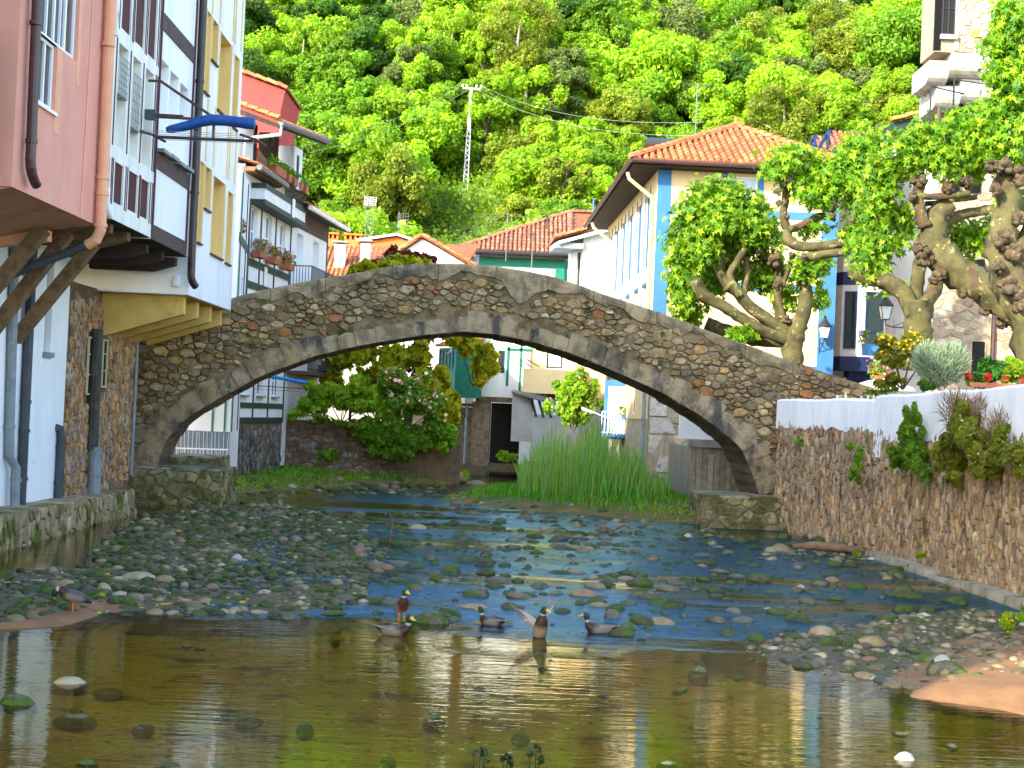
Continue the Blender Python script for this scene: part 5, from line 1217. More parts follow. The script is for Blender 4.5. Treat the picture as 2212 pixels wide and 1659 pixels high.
MB().prism([Vector((p0.x, 73, 3)), p0, p1, p2, Vector((p2.x, 73, 3))], (0, 8, 0)).build('wall', m_cream if False else m_wht, t)
tile_roof(t, p0 + Vector((-.6, -.25, -.35)), p0 + Vector((-.6, 8, -.35)), p1 + Vector((0, 8, .08)), p1 + Vector((0, -.25, .08)), .24, .4, 40)
tile_roof(t, p2 + Vector((.4, 8, -.15)), p2 + Vector((.4, -.25, -.15)), p1 + Vector((0, -.25, .08)), p1 + Vector((0, 8, .08)), .24, .4, 40)
ridge_tiles(t, p0 + Vector((-.6, -.2, -.25)), p1 + Vector((0, -.2, .15)), .17); ridge_tiles(t, p2 + Vector((.4, -.2, -.05)), p1 + Vector((0, -.2, .15)), .17)
# ---- green trimmed house with weathered hip roof
t = thing('green_trim_house', 'white house with green trims under a weathered brown hip roof', 'house', (0, 88, 0))
A, B = at_y(985, 553, 84.5), at_y(1233, 533, 84.5); B.z = A.z = (A.z + B.z) / 2; ap = at_y(1233, 458, 89); ap2 = at_y(1330, 462, 90)
A2, B2 = Vector((A.x + .2, 99, A.z)), Vector((B.x + 5.5, 90, A.z))
tile_roof(t, A, B, ap, ap + Vector((-.01, 0, 0)), .27, .42, 300, TT_OLD)
tile_roof(t, B, B2, ap2, ap, .27, .42, 60, TT_OLD)
tile_roof(t, Vector((A.x, 99, A.z)), A, ap, ap + Vector((0, 4, 0)), .4, .6, 0, TT_OLD)
ridge_tiles(t, B + Vector((0, 0, .05)), ap, .16, tints=TT_OLD); ridge_tiles(t, ap, ap2, .16, tints=TT_OLD); ridge_tiles(t, A + Vector((0, 0, .05)), ap, .16, tints=TT_OLD)
fw = Frame((A.x + .9, 85.3, 0), (1, 0, 0)); WW = B.x - A.x - 1.2
b = MB(); facade(b, fw, 0, WW, 0, A.z - .1, [], .1); shell(b, fw, 0, WW, 0, A.z - .1, 8); b.build('wall', m_wht, t)
b = MB(); fws = Frame((B.x - .3, 85.3, 0), (.75, .66, 0)); facade(b, fws, 0, 6, 0, A.z - .1, [], .1); b.build('side_wall', m_wht, t)
for fr, w in ((fw, WW), (fws, 5.8)):
    MB().fbox(fr, 0, w, A.z - .85, A.z - .3, .0, .05).build('green_band', m_teal, t)
    MB().fbox(fr, 0 if fr is fws else w - .55, .55 if fr is fws else w + .02, 5, A.z - .3, .0, .06).build('green_corner', m_teal, t)
for (a, fr) in ((WW - 3.4, fw), (WW - 6.2, fw), (1.9, fws)):
    w = window(t, fr, a, a + .9, A.z - 3.3, A.z - 2.0, .06, 2, (.5,), .1, m_teal)
gutter(t, A + Vector((0, -.1, -.1)), B + Vector((0, -.1, -.1)), .1, m_iron)
MB().hexa([A + Vector((.1, 0, -.3)), B + Vector((-.1, 0, -.3)), B + Vector((-.1, 1.4, -.2)), A + Vector((.1, 1.4, -.2)), A + Vector((0, 0, -.12)), B + Vector((0, 0, -.12)), B + Vector((0, 1.4, .1)), A + Vector((0, 1.4, .1))]).build('eave_board', m_woodd, t)
# ---- plain white house with brown window, left of the cream house
t = thing('white_corner_house', 'plain whitewashed house with one brown window left of the cream house', 'house', (4, 78, 0))
fw = Frame((2.75, 76, 0), (1, .12, 0)); zt = at_y(1228, 508, 76).z
b = MB(); facade(b, fw, .75, 3.4, 0, zt + .6, [], .1); b.fbox(fw, .75, 3.4, 0, zt + .2, -5, -.01); b.build('wall', m_oldwht, t)
fq = Frame((2.9, 77.5, 0), (.55, -1.0, 0)); b = MB(); facade(b, fq, 0, 1.6, 0, zt + .2, [(.65, 1.1, zt - 2.7, zt - .8, .15)], .15); b.build('side_wall', m_wht, t)
window(t, fq, .65, 1.1, zt - 2.7, zt - .8, -.12, 1, (.5,), .07, m_brown, sill=m_oldwht)
A, B = fw.pt(-.9, zt - .3, .5), fw.pt(3.6, zt + 1.1, .5)
tile_roof(t, A, A + Vector((-.3, 5, 0)), B + Vector((-.3, 5, 0)), B, .25, .4, 30)
ridge_tiles(t, A + Vector((0, -.05, .05)), B + Vector((0, -.05, .05)), .17); MB().beam(A + Vector((.2, .1, -.2)), B + Vector((0, .1, -.2)), .3, .16).build('verge_board', m_wht, t)
MB().fbox(fw, -.8, .7, zt - .75, zt - .45, -2, .4).build('eave_board', m_pipe_gr, t)
MB().fbox(fw, 2.9, 3.5, 6.5, 11, -.5, .5).build('flue_box', m_wht, t)
bx = fw.pt(2.9, 8.1, .4); MB().fbox(fw, 2.1, 3.5, 7.2, 8.1, 0, 1.1).build('balcony', m_wht, t); railing(t, fw.pt(2.1, 8.1, 1.1), fw.pt(3.5, 8.1, 1.1), .55, .12)
flower_pot('row of dry orange flowers in a black rail box on the white balcony', fw.pt(2.9, 8.35, 1.0), .15, .2, ['red', 'yellow'], .45, 60, w=1.1, pot=m_iron, leaf='olive')
# ---- cream and blue house
cr = thing('cream_house', 'tall cream house with blue frame lines under an orange tiled hip roof', 'house', (8, 58, 0))
c0 = Vector((5.12, 53, 0)); FC = Frame(c0, (1, .03, 0)); FCL = Frame(c0 + Vector((-.72, 17, 0)), (.72, -17, 0)); WF = 6.85; WL = 17.0; ZE = 12.35
b = MB(); facade(b, FC, 0, WF, 4.9, ZE, [(2.6, 3.75, 11.0, ZE - .12, .12)], .12)
rowA = [(.9 + k * 2.55 + (k > 3) * .3, 2.1 + k * 2.55 + (k > 3) * .3, 8.9, 11.7) for k in range(6)]; rowB = [(.9 + k * 2.55 + (k > 3) * .3, 2.1 + k * 2.55 + (k > 3) * .3, 5.9, 8.2) for k in range(6)]
rowC = [(2.5, 3.7, 3.2, 5.2), (8, 9.2, 3.2, 5.2), (12, 13, 3.2, 5.0)]
facade(b, FCL, 0, WL, 3.0, ZE, [w + (.15,) for w in rowA + rowB + rowC], .15)
b.quad(FC.pt(WF, 4.9, 0), FC.pt(WF, 4.9, -16), FC.pt(WF, ZE, -16), FC.pt(WF, ZE, 0)); b.quad(FC.pt(0, ZE, 0), FC.pt(WF, ZE, 0), FC.pt(WF, ZE, -16.5), FCL.pt(0, ZE, 0)); b.quad(FCL.pt(0, 3, 0), FCL.pt(0, ZE, 0), FC.pt(WF, ZE, -16.5), FC.pt(WF, 3, -16.5))
b.build('wall', m_cream, cr)
for w in rowA + rowB + rowC:
    win = window(cr, FCL, *w, -.12, 2, (.6,), .07, m_blue if w in rowA else m_frame, glass_mat('dark_pane', (.015, .03, .06)))
for w in rowA: MB().fbox(FCL, w[0] - .12, w[0], w[2], w[3] + .3, .0, .03).build('blue_trim', m_blue, cr); MB().fbox(FCL, w[1], w[1] + .12, w[2], w[3] + .3, .0, .03).build('blue_trim', m_blue, cr)
for w in rowB: MB().fbox(FCL, w[0] - .1, w[1] + .1, w[3], w[3] + .12, .0, .03).build('blue_trim', m_blue, cr); MB().fbox(FCL, w[0] - .1, w[0], w[2], w[3], .0, .03).build('blue_trim', m_blue, cr)
for (a, c, e, f) in ((0, .5, 4.9, ZE), (WF - .62, WF, 4.9, ZE), (.5, WF - .62, 10.72, 11.0), (.5, WF - .62, 7.97, 8.26), (.5, WF - .62, 4.9, 5.25), (2.42, 2.6, 11.0, ZE), (3.75, 3.98, 11.0, ZE)):
    MB().fbox(FC, a, c, e, f, .0, .03).build('blue_trim', m_blue, cr)
window(cr, FC, 2.6, 3.75, 11.0, ZE - .12, -.1, 2, (), .06, m_frame, glass_mat('grey_shade', (.30, .32, .35)))
MB().fbox(FC, 2.5, 3.85, 10.98, 11.06, .03, .35).build('sill', m_frame, cr)
bl = MB(); bl.fbox(FC, 2.55, 3.8, 11.55, 11.63, .22, .32)
for k in range(7): bl.fbox(FC, 2.6 + k * .185, 2.7 + k * .185, 11.06, 11.55, .24, .3)
bl.build('balustrade', m_frame, cr)
# stone ground floor
FCg = Frame(c0 + Vector((.02, .06, 0)), (1, .03, 0)); b = MB(); b.fbox(FCg, .0, WF, -.2, 4.9, -16, 0); b.build('stone_ground_floor', mat('pale_stone_mortar', (.38, .32, .22), (.28, .23, .16), sc=3, rough=.95, bump=.5, bsc=15), cr)
m_ash = mat('ashlar_block', (1, 1, 1), (.75, .72, .68), sc=5, rough=.9, tint=True, bump=.5, bsc=18, bdist=.02, extra=[((.2, .18, .15), 2.5, .62, .08)])
ra_ = np.random.default_rng(9)
for k, (a, c, e, f) in enumerate(((0, .85, .5, 1.0), (0, 1.0, 1.02, 1.72), (0, .6, 1.74, 2.45), (0, 1.25, 2.47, 3.1), (0, .7, 3.12, 3.8), (0, 1.1, 3.82, 4.6))):
    V, Fs = stone_geo(ra_, [(a + .01, e), (c, e), (c, f), (a + .01, f)], FCg, .05, .01, bulge=.95); q = ra_.uniform(.9, 1.1); MB().tint((.50 * q, .47 * q, .42 * q)).add(V, Fs).build('quoin_block', m_ash, cr)
ptsS = scatter2(ra_, lambda u, v: .6 < u < 3.2 and .3 < v < 4.8, (.6, 3.2, .3, 4.8), 100, 30, .34, 1.3)
lay_stones(ra_, cr, FCg, [c for c in voronoi(ra_, ptsS, 1.3) if poly_area(c) < .4 and min(p[0] for p in c) > .62], m_ash, 'rubble_stone', 60, (.02, .06), .015, [(.46, .37, .25), (.52, .45, .33), (.38, .32, .24)])
FCLg = Frame(FCL.o + Vector((.03, 0, 0)), (.72, -17, 0)); MB().fbox(FCLg, 0, WL, -.2, 3.0, -.6, 0).build('stone_ground_floor', MATS['pale_stone_mortar'], cr)
# roof
eA, eB = Vector((4.05, 52.15, ZE + .2)), Vector((12.75, 52.4, ZE + .2)); apx = at_y(1590, 274, 57.0)
eL = Vector((3.35, 71, ZE + .2)); rg = Vector((apx.x - .4, 66, apx.z))
tile_roof(cr, eA, eB, apx + Vector((.02, 0, 0)), apx, .27, .40, 300, TT_OR)
tile_roof(cr, eL, eA, apx, rg, .27, .42, 40, TT_OR)
tile_roof(cr, eB, eB + Vector((-.3, 18, 0)), rg, apx, .3, .5, 0, TT_OR)
ridge_tiles(cr, eA + Vector((0, 0, .06)), apx, .17); ridge_tiles(cr, eB + Vector((0, 0, .06)), apx, .17); ridge_tiles(cr, apx, rg, .17); ridge_tiles(cr, eL, rg, .17)
MB().tint(TT_OR[0]).lathe(apx + Vector((0, 0, .05)), [(.16, 0), (.14, .12), (.08, .16), (.1, .3), (.02, .36)], 8).build('finial', m_tile, cr)
z0 = ZE + .02
MB().hexa([(4.12, 52.22, z0), (12.7, 52.45, z0), (12.4, 71, z0), (3.42, 71, z0), (4.1, 52.2, z0 + .16), (12.72, 52.43, z0 + .16), (12.4, 71, z0 + .16), (3.4, 71, z0 + .16)]).build('eave_board', m_woodd, cr)
gutter(cr, eA + Vector((0, -.08, -.06)), eB + Vector((0, -.08, -.06)), .085, m_gutbr); gutter(cr, eA + Vector((-.06, -.05, -.06)), eL + Vector((-.06, 0, -.06)), .085, m_gutbr)
m_crpipe = mat('cream_pipe', (.62, .50, .27), rough=.6)
pipe(cr, [(4.02, 53.6, ZE - .05), (4.1, 53.6, ZE - .3), (4.98, 53.7, ZE - .95), (5.0, 53.75, ZE - 1.2), (5.0, 53.75, 4.5)], .075, m_crpipe, 8)
pipe(cr, [(3.5, 68, ZE - .05), (3.6, 68, ZE - .3), (4.45, 68, ZE - .95), (4.45, 68, ZE - 1.2), (4.45, 68, 4.0)], .08, m_crpipe, 8)
for (u0_, u1_, z) in ((8.6, 12.0, 5.35), (3.0, 7.0, 5.35)):
    MB().fbox(FCL, u0_, u1_, z, z + .35, 0, .95).build('balcony_slab', m_blue, cr); railing(cr, FCL.pt(u0_, z + .35, .9), FCL.pt(u1_, z + .35, .9), 1.0, .16, m_frame, r=.02); railing(cr, FCL.pt(u1_, z + .35, 0), FCL.pt(u1_, z + .35, .9), 1.0, .16, m_frame, r=.02)
flower_pot('pot of red geraniums on the nearer blue balcony of the cream house', FCL.pt(11.7, 5.75, .7), .2, .25, ['red'], .6, 80, group=None); flower_pot('pot of red and orange flowers on the further blue balcony', FCL.pt(6.6, 5.75, .7), .2, .25, ['red', 'yellow'], .5, 60)
MB().box(5.6, 6.4, 60, 60.8, 12.6, 14.6).build('chimney', m_wht, cr); MB().hexa([(5.2, 59.8, 14.62), (6.8, 59.8, 14.62), (6.8, 61, 14.62), (5.2, 61, 14.62), (5.2, 59.8, 14.75), (6.8, 59.8, 14.75), (6.7, 60.6, 15.05), (5.3, 60.6, 15.05)]).build('chimney_cap', m_iron, cr)
# blue glazed bay low on its flank, over the reeds
fb = Frame((3.95, 60.5, 0), (.9, -.25, 0)); zb = 2.1
b = MB(); b.fbox(fb, 0, 1.3, zb + .25, 4.6, -1.0, 0).build('bay_box', m_frame, cr)
for (a, c, e, f) in ((0, 1.3, zb, zb + .27), (0, .16, zb + .27, 4.6), (1.14, 1.3, zb + .27, 4.6), (.16, 1.14, 4.35, 4.6)): MB().fbox(fb, a, c, e, f, -.3 if f > 4 else -1, .03).build('blue_trim', m_blue, cr)
window(cr, fb, .2, 1.1, 2.45, 4.3, .01, 2, (.5,), .09, m_frame, glass_mat('white_shade', (.55, .6, .66)))
railing(cr, fb.pt(0, 2.3, .35), fb.pt(1.6, 2.3, .35), .95, .13, m_frame, r=.018); MB().fbox(fb, 0, 1.6, zb + .08, zb + .2, 0, .4).build('balcony_slab', m_blue, cr)
flower_pot('small blue pot with trailing plant hung on the low blue bay rail', fb.pt(1.0, 2.95, .5), .13, .2, ['white'], .3, 20, pot=m_blue)
for k in range(3): MB().beam(fb.pt(-.9, 3.3 + k * .05, .3), fb.pt(.2, 3.0, .2 + k * .1), .04, .03).build('pole', m_frame, cr)
pipe(cr, [(4.95, 53.0, 4.3), (4.95, 53.0, .6)], .07, m_pipe_gr, 8)
# lantern on the cream front
def lantern(label, c, wall=True, pole=None):
    c = Vector(c); t = thing('street_lantern', label, 'lantern', c)
    s = MB(); gl_ = MB()
    def ring(z, r, n=4): return [c + Vector((r * math.cos(math.pi / 4 + math.pi / 2 * k), r * math.sin(math.pi / 4 + math.pi / 2 * k), z)) for k in range(n)]
    lo, hi = ring(0, .15), ring(.42, .25)
    for k in range(4): s.beam(lo[k], hi[k], .02, .02); s.beam(hi[k], hi[(k + 1) % 4], .025, .025); s.beam(lo[k], lo[(k + 1) % 4], .02, .02)
    s.build('cage', m_iron, t)
    for k in range(4): gl_.quad(lo[k], lo[(k + 1) % 4], hi[(k + 1) % 4], hi[k])
    gl_.build('glazing', mat('frosted_glass', (.62, .64, .62), rough=.3), t)
    b = MB(); b.lathe(c + Vector((0, 0, .43)), [(.27, 0), (.24, .05), (.12, .2), (.09, .21), (.09, .27), (.05, .28), (.05, .33), (.07, .35), (.01, .42)], 12); b.build('hood', m_iron, t)
    if wall: MB().tube([c + Vector((0, 0, 0)), c + Vector((0, .05, -.15)), c + Vector((-.05, .2, -.22)), c + Vector((-.08, .42, -.12))], .02, 6).build('bracket', m_iron, t); MB().beam(c + Vector((-.08, .43, -.6)), c + Vector((-.08, .43, .0)), .05, .03).build('wall_plate', m_iron, t); MB().tube([c + Vector((-.08, .42, -.5)), c + Vector((-.05, .25, -.35)), c + Vector((0, .1, -.15))], .015, 6).build('scroll', m_iron, t)
    if pole: MB().tube([c, c + Vector((.02, 0, -.18)), c + Vector((.3, 0, -.24)), c + Vector((pole, 0, -.22))], .022, 6).build('bracket', m_iron, t); MB().tube([c + Vector((.2, 0, -.24)), c + Vector((.7, 0, -.02)), c + Vector((pole, 0, .1))], .012, 6).build('scroll', m_iron, t)
    return t
p = at_y(1779, 722, 52.9); lantern('black street lantern on a scroll bracket on the cream house front', (p.x, 52.75, p.z - .15))
# ---- low bank wall behind the right springing
t = thing('bank_wall', 'streaked grey stone bank wall with pale coping seen under the right of the arch', 'wall', (7.3, 49, 0))
FR = Frame((6.05, 47.6, 0), (1, 0.02, 0)); MB().fbox(FR, 0, 4, -.2, 2.15, -6, 0).build('core', mat('streaked_stone', (.30, .26, .2), (.2, .17, .13), sc=2.5, rough=.95, bump=.9, bsc=8, stretch=(2.5, 2.5, .3), bdist=.06), t); MB().fbox(FR, -.05, 4, 2.15, 2.4, -.6, .06).build('coping', m_conc, t)
for k in range(14): q = ra_.uniform(.7, 1.2); MB().tint((.36 * q, .32 * q, .25 * q)).fbox(FR, k * .2 + .01, k * .2 + .19, -.1, 2.1 - ra_.uniform(0, .3), 0, ra_.uniform(.02, .1)).build('upright_slab', m_ash, t)
MB().fbox(FR, -.25, 4, 2.4, 3.4, -1.2, -1.0).build('white_wall', m_wht, t)
# ---- houses facing down the stream under the arch
t = thing('boathouse', 'white timbered house with dark water gate and stone piers under the arch', 'house', (0, 70, 0))
FH = Frame((0, 68, 0), (1, 0, 0))
b = MB(); facade(b, FH, -1.75, .85, 3.75, 8.0, [(-.72, -.38, 4.9, 6.0, .1)], .1); b.fbox(FH, -1.75, .85, 3.7, 8.0, -6, -.2); b.build('wall', m_oldwht, t)
for (a, c, e, f) in ((-.3, -.18, 4.3, 6.2), (-.3, .85, 6.0, 6.12), (.32, .42, 4.0, 6.9), (-1.6, .85, 7.0, 7.15)): MB().fbox(FH, a, c, e, f, .0, .04).build('timber', m_teal, t)
window(t, FH, -.72, -.38, 4.9, 6.0, -.08, 1, (), .05, m_teal)
MB().fbox(FH, -1.7, .3, 3.5, 3.75, -.3, .08).build('lintel', m_wood, t)
for (a, c) in ((-1.85, -1.0), (-2.7, -1.85)):
    MB().fbox(FH, a, c, 0, 3.5 if a > -2 else 3.2, -4 if a > -2 else -3.2, 0 if a > -2 else -.5).build('stone_pier', mat('brown_pier_stone', (.27, .2, .12), (.16, .12, .08), sc=4, rough=.95, bump=1.0, bsc=9, bdist=.06, extra=[((.36, .31, .24), 3.0, .58, .1)]), t)
MB().fbox(FH, -1.0, .5, 0, 3.5, -5.2, -5).build('back_wall', m_dark, t)
MB().fbox(FH, -1.0, .55, .2, .55, -2, .2).build('threshold', MATS['footing_mortar'], t); MB().fbox(FH, -2.8, -1.0, -.2, .45, -2, .15).build('threshold', MATS['footing_mortar'], t)
pipe(t, [FH.pt(-2.1, 3.3, .05), FH.pt(-2.1, .5, .05)], .07, m_pipe_gr, 8)
MB().beam(FH.pt(-2.7, 3.3, -.1), FH.pt(-1.75, 3.32, .1), .1, .14).build('bracket_beam', m_brown, t); MB().beam(FH.pt(-2.55, 3.2, .05), FH.pt(-1.9, 2.5, .05), .1, .12).build('bracket_brace', m_brown, t)
t = thing('green_shed', 'bright green boarded shed on brackets beside the white boathouse', 'shed', (-2.5, 68.5, 3.6))
F1a = Frame((-2.68, 67.2, 0), (1.2, .1, 0)); F1b = Frame((-3.6, 68.6, 0), (.92, -1.4, 0))
MB().fbox(F1a, 0, 1.25, 3.65, 6.05, -1.5, -.03).build('wall', m_teal, t)
for k in range(17): MB().fbox(F1a, -.01, 1.26, 3.65 + k * .142, 3.65 + k * .142 + .13, -.02, .02).build('board', m_teal, t)
MB().fbox(F1b, 0, 1.67, 3.65, 6.0, -.5, -.01).build('side_wall', mat('pale_teal_side', (.05, .22, .20), (.04, .19, .17), sc=4, rough=.6), t)  # side face coloured paler and bluer than the front boards
for k in range(10): MB().fbox(F1b, 0, 1.67, 3.65 + k * .142, 3.65 + k * .142 + .13, -.005, .03).build('board', MATS['pale_teal_side'], t)
window(t, F1b, .15, 1.4, 4.95, 5.95, .02, 4, (), .06, MATS['pale_teal_side'])
A = Vector((-3.9, 68.3, 6.05)); B = Vector((-2.5, 66.9, 6.05)); tile_roof(t, A, B, B + Vector((1.2, .9, .5)), A + Vector((1.2, .9, .5)), .24, .36, 20)
pipe(t, [(-2.9, 67.2, 6.0), (-2.95, 67.0, 5.75), (-3.2, 66.9, 5.65)], .06, m_pipe_gr, 8)
t = thing('yellow_balcony_house', 'pale yellow house front with window and a grey shed on its lower floor', 'house', (1.4, 69, 0))
FY = Frame((.86, 68.1, 0), (1, 0, 0))
b = MB(); facade(b, FY, 0, 4.2, 3.9, 8.5, [(.75, 1.5, 5.25, 6.6, .12)], .12); b.fbox(FY, 0, 4.2, 3.9, 8.5, -5, -.2); b.build('wall', mat('pale_yellow_wall', (.74, .60, .33), (.68, .55, .3), sc=1.5, rough=.88), t)
window(t, FY, .75, 1.5, 5.25, 6.6, -.1, 1, (.8,), .07, m_iron, glass_mat('white_shade', (.55, .6, .66)), sill=m_oldwht)
MB().fbox(FY, -.35, 2.6, 4.0, 5.15, .0, .9).build('balcony', MATS['pale_yellow_wall'], t)
for k in range(3): MB().beam(FY.pt(-.3 + k * .35, 5.2 + .02 * k, 1.0), FY.pt(-1.0 + k * .4, 5.55, 1.6), .03, .03).build('line_pole', m_iron, t)
MB().hexa([(.05, 66.6, 1.7), (1.05, 67.1, 1.7), (1.05, 69, 1.7), (.05, 69, 1.7), (.05, 66.6, 3.95), (1.05, 67.1, 3.95), (1.05, 69, 3.95), (.05, 69, 3.95)]).build('shed_box', mat('grey_sheet', (.40, .43, .46), (.34, .37, .4), sc=2, rough=.5), t)
MB().fbox(Frame((1.05, 67.1, 0), (1, 0, 0)), .0, 2.2, .4, 3.0, -1.5, 0).build('shed_box', MATS['grey_sheet'], t)
MB().hexa([(.0, 66.4, 3.95), (3.2, 66.6, 3.2), (3.2, 69, 3.9), (.0, 69, 4.1), (.0, 66.4, 4.03), (3.2, 66.6, 3.28), (3.2, 69, 3.98), (.0, 69, 4.18)]).build('shed_roof', m_gutter, t)
for k in range(3): MB().beam((.9 + k * .35, 66.9, 3.9 - k * .08), (1.2 + k * .35, 67.05, 2.9), .08, .1).build('shed_bracket', m_pipe_dk, t)
# ---- navy banded house and white house right of the cream one
t = thing('navy_bay_house', 'white house with navy bands and an angled bay window right of the cream house', 'house', (13.5, 57, 3))
FN = Frame((12.35, 55.2, 0), (1, .1, 0))
b = MB(); b.fbox(FN, 0, 2.2, 3.1, 12.6, -6, 0).build('wall', mat('grey_white_wall', (.52, .52, .53), (.46, .46, .47), sc=1.5, rough=.85), t)
b = MB(); bay = [(0.0, 0), (.15, .55), (.75, .9), (1.75, .9), (2.15, .4), (2.2, 0)]
def bayprism(z0, z1, grow, m_, nm):
    P = [FN.pt(u, z0, d + (grow if d > .1 else 0)) for u, d in bay]; MB().prism(P, (0, 0, z1 - z0)).build(nm, m_, t)
bayprism(5.75, 8.5, 0, MATS['grey_white_wall'], 'bay'); bayprism(8.5, 9.0, .03, m_navy, 'navy_band'); bayprism(5.2, 5.75, .03, m_navy, 'navy_band'); bayprism(9.0, 10.6, 0, MATS['grey_white_wall'], 'bay')
MB().prism([FN.pt(.5, 4.4, .3), FN.pt(1.7, 4.4, .3), FN.pt(1.7, 5.2, .75), FN.pt(.5, 5.2, .75)], FN.n * -.7).build('bay_corbel', m_navy, t)
fb1 = Frame(FN.pt(.75, 0, .9), FN.u); window(t, fb1, .22, .92, 6.05, 8.25, .012, 1, (.3,), .07, m_navy, glass_mat('dark_green_pane', (.01, .03, .035)))
fb2 = Frame(FN.pt(.15, 0, .55), FN.pt(.75, 0, .9) - FN.pt(.15, 0, .55)); window(t, fb2, .12, .58, 6.05, 8.25, .012, 1, (.3,), .06, m_navy, glass_mat('dark_green_pane', (.01, .03, .035)))
window(t, fb1, .1, .9, 9.5, 11.2, .012, 2, (.5,), .07, m_navy); MB().fbox(FN, .1, 2.1, 3.1, 5.1, .0, .04).build('shop_front', m_pipe_gr, t); window(t, FN, .3, .9, 3.2, 4.4, .045, 1, (), .06, m_iron)
A, B = FN.pt(-.6, 12.75, 1.0), FN.pt(2.6, 12.75, 1.0); tile_roof(t, A, B, B + Vector((0, 2.5, 1.0)), A + Vector((0, 2.5, 1.0)), .26, .4, 40); gutter(t, A + Vector((0, -.06, -.06)), B + Vector((0, -.06, -.06)), .08)
t = thing('dormer_house', 'house behind the cream roof with brown tiles and navy gabled dormers', 'house', (13.5, 64, 0))
for (px0, px1, py0, py1, Y) in ((1792, 1900, 284, 322, 61), (1762, 1792, 296, 328, 63)):
    a, c, d2 = at_y(px0, py1, Y), at_y(px1, py1 - 3, Y), at_y(px0, py0, Y + 1.8); c.z = a.z
    tile_roof(t, a, c, Vector((c.x, d2.y, d2.z)), d2, .27, .38, 40, TT_OLD); gutter(t, a + Vector((.1, -.1, -.1)), c + Vector((0, -.1, -.1)), .07, m_navy)
    g = d2 + Vector((0, -.1, 0)); MB().beam(g, a + Vector((-.1, 0, 0)), .1, .14).build('barge_board', m_navy, t); MB().beam(g + Vector((-.06, 0, 0)), a + Vector((-.5, .3, -.1)), .1, .14).build('barge_board', m_navy, t)
    MB().box(a.x + .2, c.x, Y + .2, Y + 2, a.z - 1.4, a.z - .05).build('dormer', m_navy, t)
MB().box(11.5, 17, 62, 70, 3, 14.2).build('wall', m_wht, t)
t = thing('white_street_house', 'white house with black balcony railing behind the second plane tree', 'house', (16, 62, 3))
FS = Frame((14.9, 60, 0), (1, .05, 0)); MB().fbox(FS, 0, 4.5, 3.1, 12.5, -6, 0).build('wall', m_wht, t); railing(t, FS.pt(1.3, 5.8, .8), FS.pt(3.4, 5.8, .8), 1.0, .14); MB().fbox(FS, 1.2, 3.5, 5.65, 5.8, 0, .85).build('balcony_slab', m_wht, t)
window(t, FS, 1.7, 2.5, 5.9, 7.9, .01, 2, (.6,), .08, m_navy); MB().fbox(FS, .9, 2.0, 8.6, 9.1, .1, .4).build('hanging_sign', mat('orange_sign', (.6, .2, .03), rough=.5), t)
flower_pot('blue window box with violet flowers left of the yellow flowered bush', at_y(1885, 762, 50) + Vector((0, 0, -.1)), .25, .4, ['violet'], .45, 60, pot=m_blue, w=.7)
flower_pot('clump of pink flowers low beside the yellow flowered bush', at_y(1898, 815, 47) + Vector((0, 0, -.2)), .2, .25, ['pink', 'rose'], .5, 80)
# ---- stone tower house on the right with corbelled corner
t = thing('stone_tower_house', 'tall old stone house with corbelled corner turret behind the plane trees', 'house', (17, 50, 3.1))
m_tower = mat('tower_mortar', (.34, .27, .18), (.25, .2, .135), sc=3, rough=.95, bump=.5, bsc=15)
FT = Frame((13.95, 47.5, 0), (.955, -.296, 0))
b = MB(); b.fbox(FT, 0, 12, 3.1, 19, -8, 0).build('wall', m_tower, t)
rt_ = np.random.default_rng(77)
ptsS = scatter2(rt_, lambda u, v: -.2 < u < 6.2 and 3 < v < 19, (-.2, 6.2, 3, 19), 1400, 20, .27, 1.5)
OPN = (1.25, 1.75, 4.6, 6.1)
lay_stones(rt_, t, FT, [[(min(max(u, 0), 6), v) for u, v in c] for c in voronoi(rt_, ptsS, 1.5) if poly_area(c) < .6 and not any(OPN[0] - .1 < p[0] < OPN[1] + .1 and OPN[2] - .1 < p[1] < OPN[3] + .1 for p in c)], m_ash, 'wall_stone', 220, (.01, .04), .012, [(.38, .29, .19), (.43, .35, .25), (.33, .25, .17), (.37, .31, .23), (.30, .21, .14)])
window(t, FT, *OPN, .0, 1, (), .05, m_tower, m_dark, 'small_window')
pipe(t, [FT.pt(1.95, 9, .1), FT.pt(1.95, 3.3, .1)], .08, m_pipe_br, 8); MB().fbox(FT, .35, 1.6, 8.35, 8.7, 0, .7).build('balcony_corbel', m_ash, t); MB().lathe(FT.pt(1.0, 8.0, .1), [(.25, 0), (.5, .2), (.75, .36)], 12).build('balcony_corbel', m_ash, t)
# turret: box on two-step rounded corbels
tx0, tx1, ty0 = 13.25, 15.6, 46.0
MB().box(tx0, tx1, ty0, 47.6, 15.35, 19.5).build('turret', m_tower, t)
FTt = Frame((tx0, ty0, 0), (1, 0, 0)); ptsS = scatter2(rt_, lambda u, v: .7 < u < 2.5 and 15.3 < v < 19.6, (.7, 2.5, 15.3, 19.6), 90, 20, .25, 1.4)
lay_stones(rt_, t, FTt, [[(min(max(u, .75), 2.35), max(v, 15.36)) for u, v in c] for c in voronoi(rt_, ptsS, 1.3) if poly_area(c) < .5], m_ash, 'turret_stone', 60, (.01, .04), .012, [(.42, .30, .2), (.52, .41, .29), (.36, .27, .19)])
window(t, FTt, .2, .62, 15.9, 19.4, .005, 2, (.25, .5, .75), .04, m_iron, m_dark)
MB().fbox(FTt, .62, .76, 15.4, 19.4, -.1, .05).build('jamb_stone', m_conc, t); MB().fbox(FTt, .15, .7, 15.75, 15.9, 0, .15).build('sill', m_conc, t); MB().fbox(FTt, -.02, .18, 15.4, 19.4, -.1, .04).build('jamb_stone', m_ash, t)
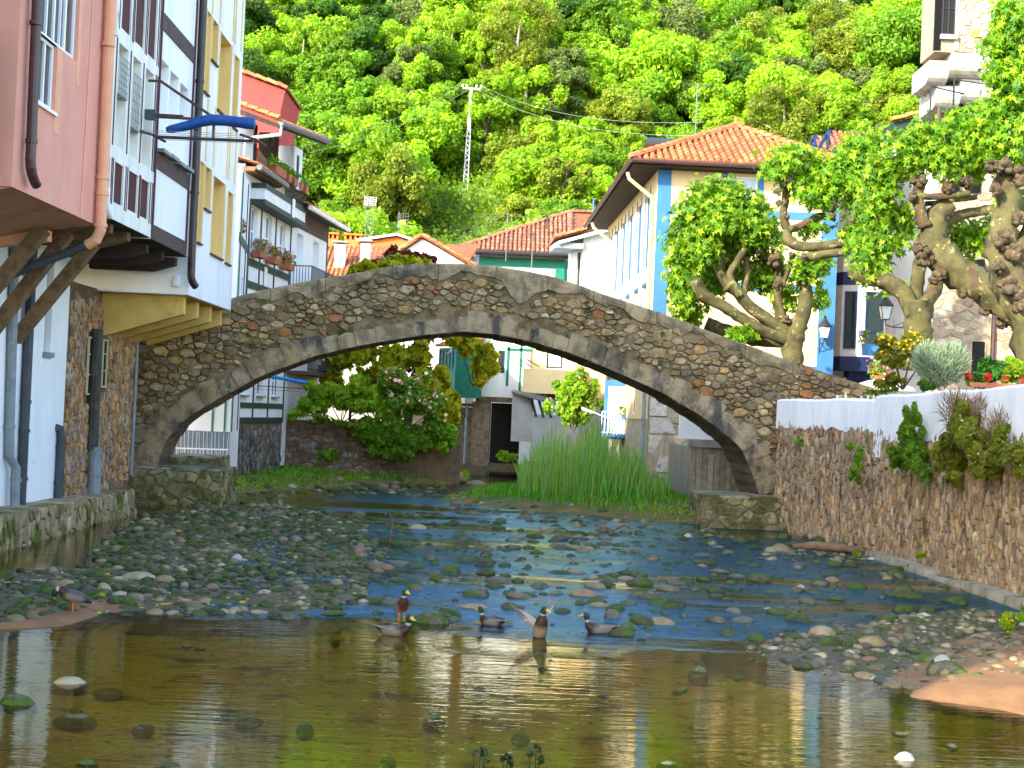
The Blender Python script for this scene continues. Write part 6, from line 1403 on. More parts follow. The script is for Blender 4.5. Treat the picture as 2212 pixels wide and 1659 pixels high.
def corbel(x0, x1, y0, zt, r, nm='corbel'):
    P = [(0, 0)] + [(r * math.sin(a), -r * (1 - math.cos(a)) * 1.0 - .18) for a in np.linspace(0, math.pi / 2, 6)][::1]
    prof = [(0.0, zt), (0.0, zt - .2)] + [(r * (1 - math.cos(a)), zt - .2 - r * math.sin(a)) for a in np.linspace(.2, math.pi / 2, 6)] + [(2.0, zt - .2 - r), (2.0, zt)]
    MB().prism([Vector((x0, y0 + d, z)) for d, z in prof], (x1 - x0, 0, 0)).build(nm, mat('pale_corbel_stone', (.46, .44, .41), (.33, .30, .25), sc=3, rough=.9, bump=.3, bsc=20), t)
corbel(13.8, 15.7, 46.0, 15.34, .5); corbel(14.3, 15.75, 46.5, 14.62, .5); corbel(13.15, 13.8, 46.15, 15.1, .5); corbel(13.55, 14.35, 46.6, 14.4, .5)
for x in (14.25, 14.95): MB().box(x, x + .3, 47.0, 47.48, 11, 13.95).build('pilaster', m_ash, t)
MB().fbox(FT, 0, 12.3, 19, 19.4, -8.4, .6).build('eaves', m_woodd, t)
b = MB(); z = at_y(2040, 188, 45).z
b.beam((12.9, 45.0, z - 1.4), (12.9, 45.0, z), .04, .04); b.beam((12.9, 45.0, z), (14.2, 45.8, z), .035, .035); b.beam((13.75, 45.4, z - 1.2), (13.75, 45.4, z + .4), .05, .05); b.beam((13.75, 45.4, z + .35), (15.1, 45.9, z + .35), .035, .035); b.build('balcony_frame', m_iron, t)
pipe(t, [(13.75, 46.9, 14.0), (13.7, 46.9, 11.5)], .07, m_brown, 8)
t = thing('green_eave_house', 'house with a bright orange verge and dark green eaves left of the tower', 'house', (16, 58, 3))
a, c = at_y(1926, 262, 57), at_y(2034, 232, 57)
ridge_tiles(t, a, c + Vector((1, 0, .3)), .16, .55, [(.62, .2, .06), (.56, .18, .06)]); MB().prism([a + Vector((.05, .1, -.05)), c + Vector((1, .1, .25)), Vector((c.x + 1, c.y + .1, a.z - 1.1)), a + Vector((.3, .1, -.85))], (0, 5, 0)).build('gable', m_green, t)
for k in range(4): MB().box(a.x + .5, c.x, 56.9 - .03 * k, 57.05, a.z - .7 - .16 * k, a.z - .63 - .16 * k).build('louvre', m_iron, t)
MB().box(a.x + .3, c.x + 4, 57.2, 62, 3.1, a.z - .8).build('wall', m_wht, t)
# ---- aerials, dishes, power line
def aerial(label, base, h, n=7, w=.9, ang=0.0, dish=None):
    base = Vector(base); t = thing('roof_aerial', label, 'aerial', base)
    MB().tube([base, base + Vector((0, 0, h))], .03, 6).build('mast', m_gutter, t)
    bx_ = Vector((math.cos(ang), math.sin(ang), .06)); m = MB(); m.beam(base + Vector((0, 0, h)) - bx_ * w, base + Vector((0, 0, h)) + bx_ * w, .025, .025)
    for k in range(n): p_ = base + Vector((0, 0, h)) + bx_ * (w * (2 * k / (n - 1) - 1)); m.beam(p_ + Vector((-.12, -.25, 0)), p_ + Vector((.12, .25, 0)), .015, .015)
    m.build('array', m_gutter, t)
    for (dz, r) in (dish or ()): MB().lathe((0, 0, 0), [(.02, 0), (r * .5, .04), (r, .15)], 14).build('dish', mat('orange_dish', (.60, .25, .03), rough=.5), t).rotation_euler = (R(75), 0, R(-55)); t.children[-1].location = (.05, -.15, dz)
    return t
aerial('thin roof aerial with long horizontal array in front of the green trimmed house', at_y(1090, 575, 70), at_y(1094, 468, 70).z - at_y(1090, 575, 70).z, 9, 1.4, .15, dish=[(.25, .36)])
aerial('rusty roof aerial mast right of the long aerial', at_y(1148, 585, 70), at_y(1150, 505, 70).z - at_y(1148, 585, 70).z, 3, .25, .8)
aerial('tall aerial mast beside the ridge of the orange hip roof', at_y(1502, 290, 62), at_y(1507, 183, 62).z - at_y(1502, 290, 62).z, 6, .7, .3)
t = thing('lattice_mast', 'slim lattice aerial mast above the white chimneys', 'mast', at_y(797, 520, 84)); p = at_y(797, 520, 84); q = at_y(800, 425, 84); m = MB()
for dx in (-.22, .22): m.beam(p + Vector((dx, 0, 0)), q + Vector((dx, 0, 0)), .03, .03)
for k in range(9): zz = p.z + (q.z - p.z) * k / 9; m.beam((p.x - .22, p.y, zz), (p.x + .22, p.y, zz + .28), .02, .02); m.beam((p.x - .22, p.y, zz), (p.x + .22, p.y, zz), .02, .02)
m.build('lattice', m_gutter, t); m = MB()
for k in range(5): m.beam((q.x - .35, q.y, q.z - .5 + .12 * k), (q.x + .35, q.y, q.z - .5 + .12 * k), .015, .015)
for k in range(5): m.beam((q.x - .35 + .17 * k, q.y, q.z - .5), (q.x - .3 + .17 * k, q.y, q.z), .015, .015)
m.build('array', m_frame, t)
t = thing('grid_aerial', 'small orange centred grid aerial right of the lattice mast', 'aerial', at_y(860, 515, 84)); p = at_y(860, 515, 84); m = MB(); MB().beam(p, p + Vector((0, 0, 1.6)), .04, .04).build('mast', m_gutter, t)
for k in range(5): m.beam(p + Vector((-.1, 0, .6 + .2 * k)), p + Vector((.6, 0, .75 + .2 * k)), .02, .02); m.beam(p + Vector((-.1 + .15 * k, 0, .6)), p + Vector((-.05 + .15 * k, 0, 1.5)), .02, .02)
m.build('grid', m_gutter, t); MB().box(p.x + .1, p.x + .4, p.y - .1, p.y, p.z + .85, p.z + 1.1).build('feed', MATS.get('orange_dish'), t)
t = thing('satellite_dish', 'large pale satellite dish standing on the weathered hip roof', 'satellite dish', at_y(1182, 492, 86)); p = at_y(1182, 472, 86)
d = MB().lathe((0, 0, 0), [(.03, 0), (.3, .03), (.6, .12), (.62, .14)], 20).build('reflector', mat('grey_mesh_dish', (.62, .64, .62), rough=.5), t); d.location = p - OFF[t.name]; d.rotation_euler = (R(80), 0, R(12))
m = MB(); m.beam(p + Vector((0, .1, -.6)), p + Vector((0, .1, 0)), .09, .09)
for k in range(4): an = math.pi / 4 + k * math.pi / 2; m.beam(p + Vector((.58 * math.cos(an), -.15, .58 * math.sin(an))), p + Vector((.05 * math.cos(an), -.65, .05 * math.sin(an))), .025, .025)
m.beam(p + Vector((0, -.7, 0)), p + Vector((0, -.55, 0)), .14, .14, (1, 0, 0)); m.build('mount', m_iron, t)
t = thing('satellite_dish', 'small orange satellite dish under the left eave of the cream house', 'satellite dish', at_y(1276, 440, 74)); p = at_y(1276, 440, 74)
d = MB().lathe((0, 0, 0), [(.02, 0), (.25, .05), (.42, .16)], 14).build('reflector', MATS['orange_dish'], t); d.location = p - OFF[t.name]; d.rotation_euler = (R(78), 0, R(-60)); MB().tube([p + Vector((.15, .1, -.9)), p + Vector((.15, .1, .3))], .04, 6).build('mast', m_blue, t)
# power pole on the slope with its wires
base = hill_hit(1005, 412); Y = base.y; tp = at_y(1018, 190, Y)
t = thing('power_pole', 'tall grey lattice power pole on the hillside with insulators on top', 'pole', base - Vector((0, 0, .5))); m = MB(); b0 = base - Vector((0, 0, .5)); H = tp.z - b0.z; w0, w1 = .42, .2
m_pole = mat('galvanised_steel', (.46, .47, .46), (.38, .39, .38), sc=5, rough=.5, metal=.2)
cor = [(-1, -1), (1, -1), (1, 1), (-1, 1)]
dxy = Vector((tp.x - b0.x, 0, 0))
def lp(f, c): w = w0 + (w1 - w0) * f; return b0 + dxy * f + Vector((c[0] * w * .5, c[1] * w * .5, H * f))
for c in cor: m.beam(lp(0, c), lp(.62, c), .07, .07)
nseg = 14
for k in range(nseg):
    f0, f1 = .62 * k / nseg, .62 * (k + 1) / nseg
    for i in range(4): a, c = cor[i], cor[(i + 1) % 4]; m.beam(lp(f0, a if k % 2 else c), lp(f1, c if k % 2 else a), .05, .05)
m.build('lattice', m_pole, t); m = MB(); m.hexa([lp(.61, c) for c in cor] + [lp(1, c) for c in cor]); m.build('shaft', m_pole, t)
MB().beam(tp + Vector((-.75, 0, -.05)), tp + Vector((.85, 0, -.1)), .16, .14).build('cross_arm', m_pole, t)
ins = []
for dx in (-.75, -.4, .45, .85):
    q = tp + Vector((dx, 0, .05)); MB().lathe(q, [(.05, 0), (.1, .05), (.05, .1), (.1, .15), (.04, .25)], 8).build('insulator', m_frame, t); ins.append(q + Vector((0, 0, .2)))
def wire(label, a, b_, sag):
    a, b_ = Vector(a), Vector(b_); pts = [a.lerp(b_, k / 14) - Vector((0, 0, sag * 4 * (k / 14) * (1 - k / 14))) for k in range(15)]
    return tag(MB().tube(pts, .011, 4, False).build('power_wire', mat('bright_wire', (.4, .41, .4), rough=.4, metal=.3)), label, 'wire', 'overhead wires')
L_END = at_y(560, 330, 100); R_END = at_y(1520, 272, 74)
wire('upper overhead wire running left and down from the power pole', ins[0], L_END, 1.0); wire('lower overhead wire running left and down from the power pole', ins[1] + Vector((0, 0, -.5)), L_END + Vector((0, 0, -.5)), 1.1)
wire('upper overhead wire running right from the power pole to the cream roof', ins[3], R_END + Vector((0, 0, .2)), 1.0); wire('lower overhead wire running right from the power pole to the cream roof', ins[2] + Vector((0, 0, -.35)), R_END + Vector((0, 0, -.5)), 1.1)
# ================================================================ POLLARDED PLANE TREES
rp = np.random.default_rng(61)
m_plane = mat('plane_bark', (0.105, 0.092, 0.032), (0.055, 0.047, 0.019), sc=2.6, rough=.85, bump=.5, bsc=12, bdist=.03,
              extra=[((0.24, 0.215, 0.085), 4.2, 0.60, 0.04), ((0.085, 0.048, 0.028), 2.0, 0.56, 0.08)])
m_burl = mat('burl_bark', (0.115, 0.082, 0.045), (0.06, 0.042, 0.025), sc=7, rough=.95, bump=1.0, bsc=20, bdist=.05, extra=[((0.22, 0.15, 0.09), 9.0, .62, .06)])
m_pl = [leaf_mat('plane_leaf', (0.15, 0.32, 0.012), .5, .5, .25), leaf_mat('plane_leaf_young', (0.32, 0.48, 0.02), .5, .5, .2), leaf_mat('plane_leaf_deep', (0.07, 0.20, 0.018), .4, .45, .2)]
def palm_leaf(seed):
    r = np.random.default_rng(seed); ang = [-150, -118, -80, -55, -32, -14, 0, 14, 32, 55, 80, 118, 150]; rad = [.34, .62, .36, .82, .46, .60, 1.05, .60, .46, .82, .36, .62, .34]
    V = [(0, 0, 0)]
    for a, q in zip(ang, rad):
        q *= r.uniform(.9, 1.1); a = math.radians(a + r.normal() * 3)
        V.append((math.sin(a) * q * .5, math.cos(a) * q * .5, -.10 * q * q + .05 * abs(math.sin(a * 2.5))))
    Fs = [(0, i + 1, i + 2)[::-1] for i in range(len(ang) - 1)]
    V.append((0, -.28, -.03)); V.append((.015, -.28, -.03)); Fs.append((0, len(V) - 1, len(V) - 2))
    return V, Fs
LEAFS = []
for s_ in range(3):
    V, Fs = palm_leaf(s_)
    for m_ in m_pl:
        o = mesh_obj('leaf', V, Fs, m_, tint=[(1, 1, 1)] * len(V), origin=(0, 0, 0)); LEAFS.append(o.data); bpy.data.objects.remove(o)
PLV = [palm_leaf(s_) for s_ in range(3)]
def spline(pts, rads, n=5):
    P = [Vector(p) for p in pts]; out = []; ro = []
    for i in range(len(P) - 1):
        a, b_, c, d = P[max(i - 1, 0)], P[i], P[i + 1], P[min(i + 2, len(P) - 1)]
        for k in range(n):
            t = k / n; out.append(.5 * ((2 * b_) + (c - a) * t + (2 * a - 5 * b_ + 4 * c - d) * t * t + (3 * b_ - a - 3 * c + d) * t ** 3)); ro.append(rads[i] + (rads[i + 1] - rads[i]) * t)
    out.append(P[-1]); ro.append(rads[-1]); return out, ro
def limb(tree, pix, Y, name='limb', lump=.10, dY=0.0):
    """pix: [(px, py, radius in px)], Y distance at start, drifting by dY along the limb"""
    pts = []; rads = []
    for i, (x, y, r) in enumerate(pix):
        yy = Y + dY * i / max(1, len(pix) - 1); p = at_y(x, y, yy); pts.append(p); rads.append(r * yy / F_PX * .94)
    P, Rr = spline(pts, rads); m = MB(); n = 12; prev = None; V = []
    for i, p in enumerate(P):
        t = (P[min(i + 1, len(P) - 1)] - P[max(i - 1, 0)]).normalized()
        a = t.orthogonal().normalized() if prev is None else (prev - t * prev.dot(t)).normalized()
        prev = a; b_ = t.cross(a)
        for k in range(n):
            an = 2 * math.pi * k / n; q = Rr[i] * (1 + rp.normal() * lump * .55 + lump * math.sin(3 * an + i * .9))
            V.append(p + (a * math.cos(an) + b_ * math.sin(an)) * q)
    mm = len(P); Fs = [(i * n + k, i * n + (k + 1) % n, (i + 1) * n + (k + 1) % n, (i + 1) * n + k) for i in range(mm - 1) for k in range(n)] + [tuple(range(n))[::-1], tuple(range((mm - 1) * n, mm * n))]
    m.add(V, Fs); return m.build(name, m_plane, tree, smooth=True)
import bmesh
def ico(sub, seed, amp, freq=2.0, flat=1.0):
    bm = bmesh.new(); bmesh.ops.create_icosphere(bm, subdivisions=sub, radius=1.0); r = np.random.default_rng(seed)
    K = r.normal(size=(7, 3)) * freq; ph = r.uniform(0, 6.28, 7); V = np.array([v.co[:] for v in bm.verts]); Fs = np.array([[v.index for v in f.verts] for f in bm.faces]); bm.free()
    d = sum(np.sin(V @ K[i] + ph[i]) / (1 + .25 * i) for i in range(7)) / 3.0
    V = V * (1 + amp * d[:, None]); V[:, 2] *= flat; return V, Fs
BURL = [ico(2, s_, .42, 4.2) for s_ in range(4)]
def burl(tree, x, y, r, Y, n=22):
    c = at_y(x, y, Y); R0 = r * Y / F_PX; parts = []
    for k in range(n):
        V, Fq = BURL[int(rp.integers(4))]; q = R0 * rp.uniform(.14, .40); o = rp.normal(size=3) * np.array([1, 1, 1.15]); o = o / np.linalg.norm(o) * R0 * rp.uniform(.1, .62)
        parts.append((V * q + np.array(c) + o, Fq, np.ones((len(V), 3))))
    V, Fq, _ = merge_np(parts); return mesh_obj('burl', V, Fq, m_burl, tree, smooth=True)
def foliage(tree, clumps, Y, per=1.0, keep=300, size=.36, bias=None):
    """clumps: [(px, py, rx px, ry px, dY)]; leaves hang in tufts round shoots"""
    tot = []
    for (x, y, rx, ry, dy) in clumps:
        k = (Y + dy) / F_PX; c = at_y(x, y, Y + dy); n = int(per * rx * ry * .22)
        ns = max(4, n // 9)
        for _ in range(ns):
            d = rp.normal(size=3); d /= np.linalg.norm(d); q = rp.random() ** .4
            s0 = np.array(c) + d * np.array([rx * k, min(rx, ry) * k * .9, ry * k]) * q
            for _ in range(9):
                p = s0 + rp.normal(size=3) * .13; nr = d * .55 + rp.normal(size=3) * .55 + np.array([0, -.35, .45]); nr /= np.linalg.norm(nr)
                tot.append((p, nr, size * rp.uniform(.5, 1.2), int(rp.choice([0, 0, 0, 1, 1, 2])), rp.uniform(.75, 1.2)))
    tot.sort(key=lambda t_: t_[0][1] - t_[2] * 4)
    org = OFF[tree.name]; VV = {0: [], 1: [], 2: []}; FF = {0: [], 1: [], 2: []}; TT = {0: [], 1: [], 2: []}
    for i, (p, nr, s, mi, tn) in enumerate(tot):
        z = Vector(nr); down = Vector((rp.normal() * .6, rp.normal() * .4, -1)); yx = (down - z * down.dot(z)); yx = yx.normalized() if yx.length > .05 else z.orthogonal().normalized(); xx = yx.cross(z)
        M = Matrix(((xx.x, yx.x, z.x), (xx.y, yx.y, z.y), (xx.z, yx.z, z.z)))
        vi = i % 3
        if i < keep:
            o = bpy.data.objects.new('leaf', LEAFS[vi * 3 + mi]); link(o, tree); o.matrix_basis = Matrix.Translation(Vector(p) - org) @ (M * s).to_4x4()
        else:
            Vl, Fl = PLV[vi]; A = (np.array(Vl) @ np.array(M).T) * s + p; b0 = sum(len(a) for a in VV[mi]); FF[mi].append([tuple(b0 + j for j in f) for f in Fl]); VV[mi].append(A); TT[mi].append(np.full((len(A), 3), tn))
    for mi in range(3):
        if VV[mi]: tag(mesh_obj('foliage', np.concatenate(VV[mi]), np.array([f for g in FF[mi] for f in g]), m_pl[mi], tree, tint=np.concatenate(TT[mi])), kind='stuff')
T1 = thing('plane_tree', 'pollarded plane tree standing just behind the right half of the bridge', 'tree', at_y(1712, 800, 45.5))
limb(T1, [(1714, 830, 26), (1711, 780, 24), (1712, 745, 23), (1716, 715, 26), (1722, 695, 22)], 45.5, 'trunk')
limb(T1, [(1720, 715, 20), (1735, 675, 17), (1741, 640, 16), (1737, 612, 15)], 45.5); limb(T1, [(1710, 725, 18), (1668, 697, 15), (1627, 669, 14), (1592, 630, 14), (1570, 615, 15)], 45.5, dY=-.5)
limb(T1, [(1706, 735, 17), (1655, 717, 13), (1613, 694, 13), (1563, 662, 13), (1520, 637, 15), (1500, 606, 14)], 45.5, dY=-.9); limb(T1, [(1700, 740, 14), (1640, 733, 16), (1580, 720, 18), (1525, 700, 16)], 46.5)
limb(T1, [(1600, 640, 9), (1577, 598, 8), (1591, 566, 8), (1609, 537, 8)], 45.0); limb(T1, [(1606, 640, 9), (1613, 594, 8), (1609, 552, 8)], 45.4); limb(T1, [(1690, 690, 13), (1680, 640, 10), (1684, 591, 9), (1672, 562, 10), (1638, 553, 8)], 45.7, lump=.25)
limb(T1, [(1572, 615, 12), (1552, 580, 12), (1563, 541, 9)], 45.2); limb(T1, [(1500, 700, 10), (1492, 650, 9), (1500, 600, 8)], 46.2); limb(T1, [(1690, 620, 6), (1704, 580, 6), (1712, 556, 5)], 45.3)
for x, y, r in ((1500, 606, 17), (1570, 612, 20), (1609, 535, 14), (1672, 562, 22), (1737, 608, 15), (1522, 500, 24), (1560, 505, 18), (1640, 545, 14), (1500, 640, 13), (1712, 552, 12), (1620, 658, 10), (1680, 618, 15), (1700, 690, 14)): burl(T1, x, y, r, 45.2)
foliage(T1, [(1478, 600, 42, 75, 0), (1475, 520, 38, 60, .2), (1500, 450, 50, 48, 0), (1555, 420, 60, 36, .2), (1610, 455, 55, 45, .3), (1540, 480, 60, 40, -.3), (1650, 500, 45, 45, .2), (1510, 560, 35, 40, .5), (1740, 585, 40, 30, -.2), (1765, 560, 30, 26, 0), (1600, 580, 30, 30, .8), (1700, 640, 26, 34, .6), (1640, 600, 26, 30, .8), (1490, 670, 30, 30, .2), (1770, 640, 14, 30, .3), (1600, 725, 32, 14, -.4), (1580, 520, 70, 56, 1.0), (1665, 590, 40, 50, 1.0), (1540, 600, 40, 40, 1.0), (1520, 545, 34, 40, -.4), (1560, 470, 50, 40, -.5), (1480, 640, 26, 40, -.3), (1620, 500, 36, 30, -.3)], 45.4, 1.35)
T3 = thing('plane_tree', 'gnarled pollarded plane tree leaning in from the right, limb over the wall', 'tree', at_y(2330, 900, 35))
limb(T3, [(2340, 900, 60), (2290, 760, 50), (2225, 695, 40), (2165, 650, 36), (2100, 608, 36), (2047, 570, 38), (2012, 535, 40)], 35, 'trunk', .14, dY=1.0); limb(T3, [(2012, 545, 36), (2016, 500, 30), (2024, 465, 26), (2050, 440, 22)], 36, lump=.12)
limb(T3, [(2000, 490, 16), (1986, 450, 13), (1983, 420, 13), (1986, 392, 14)], 35.8); limb(T3, [(2040, 478, 15), (2075, 465, 12), (2110, 457, 11), (2150, 452, 12)], 36.2); limb(T3, [(1990, 424, 8), (2040, 424, 8), (2095, 418, 9)], 35.7); limb(T3, [(2000, 440, 6), (2060, 433, 6), (2110, 425, 6)], 36.2)
for x, y, r in ((1986, 392, 24), (1972, 425, 16), (2050, 405, 20), (2090, 395, 26), (2000, 560, 30), (1985, 535, 20), (2030, 590, 22), (2080, 630, 20), (2130, 668, 20), (2170, 695, 24), (1998, 350, 14), (2020, 605, 16)): burl(T3, x, y, r, 35.6, 26)
foliage(T3, [(1960, 330, 55, 50, 0), (2010, 305, 60, 50, .3), (2080, 300, 60, 60, .2), (2130, 270, 60, 60, 0), (1920, 370, 50, 45, .2), (1900, 440, 50, 55, .3), (1940, 480, 40, 50, .6), (2100, 360, 50, 30, .6), (2180, 330, 40, 50, 0), (2110, 520, 40, 40, 1.2), (2070, 510, 40, 36, 1.2), (2150, 500, 30, 50, 1.4), (1900, 530, 45, 36, .2), (1870, 560, 36, 26, .1), (2050, 350, 40, 30, -.2)], 35.8, 1.0, size=.31)
T4 = thing('plane_tree', 'knobbly plane tree cut off by the right edge, leaves before the tower', 'tree', at_y(2260, 880, 32))
limb(T4, [(2260, 900, 55), (2230, 700, 48), (2185, 600, 46), (2168, 545, 40), (2165, 500, 34), (2178, 450, 30), (2172, 400, 26), (2172, 370, 24)], 32, 'trunk', .16); limb(T4, [(2190, 560, 26), (2230, 500, 26), (2240, 440, 24)], 32)
for x, y, r in ((2172, 360, 30), (2140, 360, 20), (2205, 380, 30), (2165, 520, 30), (2195, 545, 34), (2160, 575, 24), (2180, 620, 30), (2205, 650, 34), (2150, 410, 20), (2200, 470, 26)): burl(T4, x, y, r, 31.6, 26)
foliage(T4, [(2200, 40, 55, 60, 0), (2175, 100, 50, 50, .2), (2205, 170, 60, 60, 0), (2180, 230, 50, 40, .2), (2160, 160, 30, 30, .1), (2220, 290, 60, 60, 0), (2130, 290, 40, 40, .3), (2160, 310, 50, 40, .2), (2190, 420, 30, 30, 1.0), (2070, 265, 26, 20, .3)], 31.8, .95, size=.30)
T2 = thing('plane_tree', 'forked plane tree behind the yellow flowered bush, long arms reaching left over the lane', 'tree', at_y(1985, 760, 40))
limb(T2, [(1982, 800, 33), (1983, 730, 31), (1984, 690, 30), (1986, 650, 30)], 40, 'trunk'); limb(T2, [(1978, 680, 22), (1955, 640, 20), (1925, 612, 20), (1885, 600, 20), (1845, 592, 18)], 40, dY=.8); limb(T2, [(1995, 665, 17), (2016, 630, 16), (2030, 590, 16), (2045, 560, 14)], 40); limb(T2, [(1982, 660, 16), (1980, 610, 16), (1990, 560, 15)], 40.3)
limb(T2, [(1900, 600, 14), (1880, 560, 11), (1843, 524, 11), (1794, 529, 11), (1745, 534, 11), (1712, 526, 12), (1700, 510, 11), (1705, 492, 10)], 40.6, dY=1.0); limb(T2, [(1890, 600, 12), (1865, 560, 10), (1847, 546, 10), (1806, 546, 10), (1769, 551, 10), (1733, 557, 11)], 40.6, dY=.6)
limb(T2, [(1706, 495, 9), (1728, 489, 8), (1752, 475, 8), (1774, 466, 8), (1796, 471, 8)], 41.4); limb(T2, [(1706, 500, 9), (1692, 470, 9), (1697, 430, 9), (1698, 395, 11)], 41.5); limb(T2, [(1840, 480, 5), (1850, 440, 5), (1872, 428, 3)], 41)
for x, y, r in ((1697, 392, 18), (1680, 415, 13), (1798, 468, 14), (1700, 470, 9), (1845, 590, 20), (1735, 556, 12), (1850, 522, 16), (1705, 375, 12), (1800, 445, 16), (1683, 440, 10)): burl(T2, x, y, r, 40.9)
foliage(T2, [(1685, 360, 40, 40, 0), (1720, 330, 36, 30, .2), (1750, 400, 46, 50, .2), (1790, 420, 40, 40, 0), (1830, 380, 46, 45, .2), (1850, 330, 45, 36, .3), (1880, 310, 45, 30, .3), (1860, 440, 30, 45, .4), (1780, 360, 40, 30, .4), (1860, 520, 40, 34, -.2), (1890, 590, 30, 26, -.3), (1850, 500, 40, 20, .3), (1920, 620, 20, 14, -.4), (1760, 490, 30, 20, .7)], 41, 1.0)

# ================================================================ SHRUBS ON AND BELOW THE WHITE WALL
def bush(name, label, cat, clumps, Y, leaf, size, n, flower=None, nf=0, fs=.07, elong=1.6, group=None, stem=True, sun_up=.35):
    yw = (lambda x: 10.15 / ((x - 1102) / F_PX + .049)) if Y == 'wall' else (lambda x: Y)
    ps = [(at_y(x, y, yw(x) + dy), rx * yw(x) / F_PX, ry * yw(x) / F_PX) for x, y, rx, ry, dy in clumps]
    base = min((p.z - rz for p, rx, rz in ps)); c = sum((p for p, _, _ in ps), Vector()) / len(ps)
    t = thing(name, label, cat, (c.x, c.y, base), group)
    cl = []
    for p, rx, rz in ps:
        R3 = np.array([rx, (rx + rz) * .45, rz]); cl.append((np.array(p), R3 * .55))
        for _ in range(9):
            d = rp.normal(size=3); d /= np.linalg.norm(d); cl.append((np.array(p) + d * R3 * rp.uniform(.5, .98), R3 * rp.uniform(.18, .42)))
    V, Fq, tt = leaf_cloud(rp, cl, n, size, elong=elong, sun_up=sun_up); mesh_obj('leaves', V, Fq, leaf if not isinstance(leaf, str) else LM[leaf], t, tint=tt)
    if flower:
        for f in (flower if isinstance(flower, (list, tuple)) else [flower]):
            cl2 = [(p + np.array([0, -.12, .08]), r * 1.02) for p, r in cl]
            V, Fq, tt = leaf_cloud(rp, cl2, nf, fs, elong=1.05); tag(mesh_obj('petals', V, Fq, m_blossom[f], t, tint=tt), kind='stuff')
    if stem:
        m = MB()
        for p, rx, rz in ps: m.tube([(c.x, c.y + .1, base), tuple((Vector((c.x, c.y, base)) + p) / 2 + Vector((0, .1, 0))), tuple(p)], [.03, .02, .01], 5)
        m.build('stems', m_bark, t)
    return t
def needles(tree, clumps, Y, n, ln, w, material, name='needles', up=.8):
    V = []; T = []
    for x, y, rx, ry, dy in clumps:
        k = (Y + dy) / F_PX; c = np.array(at_y(x, y, Y + dy)); m = int(n * rx * ry / 1000)
        d = rp.normal(size=(m, 3)); d /= np.linalg.norm(d, axis=1)[:, None]; P = c + d * np.array([rx, (rx + ry) / 2, ry]) * k * (rp.random(m) ** .35)[:, None]
        dr = d * .6 + rp.normal(size=(m, 3)) * .35; dr[:, 2] += up; dr /= np.linalg.norm(dr, axis=1)[:, None]; sd = np.cross(dr, rp.normal(size=(m, 3))); sd /= np.linalg.norm(sd, axis=1)[:, None]
        l = ln * (.5 + rp.random(m))[:, None]; V.append(np.stack([P - sd * w, P + sd * w, P + dr * l + sd * w * .3, P + dr * l - sd * w * .3], 1).reshape(-1, 3)); tn = .7 + .6 * rp.random(m); T.append(np.repeat(np.stack([tn] * 3, 1), 4, 0))
    V = np.concatenate(V); return mesh_obj(name, V, np.arange(len(V)).reshape(-1, 4), material, tree, tint=np.concatenate(T))
bush('yellow_flower_bush', 'rounded bush with yellow daisies and rusty lower leaves on the terrace edge', 'shrub', [(1935, 775, 42, 40, 0), (1975, 745, 45, 30, .1), (1925, 745, 30, 22, 0), (2010, 760, 30, 26, .2), (1930, 820, 34, 20, 0)], 35.6, leaf_mat('leaf_rusty', (.17, .2, .025)), .10, 3600, 'yellow', 170, .075)
b_ = bush('silver_bush', 'silvery grey green bush with upright needle sprigs on the white wall', 'shrub', [(2028, 800, 40, 36, 0), (2005, 780, 25, 30, 0), (2055, 790, 28, 36, 0)], 33.6, leaf_mat('leaf_silver', (.24, .31, .2), .2), .05, 900)
needles(b_, [(2028, 795, 44, 44, 0), (2000, 780, 26, 34, 0), (2058, 785, 28, 40, 0)], 33.6, 1500, .17, .010, MATS['leaf_silver'], 'sprigs')
bush('dark_mound', 'small dark green mound at the foot of the silvery bush', 'shrub', [(2000, 836, 24, 14, 0)], 33.2, 'dark', .05, 700, stem=False)
bush('hydrangea_bush', 'glossy dark green broad leaved bush on the white wall, red flowers below it', 'shrub', [(2150, 800, 40, 26, 0), (2125, 818, 24, 18, 0)], 31.2, leaf_mat('leaf_glossy', (.035, .13, .018), .25, .3), .17, 900)
bush('golden_bush', 'golden variegated bush at the right edge above the white wall', 'shrub', [(2200, 800, 30, 28, 0)], 31.0, 'yellow', .09, 1300)
flower_pot('low strip of red flowers along the white wall top at the right', at_y(2150, 838, 30.8), .1, .1, ['red'], .16, 90, w=1.2)
bush('terrace_hedge', 'small green plants between the yellow flowered bush and the lane', 'shrub', [(1910, 838, 24, 12, .5), (1880, 845, 14, 8, .5)], 37, 'mid', .07, 500, ['rose'], 30)
t = bush('hanging_shrub', 'dark green conical shrub hanging down the wall below the silvery bush', 'shrub', [(1975, 900, 14, 36, 0), (1970, 950, 26, 40, 0), (1945, 985, 30, 26, 0), (1985, 990, 26, 36, 0), (2000, 1020, 16, 22, .1), (1960, 920, 20, 36, 0)], 'wall', 'mid', .07, 6000, stem=False)
t = bush('hanging_shrub', 'large trailing rusty green shrub spilling over the white wall at the right', 'shrub', [(2080, 930, 56, 56, 0), (2050, 980, 46, 50, 0), (2110, 975, 46, 40, 0), (2160, 960, 40, 40, 0), (2200, 980, 30, 50, 0), (2060, 1030, 24, 24, 0), (2130, 1010, 30, 30, 0), (2070, 890, 26, 26, .1)], 'wall', leaf_mat('leaf_rust_green', (.22, .27, .035)), .075, 12000, ['white'], 40, .04, stem=False)
needles(t, [(2070, 890, 40, 40, 0), (2110, 900, 30, 40, -.4), (2170, 930, 40, 40, -1.6)], 28, 260, .22, .008, mat('dry_sprig', (.20, .12, .05), rough=.9), 'dry_sprigs')
